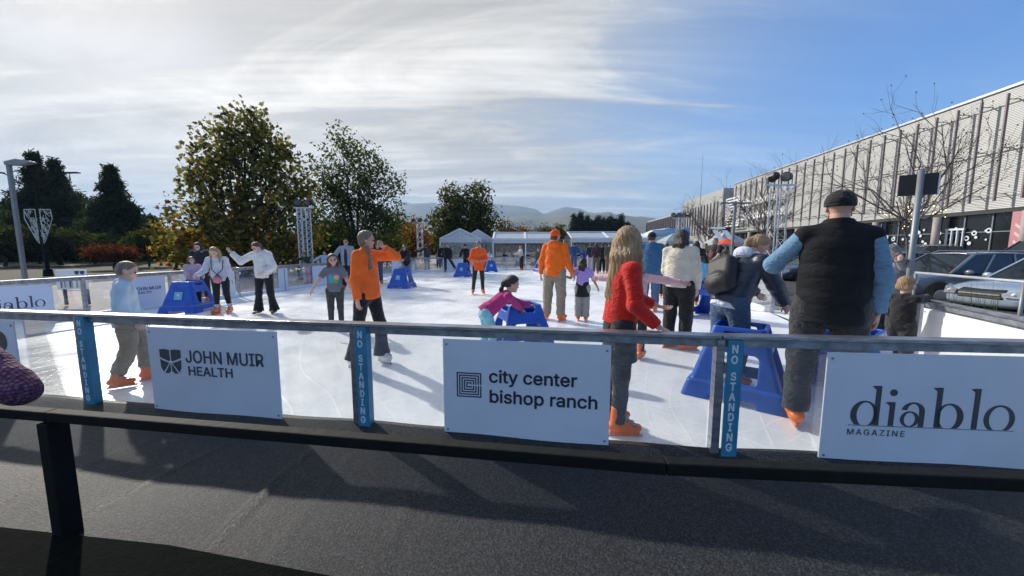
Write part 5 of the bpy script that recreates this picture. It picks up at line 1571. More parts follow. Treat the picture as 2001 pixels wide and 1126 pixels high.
def graphic(col, blobs, bumpv=.25):
    """cloth with printed patches: blobs = [(centre, radii, colour)] in the wearer's own space"""
    m = mat('printed cloth', col, .85, 0, .1, 9, bumpv, 90)
    nt = m.node_tree; b = nt.nodes['Principled BSDF']
    src = b.inputs['Base Color'].links[0].from_socket
    t = nt.nodes.new('ShaderNodeTexCoord')
    ns = nt.nodes.new('ShaderNodeTexNoise'); nt.links.new(t.outputs['Object'], ns.inputs[0]); ns.inputs['Scale'].default_value = 30
    for c, rr, cc in blobs:
        s = nt.nodes.new('ShaderNodeVectorMath'); s.operation = 'SUBTRACT'; nt.links.new(t.outputs['Object'], s.inputs[0]); s.inputs[1].default_value = c
        d = nt.nodes.new('ShaderNodeVectorMath'); d.operation = 'DIVIDE'; nt.links.new(s.outputs[0], d.inputs[0]); d.inputs[1].default_value = rr
        l = nt.nodes.new('ShaderNodeVectorMath'); l.operation = 'LENGTH'; nt.links.new(d.outputs[0], l.inputs[0])
        a = nt.nodes.new('ShaderNodeMath'); a.operation = 'MULTIPLY_ADD'; nt.links.new(ns.outputs[0], a.inputs[0]); a.inputs[1].default_value = .6; nt.links.new(l.outputs['Value'], a.inputs[2])
        g = nt.nodes.new('ShaderNodeMath'); g.operation = 'LESS_THAN'; nt.links.new(a.outputs[0], g.inputs[0]); g.inputs[1].default_value = 1.25
        mx = nt.nodes.new('ShaderNodeMix'); mx.data_type = 'RGBA'; nt.links.new(g.outputs[0], mx.inputs[0]); nt.links.new(src, mx.inputs[6]); mx.inputs[7].default_value = (*cc, 1)
        src = mx.outputs[2]
    nt.links.new(src, b.inputs['Base Color'])
    return m
def m_knit():
    m, nt, b = nodes('chunky purple knit')
    t = nt.nodes.new('ShaderNodeTexCoord')
    v = nt.nodes.new('ShaderNodeTexVoronoi'); nt.links.new(t.outputs['Object'], v.inputs[0]); v.inputs['Scale'].default_value = 62; v.inputs['Randomness'].default_value = .35
    cr = nt.nodes.new('ShaderNodeMapRange'); nt.links.new(v.outputs[0], cr.inputs[0]); cr.inputs[1].default_value = .1; cr.inputs[2].default_value = .65
    mx = nt.nodes.new('ShaderNodeMix'); mx.data_type = 'RGBA'; nt.links.new(cr.outputs[0], mx.inputs[0]); mx.inputs[6].default_value = (.27, .11, .20, 1); mx.inputs[7].default_value = (.055, .02, .045, 1)
    nt.links.new(mx.outputs[2], b.inputs['Base Color']); b.inputs['Roughness'].default_value = .9
    bp = nt.nodes.new('ShaderNodeBump'); bp.inputs['Strength'].default_value = 1; bp.inputs['Distance'].default_value = .012; bp.invert = True
    nt.links.new(v.outputs[0], bp.inputs['Height']); nt.links.new(bp.outputs[0], b.inputs['Normal']); return m

def v3(*a): return np.array(a, float)
def nz(a): a = np.array(a, float); return a / (np.linalg.norm(a) + 1e-9)
def rotx(t): c, s = math.cos(t), math.sin(t); return np.array([[1, 0, 0], [0, c, -s], [0, s, c]])
def roty(t): c, s = math.cos(t), math.sin(t); return np.array([[c, 0, s], [0, 1, 0], [-s, 0, c]])
def rotz(t): c, s = math.cos(t), math.sin(t); return np.array([[c, -s, 0], [s, c, 0], [0, 0, 1]])
def folds(amp, seed, s=1.0):
    r = np.random.default_rng(seed); ph = r.uniform(0, 6, 8)
    def f(P):
        x, y, z = P[:, 0] / s, P[:, 1] / s, P[:, 2] / s
        a = np.sin(26 * z + 5 * np.sin(7 * x + ph[0]) + 4 * np.sin(9 * y + ph[1]) + ph[2])
        b = np.sin(15 * x + 11 * z + 3 * np.sin(11 * y + ph[3]) + ph[4])
        c = np.sin(48 * z + 4 * np.sin(13 * x + ph[5]) + ph[6] + 6 * y)
        return -amp * (.55 * np.maximum(a, -.3) + .35 * b + .25 * c * (b > 0))
    return f
def quilt(per, amp, seed, base=None):
    g = folds(.003, seed)
    def f(P):
        u = P[:, 2]
        q = np.abs(np.sin(np.pi * (u + .012 * np.sin(9 * P[:, 0])) / per)) ** .5
        return -amp * (q - .6) + g(P)
    return f
def ik(sh, tg, l1, l2, hint):
    d = tg - sh; L = np.linalg.norm(d); 
    if L > (l1 + l2) * .999: tg = sh + d / L * (l1 + l2) * .999; d = tg - sh; L = np.linalg.norm(d)
    u = d / L; a = (l1 * l1 - l2 * l2 + L * L) / (2 * L); h = math.sqrt(max(l1 * l1 - a * a, 0))
    n = np.array(hint, float); n -= u * (n @ u); n = nz(n)
    return sh + u * a + n * h, tg

def hand_mesh(w, d, pn, s, side, curl, h, thumb=None):
    """wrist point w, direction d, palm normal pn, size s; five separate fingers"""
    d = nz(d); pn = nz(pn - d * (np.array(pn) @ d)); a = np.cross(d, pn) * side    # a points to the thumb side
    S = SDF(.006 * s / .19 * 1.4)
    u = s / .19
    S.cap(w - d * .02 * u, w + d * .02 * u, .023 * u, .024 * u, flat=(pn, .75))
    S.cap(w + d * .03 * u + a * .012 * u, w + d * .075 * u + a * .020 * u, .021 * u, .018 * u, flat=(pn, .65))
    S.cap(w + d * .03 * u - a * .012 * u, w + d * .072 * u - a * .020 * u, .021 * u, .017 * u, flat=(pn, .65))
    S.cap(w + d * .03 * u, w + d * .076 * u, .021 * u, .019 * u, flat=(pn, .65))
    Ls = (.070, .078, .072, .056)
    for i in range(4):
        o = (.030, .010, -.010, -.028)[i]
        p = w + d * (.082 - .004 * abs(i - 1)) * u + a * o * u
        ang = rad(8); dd = nz(d + a * (o * 2.2))
        L = Ls[i] * u; r0 = .0088 * u
        c = curl * (1 + .12 * i)
        for k, fr in enumerate((.45, .30, .25)):
            ang = c * (k + .6) * .62
            q = p + (dd * math.cos(ang) + pn * math.sin(ang)) * L * fr
            S.cap(p, q, r0, r0 * .90, k=.004 * u); p = q; r0 *= .90
    p = w + d * .025 * u + a * .022 * u
    q = p + nz(d * .75 + a * .75 + pn * .35) * .038 * u; S.cap(p, q, .0125 * u, .0105 * u)
    S.cap(q, q + nz(d + a * .25 + pn * .45) * .030 * u, .0100 * u, .0085 * u, k=.004 * u)
    return S.mesh(h)

NPEOPLE = 0
def onp(px, depth, z=1.15):
    a = (px - CX) / FPX; d = depth * math.cos(PITCH) - (z - CAM_H) * math.sin(PITCH)
    return Vector((a * d, depth, 0))
def person(label, pos, S, head, top=None, legs=None, hair=None, skin=SK1, lean=0, side=0, tw=0, look=(0, 0, 0), armR=None, armL=None, legR=None, legL=None,
           w=1.0, lod=1, foot='orange', toes=(10, 10), hat=None, extra=None, hs=None, curl=(.7, .7), footpitch=(0, 0), glasses=None, palm=(None, None), group=None, mouth=True, lift=0.0, handd=(None, None)):
    global NPEOPLE
    NPEOPLE += 1; seed = NPEOPLE * 13 + 5
    near = lod == 0
    h = {0: .0105, 1: .015, 2: .026}[lod]; hf = {0: .0062, 1: .0095, 2: .017}[lod]; hh_h = {0: .0042, 1: .0075, 2: .012}[lod]
    hh = hs or (S / 7.6 if S > 1.55 else S / 7.6 + (1.55 - S) * .045)
    P0 = pos; hd = rad(head) + math.atan2(pos.x, pos.y)
    Rw = rotz(-hd)
    def w2l(p): return Rw.T @ (np.array(p, float) - np.array((P0.x, P0.y, 0)))
    Rt = rotz(-rad(tw)) @ rotx(-rad(lean)) @ roty(rad(side))
    r_, f_, u_ = Rt[:, 0], Rt[:, 1], Rt[:, 2]
    lt, ls = .245 * S, .235 * S
    J = {}
    hipw = .052 * S * w ** .5
    footl = .145 * S; fs = footl / .25
    ah = .052 * S / 1.7 * 1.7 + {'orange': .055, 'white': .055, 'shoe': .018}[foot] * max(.75, min(1, S / 1.7))
    Rp = rotz(-rad(tw) * .5)
    feet = {}
    dflt = ((.04, .04, -1), (.02, -.08, -1))
    for sd, lg in ((1, legR), (-1, legL)):
        lg = lg or dflt
        hip = Rp @ v3(sd * hipw, 0, 0)
        th = nz((lg[0][0] * sd, lg[0][1], lg[0][2])); sh = nz((lg[1][0] * sd, lg[1][1], lg[1][2]))
        kn = hip + th * lt; an = kn + sh * ls
        J[sd, 'hip'] = hip; J[sd, 'kn'] = kn; J[sd, 'an'] = an; feet[sd] = sh
    zmin = min(J[1, 'an'][2], J[-1, 'an'][2])
    dz = ah - zmin + lift
    for k in J: J[k] = J[k] + v3(0, 0, dz)
    pel = v3(0, 0, dz)
    cen = (J[1, 'an'][:2] + J[-1, 'an'][:2]) / 2
    def T(x, y, z): return pel + r_ * x * S + f_ * y * S + u_ * z * S
    shw = .100 * S * w ** .8
    neck = T(0, -.004, .315)
    lu, lf = .172 * S, .148 * S
    for sd, arm in ((1, armR), (-1, armL)):
        sh = T(0, 0, .290) + r_ * sd * shw
        J[sd, 'sh'] = sh
        arm = arm or ((.12, .02, -1), (.04, .18, -1))
        if isinstance(arm[0], str):
            if arm[0] == 'w': tg = w2l(arm[1])
            else: tg = v3(arm[1][0] * sd, arm[1][1], arm[1][2]); 
            el, wr = ik(sh, tg, lu, lf, (arm[2][0] * sd, arm[2][1], arm[2][2]))
        else:
            a1 = nz((arm[0][0] * sd, arm[0][1], arm[0][2])); a2 = nz((arm[1][0] * sd, arm[1][1], arm[1][2]))
            el = sh + a1 * lu; wr = el + a2 * lf
        J[sd, 'el'] = el; J[sd, 'wr'] = wr
    Rh = rotz(-rad(look[0] + tw * .5)) @ rotx(-rad(look[1])) @ roty(rad(look[2]))
    hc = neck + nz(u_ * .5 + Rh[:, 2] * .6) * (.030 * S) + Rh[:, 2] * hh * .46 + Rh[:, 1] * hh * .06
    def Hh(x, y, z): return hc + Rh @ (v3(x, y, z) * hh)
    root = empty('person', (P0.x, P0.y, 0), -hd, label, 'person', group)
    rs = .5 + .5 * w
    # ---- body
    B = SDF(.03 * S / 1.7)
    B.cap(T(0, 0, .02), T(0, 0, .10), .082 * S * w, .070 * S * w, flat=(f_, .68)); B.cap(T(0, 0, .10), T(0, 0, .22), .070 * S * w, .086 * S * w, flat=(f_, .62))
    B.cap(T(0, 0, .22), T(0, 0, .285), .084 * S * w, .05 * S * w, flat=(f_, .6)); B.cap(J[-1, 'sh'], J[1, 'sh'], .028 * S)
    B.cap(T(0, -.01, .30), hc - Rh[:, 2] * hh * .25 - Rh[:, 1] * hh * .06, .033 * S * (.6 + .4 * w), .030 * S * (.6 + .4 * w))
    for sd in (1, -1):
        B.cap(J[sd, 'hip'], J[sd, 'kn'], .052 * S * rs, .033 * S * rs); B.cap(J[sd, 'kn'], J[sd, 'an'], .033 * S * rs, .021 * S); 
        B.cap(J[sd, 'kn'] + v3(0, -.008, -.02) , J[sd, 'kn'] * .6 + J[sd, 'an'] * .4 + v3(0, -.01, 0) * S, .025 * S * rs, .030 * S * rs)
        B.cap(J[sd, 'sh'], J[sd, 'el'], .028 * S * rs, .0235 * S * rs); B.cap(J[sd, 'el'], J[sd, 'wr'], .0245 * S * rs, .0155 * S)
        an = J[sd, 'an']; B.cap(an, an + v3(0, footl * .5, -.03 * S), .02 * S, .016 * S)
    V, F = B.mesh(h)
    # head on a finer grid
    A = SDF(.03 * hh / .23)
    A.ell(Hh(0, -.02, .13), (.325 * hh, .40 * hh, .37 * hh), Rh); A.cap(Hh(0, .12, -.10), Hh(0, .21, -.34), .25 * hh, .13 * hh, flat=(Rh[:, 0], 1.0))
    A.cap(Hh(-.16, .22, -.08), Hh(.16, .22, -.08), .13 * hh, k=.03 * hh / .23)
    A.cap(Hh(0, .37, .06), Hh(0, .44, -.09), .035 * hh, .052 * hh, k=.02 * hh / .23)
    A.cap(Hh(-.11, .335, .085), Hh(.11, .335, .085), .05 * hh, k=.02)
    A.cap(Hh(-.06, .345, -.22), Hh(.06, .345, -.22), .04 * hh, k=.02); A.ell(Hh(0, .31, -.37), (.09 * hh, .08 * hh, .07 * hh), Rh, k=.02)
    for sd in (1, -1):
        A.ell(Hh(sd * .335, -.02, -.02), (.035 * hh, .09 * hh, .13 * hh), Rh, k=.01)
        A.ell(Hh(sd * .145, .42, .01), (.085 * hh, .07 * hh, .055 * hh), Rh, op='s', k=.03 * hh / .23)
    A.cap(Hh(0, -.07, -.22), neck + (hc - neck) * .1, .20 * hh, .032 * S)
    V2, F2 = A.mesh(hf)
    Vs, Fs = [V, V2], [F, F2 + len(V)]
    for sd in (1, -1):
        wr, el = J[sd, 'wr'], J[sd, 'el']; d = nz(wr - el)
        hdv = handd[0 if sd > 0 else 1]
        if hdv is not None: d = nz(hdv)
        pn = palm[0 if sd > 0 else 1]
        if pn is None: pn = (-sd, .2, 0)     # palm faces the thigh
        pn = np.array(pn, float)
        V3, F3 = hand_mesh(wr, d, pn, .108 * S, -1 if sd > 0 else 1, curl[0 if sd > 0 else 1], hh_h)
        Fs.append(F3 + sum(len(x) for x in Vs)); Vs.append(V3)
    link('body', mesh_np('body', np.concatenate(Vs), np.concatenate(Fs), True), skin, root)
    # ---- face pieces
    fb = lod < 2 or abs(((head + look[0] + 180) % 360) - 180) > 60
    if fb:
        for sd in (1, -1):
            MB().ell(tuple(Hh(sd * .145, .345, .015)), (.058 * hh, .045 * hh, .040 * hh), 8, 6, Matrix(Rh.tolist())).build('eye', EYEW, root, smooth=True)
            if lod < 2: MB().tube([tuple(Hh(sd * .07, .392, .10)), tuple(Hh(sd * .15, .392, .125)), tuple(Hh(sd * .235, .345, .10))], .014 * hh, 5).build('eyebrow', HDARK if hair is None else hair[1], root)
        if mouth: MB().ell(tuple(Hh(0, .372, -.225)), (.085 * hh, .022 * hh, .026 * hh), 8, 6, Matrix(Rh.tolist())).build('lips', LIPS, root, smooth=True)
    if glasses:
        g = MB()
        for sd in (1, -1): g.ell(tuple(Hh(sd * .15, .42, .01)), (.12 * hh, .02 * hh, .085 * hh), 10, 6, Matrix(Rh.tolist())); g.tube([tuple(Hh(sd * .26, .39, .03)), tuple(Hh(sd * .34, .0, .03))], .012 * hh, 4)
        g.tube([tuple(Hh(-.05, .43, .03)), tuple(Hh(.05, .43, .03))], .012 * hh, 4)
        g.build('sunglasses' if glasses == 'sun' else 'glasses', LENSM if glasses == 'sun' else GLASS2, root)
    # ---- garments
    bx_ = .012 if w > 1.1 else .004
    g_round = [False]
    def torso(sd_, inf, hem, topz=.30, sh=True, width=1.0, hemflare=0.0):
        cut = [(T(0, 0, hem), -u_)]
        ww = w * width
        if hem < 0: sd_.cap(T(0, 0, hem - .03), T(0, 0, .03), (.092 + hemflare) * S * ww + inf, .088 * S * ww + inf, flat=(f_, .86), cuts=cut)
        sd_.cap(T(0, 0, min(.02, .02)), T(0, 0, .11), .088 * S * ww + inf, (.078 + bx_) * S * ww + inf, flat=(f_, .84), cuts=cut)
        sd_.cap(T(0, 0, .10), T(0, 0, .22), (.078 + bx_) * S * ww + inf, (.088 + bx_ * .3) * S * ww + inf, flat=(f_, .74), cuts=cut)
        sd_.cap(T(0, 0, .22), T(0, 0, .285), .086 * S * ww + inf, .046 * S * ww + inf, flat=(f_, .70))
        for sd in (1, -1):
            sd_.cap(neck - u_ * .012 * S, J[sd, 'sh'] * .95 + neck * .05 - u_ * .004 * S, .040 * S + inf * .6, .027 * S + inf * .85)
    def sleeves(sd_, inf, kind, cuff=0):
        for sd in (1, -1):
            sh, el, wr = J[sd, 'sh'], J[sd, 'el'], J[sd, 'wr']
            if kind == 'long':
                d = nz(wr - el); end = wr + d * cuff
                sd_.cap(sh, el, .029 * S * rs + inf, .027 * S * rs + inf)
                sd_.cap(el, end, .027 * S * rs + inf, .021 * S + inf * .7, cuts=None if g_round[0] else [(end, d)])
            elif kind == 'half':
                m_ = el * .75 + sh * .25; d = nz(el - sh)
                sd_.cap(sh, m_, .030 * S * rs + inf, .033 * S * rs + inf, cuts=[(m_, d)])
    for g in (top or []):
        G = SDF(g.get('k', .025) * S / 1.7)
        inf = g.get('inf', .012); g_round[0] = g.get('round', False)
        torso(G, inf, g.get('hem', -.02), width=g.get('width', 1.0), hemflare=g.get('flare', 0))
        if g.get('sleeve', 'long') != 'none': sleeves(G, g.get('sinf', inf), g.get('sleeve', 'long'), g.get('cuff', .0))
        if g.get('collar'):
            c0 = neck + u_ * .0; ax = nz(hc - neck)
            G.cap(c0 - ax * .01, c0 + ax * g['collar'], (.045 * S) + .006, .043 * S + .006, cuts=[(c0 + ax * g['collar'], ax)])
        if g.get('hood'):
            G.ell(neck - f_ * .055 * S + u_ * .005 * S, (.068 * S, .042 * S, .045 * S), Rt); G.cap(neck - r_ * .05 * S + u_ * .01, neck + r_ * .05 * S + u_ * .01, .032 * S)
            G.cap(neck - r_ * .045 * S + f_ * .035 * S - u_ * .01 * S, neck + r_ * .045 * S + f_ * .03 * S - u_ * .012 * S, .016 * S)
        if g.get('pocket'):
            G.rbox(T(0, .082 * w, .06), (.075 * S, .012, .045 * S), Rt, rd=.01, k=.01)
        dp = g.get('disp') or folds(g.get('fold', .006), seed + 3, S / 1.7)
        Vg, Fg = G.mesh(h, dp)
        gm = g['mat'](root) if callable(g['mat']) else g['mat']
        go = link(g.get('name', 'jacket'), mesh_np('garment', Vg, Fg, True), gm, root)
    for g in (legs or []):
        G = SDF(.03 * S / 1.7); kd = g.get('kind', 'straight'); inf = g.get('inf', .008)
        if kd in ('skirt', 'tied'):
            e = g.get('len', .16)
            dn = -u_ * .3 + v3(0, 0, -.7); dn = nz(dn)
            fr = g.get('flare', .03)
            if kd == 'skirt':
                a = T(0, 0, .06); b = pel + dn * e * S
                kc = (J[1, 'kn'] + J[-1, 'kn']) / 2 - pel; b = pel + nz(kc * .7 + v3(0, 0, -.3)) * e * S
                G.cap(a, b, .084 * S * w + inf, (.094 + fr) * S * w + inf, flat=(f_, .78), cuts=[(b, nz(b - a))])
                G.cap(pel, pel + nz(b - a) * .02, .09 * S * w + inf, flat=(f_, .8))
            else:
                a = T(0, -.03, .05)
                G.cap(T(0, 0, .04), T(0, 0, .06), .09 * S * w + inf, flat=(f_, .8), cuts=[(T(0, 0, .02), -u_)])
                G.cap(a - r_ * .04 * S, a - v3(0, 0, 1) * e * S - r_ * .05 * S, .07 * S, .09 * S, flat=(f_, .45)); G.cap(a + r_ * .04 * S, a - v3(0, 0, 1) * e * .8 * S + r_ * .06 * S, .07 * S, .08 * S, flat=(f_, .45))
        else:
            G.cap(T(0, 0, .0), T(0, 0, g.get('waist', .07)), .080 * S * w + inf, .072 * S * w + inf, flat=(f_, .76), cuts=[(T(0, 0, g.get('waist', .07)), u_)])
            for sd in (1, -1):
                hp, kn, an = J[sd, 'hip'], J[sd, 'kn'], J[sd, 'an']; d = nz(an - kn)
                low = g.get('low', -.01); end = an + d * (-low)
                r1, r2, r3 = {'slim': (.056, .036, .026), 'straight': (.062, .045, .042), 'baggy': (.068, .055, .055), 'flare': (.058, .040, .062)}[kd]
                G.cap(hp + (hp - pel) * .15, kn, r1 * S * rs + inf, r2 * S * rs + inf)
                if kd == 'flare':
                    md_ = kn * .55 + an * .45; G.cap(kn, md_, r2 * S * rs + inf, r2 * S * rs + inf); G.cap(md_, end, r2 * S * rs + inf, r3 * S + inf, cuts=[(end, d)])
                else:
                    G.cap(kn, end, r2 * S * rs + inf, r3 * S + inf, cuts=[(end, d)])
        Vg, Fg = G.mesh(h, folds(g.get('fold', .005 if kd != 'slim' else .002), seed + 7, S / 1.7))
        link(g.get('name', 'trousers'), mesh_np('garment', Vg, Fg, True), g['mat'], root)
    # ---- footwear
    fm = {'orange': ORSK, 'white': WSK, 'shoe': SHOE}[foot]
    for i, sd in enumerate((1, -1)):
        an = J[sd, 'an']; q = rotz(-rad(toes[i]) * sd) @ rotx(-rad(footpitch[i]))
        fx, ff, fu = q[:, 0], q[:, 1], q[:, 2]
        sole = -.052 * S
        K = SDF(.02 * fs)
        big = 1.0 if foot != 'shoe' else .85
        K.cap(an + ff * -.05 * fs + fu * (sole + .035 * fs), an + ff * .165 * fs + fu * (sole + .026 * fs), .048 * fs * big, .040 * fs * big, flat=(fu, .85), cuts=[(an + fu * (sole - .012), -fu)])
        if foot != 'shoe':
            sh = nz(J[sd, 'kn'] - an)
            K.cap(an + fu * (sole + .05 * fs) - ff * .02 * fs, an + sh * .115 * fs - ff * .01, .052 * fs, (.056 if foot == 'orange' else .043) * fs, cuts=[(an + sh * .125 * fs, sh)])
            K.cap(an + ff * .02 * fs, an + ff * .10 * fs + fu * (sole + .045 * fs), .045 * fs, .036 * fs)
        Vk, Fk = K.mesh(max(h * .62, .0065))
        so = link('skate' if foot != 'shoe' else 'shoe', mesh_np('boot', Vk, Fk, True), fm, root)
        if foot != 'shoe':
            Q = Matrix([[*q[0], an[0]], [*q[1], an[1]], [*q[2], an[2]], [0, 0, 0, 1]])
            zt_ = sole - .006; zb_ = sole - .055 * max(.75, min(1, S / 1.7))
            MB().box((-.010, -.075 * fs, zb_ + .014), (.010, .185 * fs, zt_), Q).build('blade_holder', fm if foot == 'orange' else BLADE, so)
            MB().box((-.0035, -.095 * fs, zb_), (.0035, .215 * fs, zb_ + .022), Q).build('blade', BLADE, so)
            if lod < 2 and foot == 'orange':
                bk = MB()
                for (y, z) in ((.0, .075), (.03, .02), (.085, -.028)):
                    bk.box((-.052 * fs, (y + .028) * fs, z * fs - .008), (.052 * fs, (y + .058) * fs, z * fs + .008), Q)
                bk.build('buckle', BUCK, so)
                L_ = SDF(.01); sh = nz(J[sd, 'kn'] - an)
                L_.cap(an + sh * .10 * fs, an + sh * .155 * fs, .046 * fs, .048 * fs, cuts=[(an + sh * .16 * fs, sh)]); Vl, Fl = L_.mesh(max(h * .7, .008)); link('liner', mesh_np('liner', Vl, Fl, True), LINER, so)
    # ---- hair and hats
    yv, zv = Rh[:, 1], Rh[:, 2]
    if hair:
        st, hm = hair[0], hair[1]; G = SDF(.035 * hh / .23)
        face = [(Hh(0, .20, .20), nz(yv * .80 - zv * .60))]
        base_in = {'short': .025, 'crew': .012}.get(st, .05)
        G.ell(Hh(0, -.03, .145), ((.335 + base_in) * hh, (.41 + base_in) * hh, (.375 + base_in) * hh), Rh, cuts=face + [(Hh(0, 0, -.20), -zv)] if st in ('short', 'crew') else face)
        if st in ('short', 'crew'):
            G.cap(Hh(-.2, -.22, -.12), Hh(.2, -.22, -.12), .16 * hh, cuts=[(Hh(0, 0, -.30), -zv)] + [(Hh(0, .02, 0), yv)])
        down = v3(0, 0, -1)
        if st in ('long', 'bob'):
            L = hair[2] if len(hair) > 2 else .35
            fw = hair[3] if len(hair) > 3 else 0.0
            back = Hh(0, -.22, -.05)
            d1 = nz(down + f_ * fw - f_ * .20)
            for sx in (-.24, -.08, .08, .24):
                a = Hh(sx, -.20, .0); b = a + nz(down * .6 - zv * .4 - yv * .32) * hh * .48; c = b + d1 * L * (1 - .15 * abs(sx) * 4) + r_ * sx * .12 * hh
                G.cap(a, b, .20 * hh, .19 * hh); G.cap(b, c, .19 * hh, .10 * hh, flat=(f_, .75))
            for sx in (-1, 1):
                a = Hh(sx * .30, -.0, .1); b = Hh(sx * .36, -.02, -.35); c = b + nz(down + f_ * (fw + .1)) * L * .75
                G.cap(a, b, .10 * hh, .12 * hh); G.cap(b, c, .12 * hh, .06 * hh)
        if st == 'tail':
            L = hair[2] if len(hair) > 2 else .25
            a = Hh(0, -.44, .06); b = a - yv * .08 * hh - zv * .10 * hh; c = b + nz(down - yv * .35) * L * .5; d = c + nz(down - yv * .05) * L * .6
            G.cap(Hh(0, -.3, .1), a, .16 * hh, .08 * hh); G.cap(a, b, .085 * hh, .12 * hh); G.cap(b, c, .11 * hh, .11 * hh); G.cap(c, d, .11 * hh, .04 * hh)
            G.cap(Hh(0, -.25, -.1), Hh(0, -.1, -.3), .16 * hh, .06 * hh)
        if st == 'braid':
            G.cap(Hh(-.2, -.2, .0), Hh(.15, -.25, -.25), .2 * hh, .15 * hh)
            a = Hh(.30, .02, -.34); p = a
            for k in range(7):
                q2 = p + nz(down + f_ * .25 + r_ * .12) * .043; G.ell((p + q2) / 2, (.028, .028, .03), k=.006); p = q2
        grow = {0: .0018, 1: .003, 2: 0}[lod]
        def gr(P):
            q = (P - hc) @ Rh; t = np.arctan2(q[:, 0], -q[:, 1] + .02)
            return -grow * (np.sin(t * 26 + 9 * q[:, 2] / hh + 2 * np.sin(14 * q[:, 2])) + .6 * np.sin(t * 47 + 4 * np.sin(30 * q[:, 2])))
        if st in ('crew',): gr_ = None
        else: gr_ = gr
        Vh, Fh = G.mesh(max(hf, .0075) if lod == 0 else hf, gr_)
        link('hair', mesh_np('hair', Vh, Fh, True), hm, root)
    if hat:
        kd, hm = hat[0], hat[1]; G = SDF(.012)
        if kd == 'cap':
            G.ell(Hh(0, -.03, .14), (.41 * hh, .47 * hh, .44 * hh), Rh, cuts=[(Hh(0, 0, .04), -nz(zv - yv * .10))])
            G.ell(Hh(0, .50, .17), (.27 * hh, .30 * hh, .03 * hh), Rh @ rotx(-rad(12)), cuts=[(Hh(0, .3, 0), -yv)])
            G.ell(Hh(0, -.03, .56), (.03 * hh, .03 * hh, .03 * hh), Rh)
        elif kd == 'beanie':
            G.ell(Hh(0, -.04, .20), (.40 * hh, .455 * hh, .43 * hh), Rh, cuts=[(Hh(0, 0, .10), -nz(zv - yv * .15))])
            G.ell(Hh(0, -.03, .14), (.435 * hh, .485 * hh, .15 * hh), Rh, k=.004)
            if len(hat) > 2: G.ell(Hh(0, -.08, .68), (.11 * hh,) * 3, Rh)
        elif kd == 'santa':
            G.ell(Hh(0, -.03, .20), (.40 * hh, .45 * hh, .42 * hh), Rh, cuts=[(Hh(0, 0, .12), -zv)]); G.cap(Hh(0, -.1, .5), Hh(.1, -.45, .55), .2 * hh, .07 * hh)
        Vh, Fh = G.mesh(max(hf, .008))
        ho = link({'cap': 'cap', 'beanie': 'beanie', 'santa': 'santa_hat'}[kd], mesh_np('hat', Vh, Fh, True), hm, root)
        if kd == 'santa':
            G = SDF(.01); G.ell(Hh(0, -.03, .13), (.46 * hh, .50 * hh, .12 * hh), Rh); Vh, Fh = G.mesh(.012); link('trim', mesh_np('trim', Vh, Fh, True), WHITE, ho)
    info = dict(root=root, J=J, T=T, Hh=Hh, S=S, u=u_, f=f_, r=r_, neck=neck, h=h, Rt=Rt, Rw=Rw, P0=P0, w=w, folds=folds, seed=seed)
    if extra: extra(info)
    return info
GLASS2 = m_glass('spectacle lens', (.75, .78, .8), .15)
def c(*a): return cloth(a)
NAVY = (.012, .020, .040); BLK = (.012, .012, .014); JEAN = (.045, .085, .16)
KHAKI = (.22, .17, .11)
def W(px, py, z): p = unp(px, py, z); return (p.x, p.y, p.z)
def Wd(px, py, d): p = at(px, py, d); return (p.x, p.y, p.z)

# ---- near figures
VESTM = mat('black quilted nylon', (.010, .011, .014), .8, 0, .2, 10, .15, 60, spec=.2, wrinkle=.22)
person('man in black quilted vest over blue shirt and black cap, seen from behind', onp(1626, 2.93), 1.88, 350, lod=0, w=1.11, hs=.245,
       top=[dict(name='shirt', mat=c(.14, .27, .42), inf=.012, hem=-.03, sinf=.016, fold=.006), dict(name='vest', mat=VESTM, inf=.036, hem=-.075, sleeve='none', collar=.075, disp=quilt(.105, .007, 4), width=1.0)],
       legs=[dict(mat=c(.030, .030, .036), kind='straight', inf=.012, fold=.009)], hair=None, hat=('cap', cloth(BLK)), skin=SK1,
       armR=((.26, .04, -1), (.02, .16, -1)), armL=((.55, .30, -.72), (-.45, .75, .55)), legR=((.07, .02, -1), (.06, -.08, -1)), legL=((.12, .05, -1), (.03, -.12, -1)), look=(4, 4, 0), toes=(10, 6), curl=(.5, .8), palm=((-1, .1, 0), None))
hand = W(1288, 640, RT + .018)
person('woman in fuzzy red sweater with long blond hair, one hand on the near rail', onp(1212, 2.90), 1.57, 72, lod=0, w=.98, lean=5,
       top=[dict(name='sweater', mat=cloth((.62, .022, .014), .95, .6, 130), inf=.022, hem=.015, sinf=.018, fold=.006, cuff=-.02)],
       legs=[dict(name='trousers', mat=cloth((.018, .018, .021)), kind='slim', inf=.012, fold=.005), dict(name='skirt', kind='skirt', mat=cloth((.016, .017, .02), .9, .5), len=.17, inf=.012, flare=.012, fold=.006)],
       hair=('long', HBLD, .36), hs=.245, look=(-48, 6, 0), handd=((.05, .9, -.35), None), armR=('w', hand, (.1, -1, -.5)), armL=('l', (.16, .36, 1.02), (.6, -.4, -1)), palm=((0, 0, -1), (0, .3, 1)), curl=(.45, .7),
       legR=((.02, .0, -1), (.0, -.03, -1)), legL=((.03, .10, -1), (.02, -.18, -1)), toes=(4, 8))
def bpack(I): pass
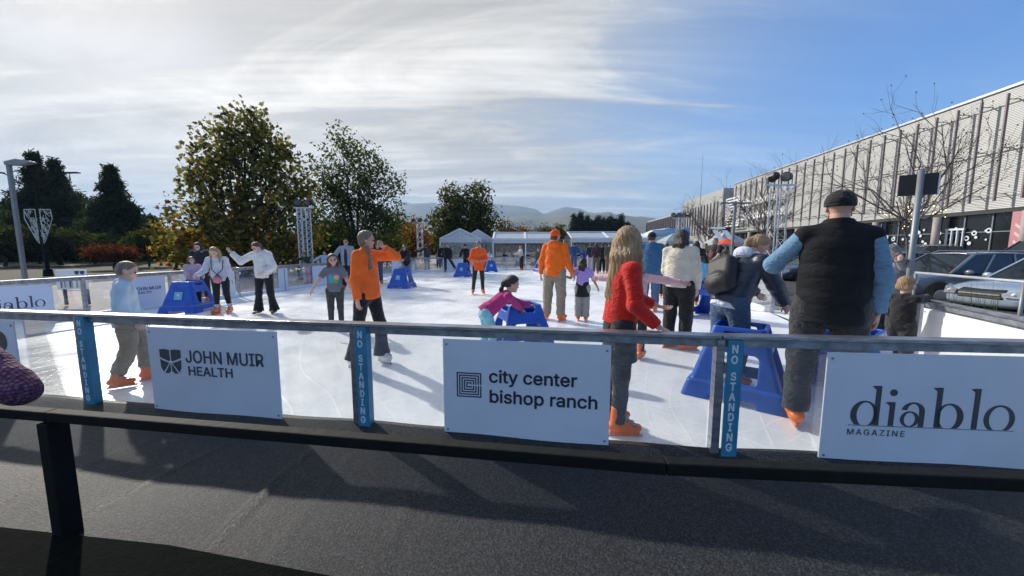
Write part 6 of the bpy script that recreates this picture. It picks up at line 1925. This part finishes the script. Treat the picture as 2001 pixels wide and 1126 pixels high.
I = person('blond ponytail woman in navy puffer jacket leaning over a blue aid', onp(1428, 3.95), 1.66, 48, lod=0, w=1.12, lean=24,
       top=[dict(name='shirt', mat=cloth((.62, .66, .78)), inf=.018, hem=-.05, sleeve='none'), dict(name='jacket', mat=mat('navy nylon', (.020, .032, .060), .42, 0, .2, 12, .15, 70), inf=.032, hem=-.02, collar=.0, disp=quilt(.07, .006, 9), sinf=.030), dict(name='hood', mat=cloth((.60, .64, .78)), inf=-.02, sleeve='none', hood=True, hem=.2)],
       legs=[dict(name='jeans', mat=cloth(JEAN), kind='straight', inf=.010, fold=.005)], hair=('tail', HBLD, .30), look=(25, 32, 0),
       armR=((.12, .55, -.9), (.0, .5, -.75)), armL=((.1, .5, -.9), (0, .8, -.5)), legR=((.05, .20, -1), (.03, -.2, -1)), legL=((.12, .05, -1), (.05, -.25, -1)))
# backpack on her back: a thing of its own
def backpack(I):
    T = I['T']; Rt = I['Rt']; S = I['S']
    R = I['Rw']; P0 = np.array((I['P0'].x, I['P0'].y, 0))
    org = T(0, -.12, .14)
    G = SDF(.02)
    G.rbox((0, -.04, -.02), (.165, .075, .20), rd=.07); G.ell((0, -.10, -.11), (.14, .06, .10)); G.cap((-.05, -.03, .17), (.05, -.03, .17), .05)
    V, F = G.mesh(.010, folds(.004, 3))
    M = R @ Rt; wo = P0 + R @ org
    o = link('backpack', mesh_np('backpack', V, F, True), mat('black bag nylon', (.012, .012, .014), .6, 0, .2, 14, .2, 50))
    Mx = Matrix([[*M[0], wo[0]], [*M[1], wo[1]], [*M[2], wo[2]], [0, 0, 0, 1]])
    o.matrix_world = Mx @ Matrix.Rotation(rad(-22), 4, 'Y')
    st = MB()
    for s in (-1, 1): st.tube([(s * .08, .03, .17), (s * .11, .09, .22), (s * .13, .17, .18), (s * .145, .215, .08), (s * .15, .16, -.06), (s * .11, .04, -.12)], .016, 6)
    st.tube([(-.03, -.02, .2), (-.03, -.05, .245), (.03, -.05, .245), (.03, -.02, .2)], .008, 6)
    st.build('strap', BLKPL, o); MB().tube([(-.08, -.158, -.075), (.08, -.158, -.085)], .004, 5).build('zip', ALU, o)
    tag(o, 'small black backpack worn by the woman in the navy puffer jacket', 'backpack')
backpack(I)
person('woman in cream fleece with dark bobbed hair, seen from behind', onp(1328, 5.4), 1.70, 20, lod=0, w=1.12,
       top=[dict(name='fleece', mat=cloth((.62, .58, .48), .95, .4), inf=.026, hem=-.01, sinf=.018, collar=.045, fold=.006)],
       legs=[dict(mat=c(.014, .014, .016), kind='straight', inf=.012, fold=.006)], hair=('bob', HDARK, .06), look=(12, 8, 0), armR=((.18, .06, -1), (.0, .1, -1)), armL=((.1, .15, -1), (-.1, .6, -.8)),
       legR=((.06, .03, -1), (.0, -.06, -1)), legL=((.05, .02, -1), (.0, -.1, -1)), toes=(55, -30))
person('man in bright orange hoodie and orange beanie holding a girl by the hand', onp(1084, 7.55), 1.79, 18, lod=0, w=1.12,
       top=[dict(name='hoodie', mat=c(.86, .15, .006), inf=.024, hem=-.035, hood=True, fold=.008, sinf=.018)],
       legs=[dict(mat=cloth((.28, .235, .17)), kind='straight', inf=.012, fold=.009)], hat=('beanie', cloth((.85, .10, .004), .9, .5)), look=(25, 0, 0), skin=SK1, hair=('crew', HBRN),
       armL=((.28, .02, -1), (.12, .12, -1)), armR=((.22, .05, -1), (.38, .18, -.9)), legR=((.10, .0, -1), (.02, -.06, -1)), legL=((.10, .0, -1), (.03, -.06, -1)), toes=(15, 15))
person('girl in lilac t-shirt with a black jacket tied round her waist', onp(1139, 7.5), 1.24, 5, lod=0,
       top=[dict(name='t_shirt', mat=c(.42, .27, .66), inf=.016, hem=.02, sleeve='half', fold=.004)],
       legs=[dict(mat=c(.33, .31, .29), kind='baggy', inf=.006, fold=.007), dict(name='tied_jacket', kind='skirt', mat=c(*BLK), len=.15, inf=.026, flare=.012)], hair=('long', HDARK, .10), skin=SK2,
       armL=((.55, .1, -.75), (.55, .1, .12)), armR=((.42, .05, -.9), (.50, .15, -.95)), look=(20, 4, 0), legR=((.03, .1, -1), (.02, -.16, -1)), legL=((.03, .02, -1), (.0, -.1, -1)))
person('child in pale pink top with arms spread wide behind the woman in red', onp(1246, 4.95), 1.30, 12, lod=0,
       top=[dict(name='sweater', mat=c(.66, .40, .42), inf=.016, hem=-.03, fold=.004)], legs=[dict(mat=c(.02, .02, .024), kind='slim', inf=.010), ], hair=('long', HBLD, .12),
       armR=((.9, .1, -.12), (1, .1, -.10)), armL=((.9, .1, -.15), (1, .1, .0)), legR=((.05, .05, -1), (.02, -.3, -1)), legL=((.05, .1, -1), (.02, -.1, -1)), curl=(.4, .4))
person('woman with ash blond braid in orange sweatshirt, one hand raised to her ear', onp(716, 4.62), 1.66, 128, lod=0, w=.95,
       top=[dict(name='shirt', mat=c(.02, .02, .025), inf=.01, hem=.2, sleeve='none', collar=.02), dict(name='sweatshirt', mat=graphic((.86, .135, .012), [((.07, .17, 1.30), (.05, .08, .008), (.9, .55, .4))]), inf=.026, hem=-.03, sinf=.018, fold=.007)],
       legs=[dict(mat=c(.014, .014, .017), kind='flare', inf=.004, fold=.005, low=-.03)], hair=('braid', HASH), look=(-38, 4, 0), foot='white',
       armR=((.14, -.02, -1), (.03, .10, -1)), armL=('l', (.155, .17, 1.50), (1, .5, -.3)), palm=(None, (-1, 0, 0)), legR=((.12, -.12, -1), (.08, -.16, -1)), legL=((.12, .20, -1), (.06, -.02, -1)), toes=(0, -20), curl=(.6, 1.1))
person('small boy in pale blue jacket and khaki trousers walking right on the ice', onp(240, 3.95), 1.30, 96, lod=0, hs=.205,
       top=[dict(name='jacket', mat=graphic((.46, .60, .70), [((-.02, .14, .86), (.05, .05, .20), (.03, .30, .50))]), inf=.024, hem=-.05, sinf=.022, fold=.006, collar=.025)],
       legs=[dict(mat=c(.27, .21, .14), kind='straight', inf=.012, fold=.010, low=.05)], hair=('crew', HASH), look=(6, 16, 0), skin=SK3, armR=((.1, -.12, -1), (.0, .55, -.85)), armL=((.1, .15, -1), (.0, .4, -.9)), palm=((-1, 0, .1), None),
       legR=((.02, -.02, -1), (.0, -.40, -.92)), legL=((.02, .32, -.95), (.0, .0, -1)), toes=(5, 12))
person('girl in magenta sweater bending over to push a blue skating aid', onp(948, 4.75), 1.22, 82, lod=0, lean=52, hs=.215,
       top=[dict(name='sweater', mat=cloth((.42, .030, .17), .95, .4), inf=.018, hem=-.02, sinf=.014)], legs=[dict(name='leggings', mat=c(.22, .52, .62), kind='slim', inf=.010, waist=.05)], hair=('tail', HDARK, .20), look=(4, 14, 0), skin=SK1,
       armR=('w', Wd(1022, 607, 5.0), (.4, -.3, -1)), armL=((.05, .9, -.6), (0, .9, -.2)), palm=((0, 0, -1), (0, 0, -1)), legR=((.05, .35, -1), (.0, -.35, -1)), legL=((.05, .1, -1), (.0, -.45, -1)), curl=(.8, .8))
I = person('blond toddler in black top with white piping leaning on the short fence', onp(1772, 4.25), 1.10, 35, lod=0, hs=.205,
       top=[dict(name='track_top', mat=c(.010, .010, .012), inf=.02, hem=-.03, sinf=.018)], legs=[dict(mat=c(.02, .02, .022), kind='straight', inf=.01)], hair=('short', HBLD), skin=SK3, look=(-5, 0, 0),
       armR=('w', W(1850, 572, RT + .04), (.5, -.4, -.6)), armL=((.2, .15, -1), (.0, .5, -.8)), foot='shoe')
person('grey haired woman in glasses and grey sweater gripping the monitor pole', onp(1742, 5.15), 1.50, 212, lod=0, w=1.08, hs=.225,
       top=[dict(name='sweater', mat=c(.20, .21, .24), inf=.022, hem=-.05)], legs=[dict(mat=c(.03, .035, .05), kind='straight', inf=.01)], hair=('short', HGRY), glasses='clear', skin=SK3, look=(10, 10, 0), foot='shoe',
       armL=('w', Wd(1756, 505, 4.68), (.9, -.1, -.6)), armR=((.15, .2, -1), (-.1, .6, -.8)), palm=(None, (-1, 0, .2)), curl=(.7, 1.2))
KN = m_knit()
person('child in chunky purple knit sweater resting an arm on the black handrail', Vector((-3.14, 1.70, 0)), 1.53, 57, lod=0, side=24,
       top=[dict(name='sweater', mat=KN, inf=.02, hem=-.03, sinf=.055, cuff=.15, fold=.006, round=True)], legs=[dict(mat=c(.03, .03, .04), kind='straight', inf=.01)], hair=('short', HBRN), foot='shoe',
       armR=('w', (q0.x + .22, q0.y - .16, HRZ + .04), (.2, -.6, .2)), palm=((0, 0, -1), None), curl=(1.2, .7))

# ---- middle distance
person('woman in white hoodie and black flared trousers with one arm raised', onp(514, 8.35), 1.63, 208, lod=0, w=.95, lean=8,
       top=[dict(name='hoodie', mat=c(.70, .67, .66), inf=.034, hem=-.02, sinf=.034, hood=True, fold=.008)], legs=[dict(mat=c(.012, .012, .014), kind='flare', inf=.006, low=-.03)], hair=('tail', HBRN, .22), look=(22, 30, 8), skin=SK3, foot='shoe',
       armR=((.85, .25, -.50), (.60, .1, .70)), armL=((.35, .05, -1), (-.35, .6, -.35)), legR=((.12, .02, -1), (.1, -.04, -1)), legL=((.10, .04, -1), (.12, -.08, -1)), curl=(.6, .9))
I = person('girl with long blond hair in white jacket and black leggings bending to a blue aid', onp(428, 8.35), 1.48, 196, lod=0, lean=16, hs=.22,
       top=[dict(name='jacket', mat=c(.55, .57, .64), inf=.026, hem=-.03, sinf=.022, collar=.02)], legs=[dict(name='leggings', mat=c(.012, .012, .014), kind='slim', inf=.009, low=.10), dict(name='socks', mat=c(.6, .6, .62), kind='slim', inf=.003, waist=.0)], hair=('long', HBLD, .20, .3), look=(10, 30, 0), skin=SK3,
       armR=((.25, .3, -.9), (.40, .75, -.40)), armL=((.22, .0, -1), (.25, .15, -1)), legR=((.02, .1, -1), (.05, -.10, -1)), legL=((.04, .0, -1), (.10, -.15, -1)), toes=(30, -10))
# pink cross body bag: a thing of its own
def bag(I):
    R = I['Rw']; P0 = np.array((I['P0'].x, I['P0'].y, 0)); q = P0 + R @ I['T'](-.0, .135, .015)
    o = MB().ell((0, 0, 0), (.105, .045, .085), 14, 8).build('shoulder_bag', mat('pink bag leather', (.50, .17, .22), .5, 0, .08, 8), None, tuple(q), smooth=True); tag(o, 'small pink bag on a dark strap worn by the girl in the white jacket', 'bag')
    st = MB()
    for s, tx in ((-1, .06), (1, -.09)):
        a = P0 + R @ I['T'](tx, .05, .30) - q; m_ = P0 + R @ I['T'](tx * .9, .115, .17) - q
        st.tube([(s * -.085, 0, .04), tuple(m_), tuple(a)], .009, 5)
    st.build('strap', cloth(NAVY), o)
bag(I)
person('small girl with long brown hair in lilac sweater behind a blue aid at the left', onp(375, 9.25), 1.22, 170, lod=1, top=[dict(name='sweater', mat=c(.50, .36, .46), inf=.02)], legs=[dict(mat=c(.02, .02, .025), kind='slim', inf=.01)], hair=('long', HBRN, .20), look=(0, 5, 6), skin=SK3, armR=((.1, .5, -.9), (0, .8, -.4)), armL=((.1, .5, -.9), (0, .8, -.4)))
person('dark haired woman in patterned grey scarf and black coat behind the girl in lilac', onp(391, 10.3), 1.60, 195, lod=1, top=[dict(name='coat', mat=c(.02, .022, .028), inf=.02, hem=-.08), dict(name='scarf', mat=c(.30, .27, .25), inf=.0, sleeve='none', hem=.2, hood=True)], legs=[dict(mat=c(.02, .02, .03), kind='straight')], hair=('long', HDARK, .16), look=(15, 20, 0), skin=SK3)
person('girl in grey t-shirt with colourful print holding both arms out', onp(652, 6.75), 1.30, 183, lod=0, hs=.22,
       top=[dict(name='t_shirt', mat=graphic((.15, .15, .165), [((-.02, .11, .92), (.06, .08, .055), (.05, .42, .08)), ((-.045, .12, .97), (.055, .08, .05), (.62, .30, .28)), ((.06, .12, .95), (.045, .08, .09), (.04, .30, .50))]), inf=.016, hem=-.02, sleeve='half', fold=.004)],
       legs=[dict(mat=c(.045, .052, .050), kind='slim', inf=.010)], hair=('long', HBRN, .20), look=(-8, 2, 6), skin=SK1, armR=((.55, .15, -.8), (.50, .2, -.85)), armL=((.38, .1, -.9), (.35, .1, -.9)), curl=(.4, .5))
person('guard in orange hooded anorak and black leggings, hands together', onp(935, 11.9), 1.66, 176, lod=0, w=1.0,
       top=[dict(name='anorak', mat=c(.84, .10, .012), inf=.032, hem=-.09, sinf=.024, fold=.006), dict(name='hood', mat=c(.62, .56, .58), inf=-.02, sleeve='none', hem=.22, hood=True)], legs=[dict(name='leggings', mat=c(.02, .02, .024), kind='slim', inf=.008)], hair=('short', HDARK), skin=SK2,
       armR=((.30, -.02, -1), (-.55, .75, -.15)), armL=((.30, -.02, -1), (-.55, .75, -.15)), legR=((.14, .1, -1), (.10, -.15, -1)), legL=((.08, .0, -1), (.04, -.1, -1)))
person('man in grey jacket and sunglasses near the left fence behind the woman in orange', onp(677, 13.2), 1.76, 190, lod=1, w=1.05, top=[dict(name='shirt', mat=c(*NAVY), inf=.012, hem=-.04, sleeve='none'), dict(name='jacket', mat=graphic((.27, .29, .33), [((0, .16, 1.15), (.06, .12, .38), (.015, .02, .035))]), inf=.026, hem=-.06)], legs=[dict(mat=c(.015, .018, .03), kind='straight')], hair=('short', HBRN), glasses='sun', skin=SK1, armR=((.6, .1, -.8), (.45, .1, -.9)), armL=((.2, 0, -1), (.1, .2, -1)), look=(5, 0, 0))
person('person in jeans mostly hidden behind the raised orange elbow', onp(738, 15.5), 1.62, 170, lod=1, top=[dict(name='jacket', mat=c(.09, .08, .07), inf=.02)], legs=[dict(mat=c(*JEAN), kind='straight')], hair=('short', HDARK), armR=((.1, .05, -1), (0, .2, -1)), armL=((.1, .05, -1), (0, .2, -1)))
person('child in dark green sweater and magenta leggings holding the left fence', onp(601, 15.0), 1.30, 225, lod=1, lean=14, top=[dict(name='sweater', mat=graphic((.014, .030, .024), [((.0, .14, .90), (.035, .08, .035), (.3, .3, .25))]), inf=.02, hem=-.0), dict(name='shirt', mat=c(.5, .42, .55), inf=.012, hem=-.05, sleeve='none')], legs=[dict(name='leggings', mat=c(.30, .015, .20), kind='slim', inf=.012)], hair=('short', HBRN), look=(30, 20, 0),
       armR=((.8, .5, -.3), (.8, .5, -.1)), armL=((.2, .3, -1), (0, .5, -.9)))
person('child in pale blue sweater outside the left fence beside the lighting truss', onp(634, 17.6), 1.32, 190, lod=1, top=[dict(name='sweater', mat=c(.42, .55, .70), inf=.03)], legs=[dict(mat=c(.05, .06, .09), kind='straight')], hair=('short', HBRN), foot='shoe', armR=((.7, 0, -.4), (.7, .1, -.5)))
person('woman in black with sunglasses bent over the blue aid in mid rink', onp(795, 14.7), 1.62, 198, lod=1, lean=30, top=[dict(name='coat', mat=c(.010, .010, .012), inf=.028, hem=-.03)], legs=[dict(mat=cloth((.16, .25, .38)), kind='straight')], hair=('long', HDARK, .15), glasses='sun', skin=SK1, armR=((.1, .7, -.8), (-.35, .8, -.2)), armL=((.1, .7, -.8), (-.35, .8, -.2)), look=(0, 0, 0))
person('man in blue fleece, black cap and jeans, seen from behind beyond the woman in red', onp(1272, 8.7), 1.80, 5, lod=0, w=1.15, top=[dict(name='fleece', mat=c(.035, .12, .24), inf=.024, hem=-.05, collar=.04)], legs=[dict(mat=cloth((.08, .14, .25)), kind='straight')], hair=('short', HBRN), hat=('cap', cloth(BLK)), look=(12, 0, 0), armR=((.14, .1, -1), (.0, .5, -.9)), armL=((.14, .1, -1), (.0, .5, -.9)))
person('person in black behind the right shoulder of the man in blue fleece', onp(1302, 11.0), 1.58, 8, lod=1, top=[dict(name='coat', mat=c(.010, .011, .013), inf=.03, hem=-.12)], legs=[dict(mat=c(*BLK), kind='straight')], hair=('short', HDARK))
person('person in black hoodie with a white oval emblem on the back', onp(1360, 12.0), 1.66, 4, lod=1, w=1.1, top=[dict(name='hoodie', mat=graphic((.012, .012, .014), [((0, -.15, 1.24), (.10, .12, .045), (.42, .42, .44)), ((0, -.15, 1.24), (.06, .13, .020), (.02, .02, .02))]), inf=.028, hem=-.04, hood=True)], legs=[dict(mat=c(.10, .02, .02), kind='straight')], hair=('long', HDARK, .1), armR=((.3, .3, -1), (.3, .6, -.6)))
person('child in light blue jacket next to the black hoodie', onp(1371, 9.6), 1.22, 20, lod=1, top=[dict(name='jacket', mat=c(.10, .42, .75), inf=.024)], legs=[dict(mat=c(.02, .02, .03), kind='straight')], hair=('short', HDARK), armR=((.5, .4, -.8), (.4, .6, -.7)))
person('man in dark t-shirt with faded red print leaning on the right fence rail', onp(1396, 13.5), 1.84, 222, lod=1, w=1.2, top=[dict(name='t_shirt', mat=graphic((.022, .020, .022), [((.02, .19, 1.30), (.10, .14, .14), (.16, .05, .05))]), inf=.02, sleeve='half', hem=-.04)], legs=[dict(mat=c(.03, .04, .06), kind='straight')], hair=('short', HGRY), glasses='clear', skin=SK3, look=(25, 0, 0), foot='shoe', armR=((.15, .35, -1), (-.1, .7, -.5)), armL=((.15, .35, -1), (-.1, .7, -.5)))
person('dark haired person half hidden between the black hoodie and the dark t-shirt', onp(1378, 15.5), 1.66, 200, lod=1, top=[dict(name='coat', mat=c(.03, .02, .018), inf=.02)], legs=[dict(mat=c(*BLK), kind='straight')], hair=('short', HDARK), skin=SK2, foot='shoe')
# ---- far figures
def far(label, px, py, S, head, tc, lc, hair=('short', HDARK), **k):
    k.setdefault('lod', 2)
    nm = k.pop('nm', 'jacket')
    return person(label, unp(px, py, 0), S, head, top=[dict(name=nm, mat=c(*tc), inf=k.pop('inf', .022), hem=k.pop('hem', -.03))], legs=[dict(mat=c(*lc), kind=k.pop('lk', 'straight'))], hair=hair, **k)
far('skater in dark hooded jacket and jeans by the far left corner of the ice', 835, 529, 1.70, 335, (.035, .045, .050), JEAN, lean=12, armL=((.6, .5, -.5), (.7, .4, .1)))
far('small child in coral pink top by the far left corner', 857, 526, 1.22, 180, (.75, .16, .16), BLK)
far('person in black standing behind the bending man in black', 863, 527, 1.68, 170, BLK, BLK)
far('man in black leaning sideways with a leg stretched out', 874, 532, 1.72, 200, BLK, (.02, .025, .03), lean=16, side=-14, legL=((.5, -.2, -1), (.5, -.3, -1)), armR=((.2, .5, -.8), (.1, .8, -.3)))
far('person in black beanie and black jacket bending over a blue aid', 912, 534, 1.70, 200, BLK, BLK, lean=26, hat=('beanie', cloth(BLK)), armR=((.2, .5, -.9), (0, .6, -.8)), armL=((.2, .4, -.9), (0, .5, -.8)))
far('small child in pale blue jacket with blue aid behind the orange anorak', 958, 527, 1.25, 200, (.42, .55, .66), (.03, .05, .15), lean=20, armL=((.3, .5, -.5), (.4, .6, .1)))
far('skater in red and white santa hat and pale jacket before the tent', 1019, 528, 1.60, 245, (.50, .50, .48), BLK, hat=('santa', cloth((.55, .02, .03))), lean=8, armR=((.3, .5, -.8), (.2, .8, -.3)), armL=((.2, .6, -.8), (.1, .8, -.3)))
far('child in olive jacket leaning on the aid left of the orange hoodie', 1050, 528, 1.40, 160, (.10, .10, .06), (.08, .10, .16), lean=20, hat=('beanie', cloth((.5, .3, .3))))
far('man in royal blue top and jeans reaching to a small child', 1121, 529, 1.80, 10, (.012, .06, .19), (.05, .09, .18), armR=((.5, .1, -.9), (.6, .1, -.9)))
far('small child in bright blue jacket held by the man in royal blue', 1138, 528, 1.35, 10, (.02, .05, .32), (.05, .07, .15), armL=((.6, .1, .2), (.6, .1, .5)))
far('person in navy jacket and pale trousers in the far group', 1153, 532, 1.74, 5, NAVY, (.40, .38, .50))
far('woman in maroon sweater with long dark hair in the far group', 1164, 535, 1.74, 5, (.035, .010, .020), (.09, .08, .075), hair=('long', HDARK, .25), nm='sweater')
far('person in dark grey coat at the right of the maroon sweater', 1176, 534, 1.72, 0, (.025, .022, .028), BLK)
far('man in olive green jacket and brown trousers in the far group', 1190, 535, 1.78, 355, (.060, .068, .055), (.16, .10, .06), lk='straight', w=1.1, hat=('beanie', cloth((.08, .085, .08))))
far('person in dark clothes partly hidden by the blond hair of the woman in red', 1199, 530, 1.66, 0, BLK, BLK)
far('skater in dark clothes with arm out between the orange hoodie and royal blue top', 1108, 524, 1.6, 250, (.02, .02, .02), (.25, .18, .14), armR=((.7, .1, -.5), (.7, .1, -.4)))
far('person in dark blue coat behind the vest man at his left elbow', 1514, 560, 1.62, 10, (.05, .06, .08), (.05, .08, .13), w=1.1, lod=1, foot='shoe')
far('person in brown top at the fence beside the lighting truss tower', 1416, 520, 1.6, 200, (.14, .10, .08), BLK, foot='shoe')
print('people', NPEOPLE)
# ------------------------------------------------------------------ the air between here and the hills
hz = MB().box((-5500, -2000, -60), (5500, 6200, 560)).build('haze', None)
hm = bpy.data.materials.new('thin haze'); hm.use_nodes = True; nt = hm.node_tree; nt.nodes.clear()
pv = nt.nodes.new('ShaderNodeVolumePrincipled'); pv.inputs['Color'].default_value = (.45, .68, 1.0, 1); pv.inputs['Density'].default_value = 0.00019; pv.inputs['Anisotropy'].default_value = .2
ot = nt.nodes.new('ShaderNodeOutputMaterial'); nt.links.new(pv.outputs[0], ot.inputs['Volume'])
hz.data.materials.append(hm); tag(hz, 'thin blue daylight haze softening the far hills', 'haze', kind='stuff')
sc.cycles.volume_bounces = 0
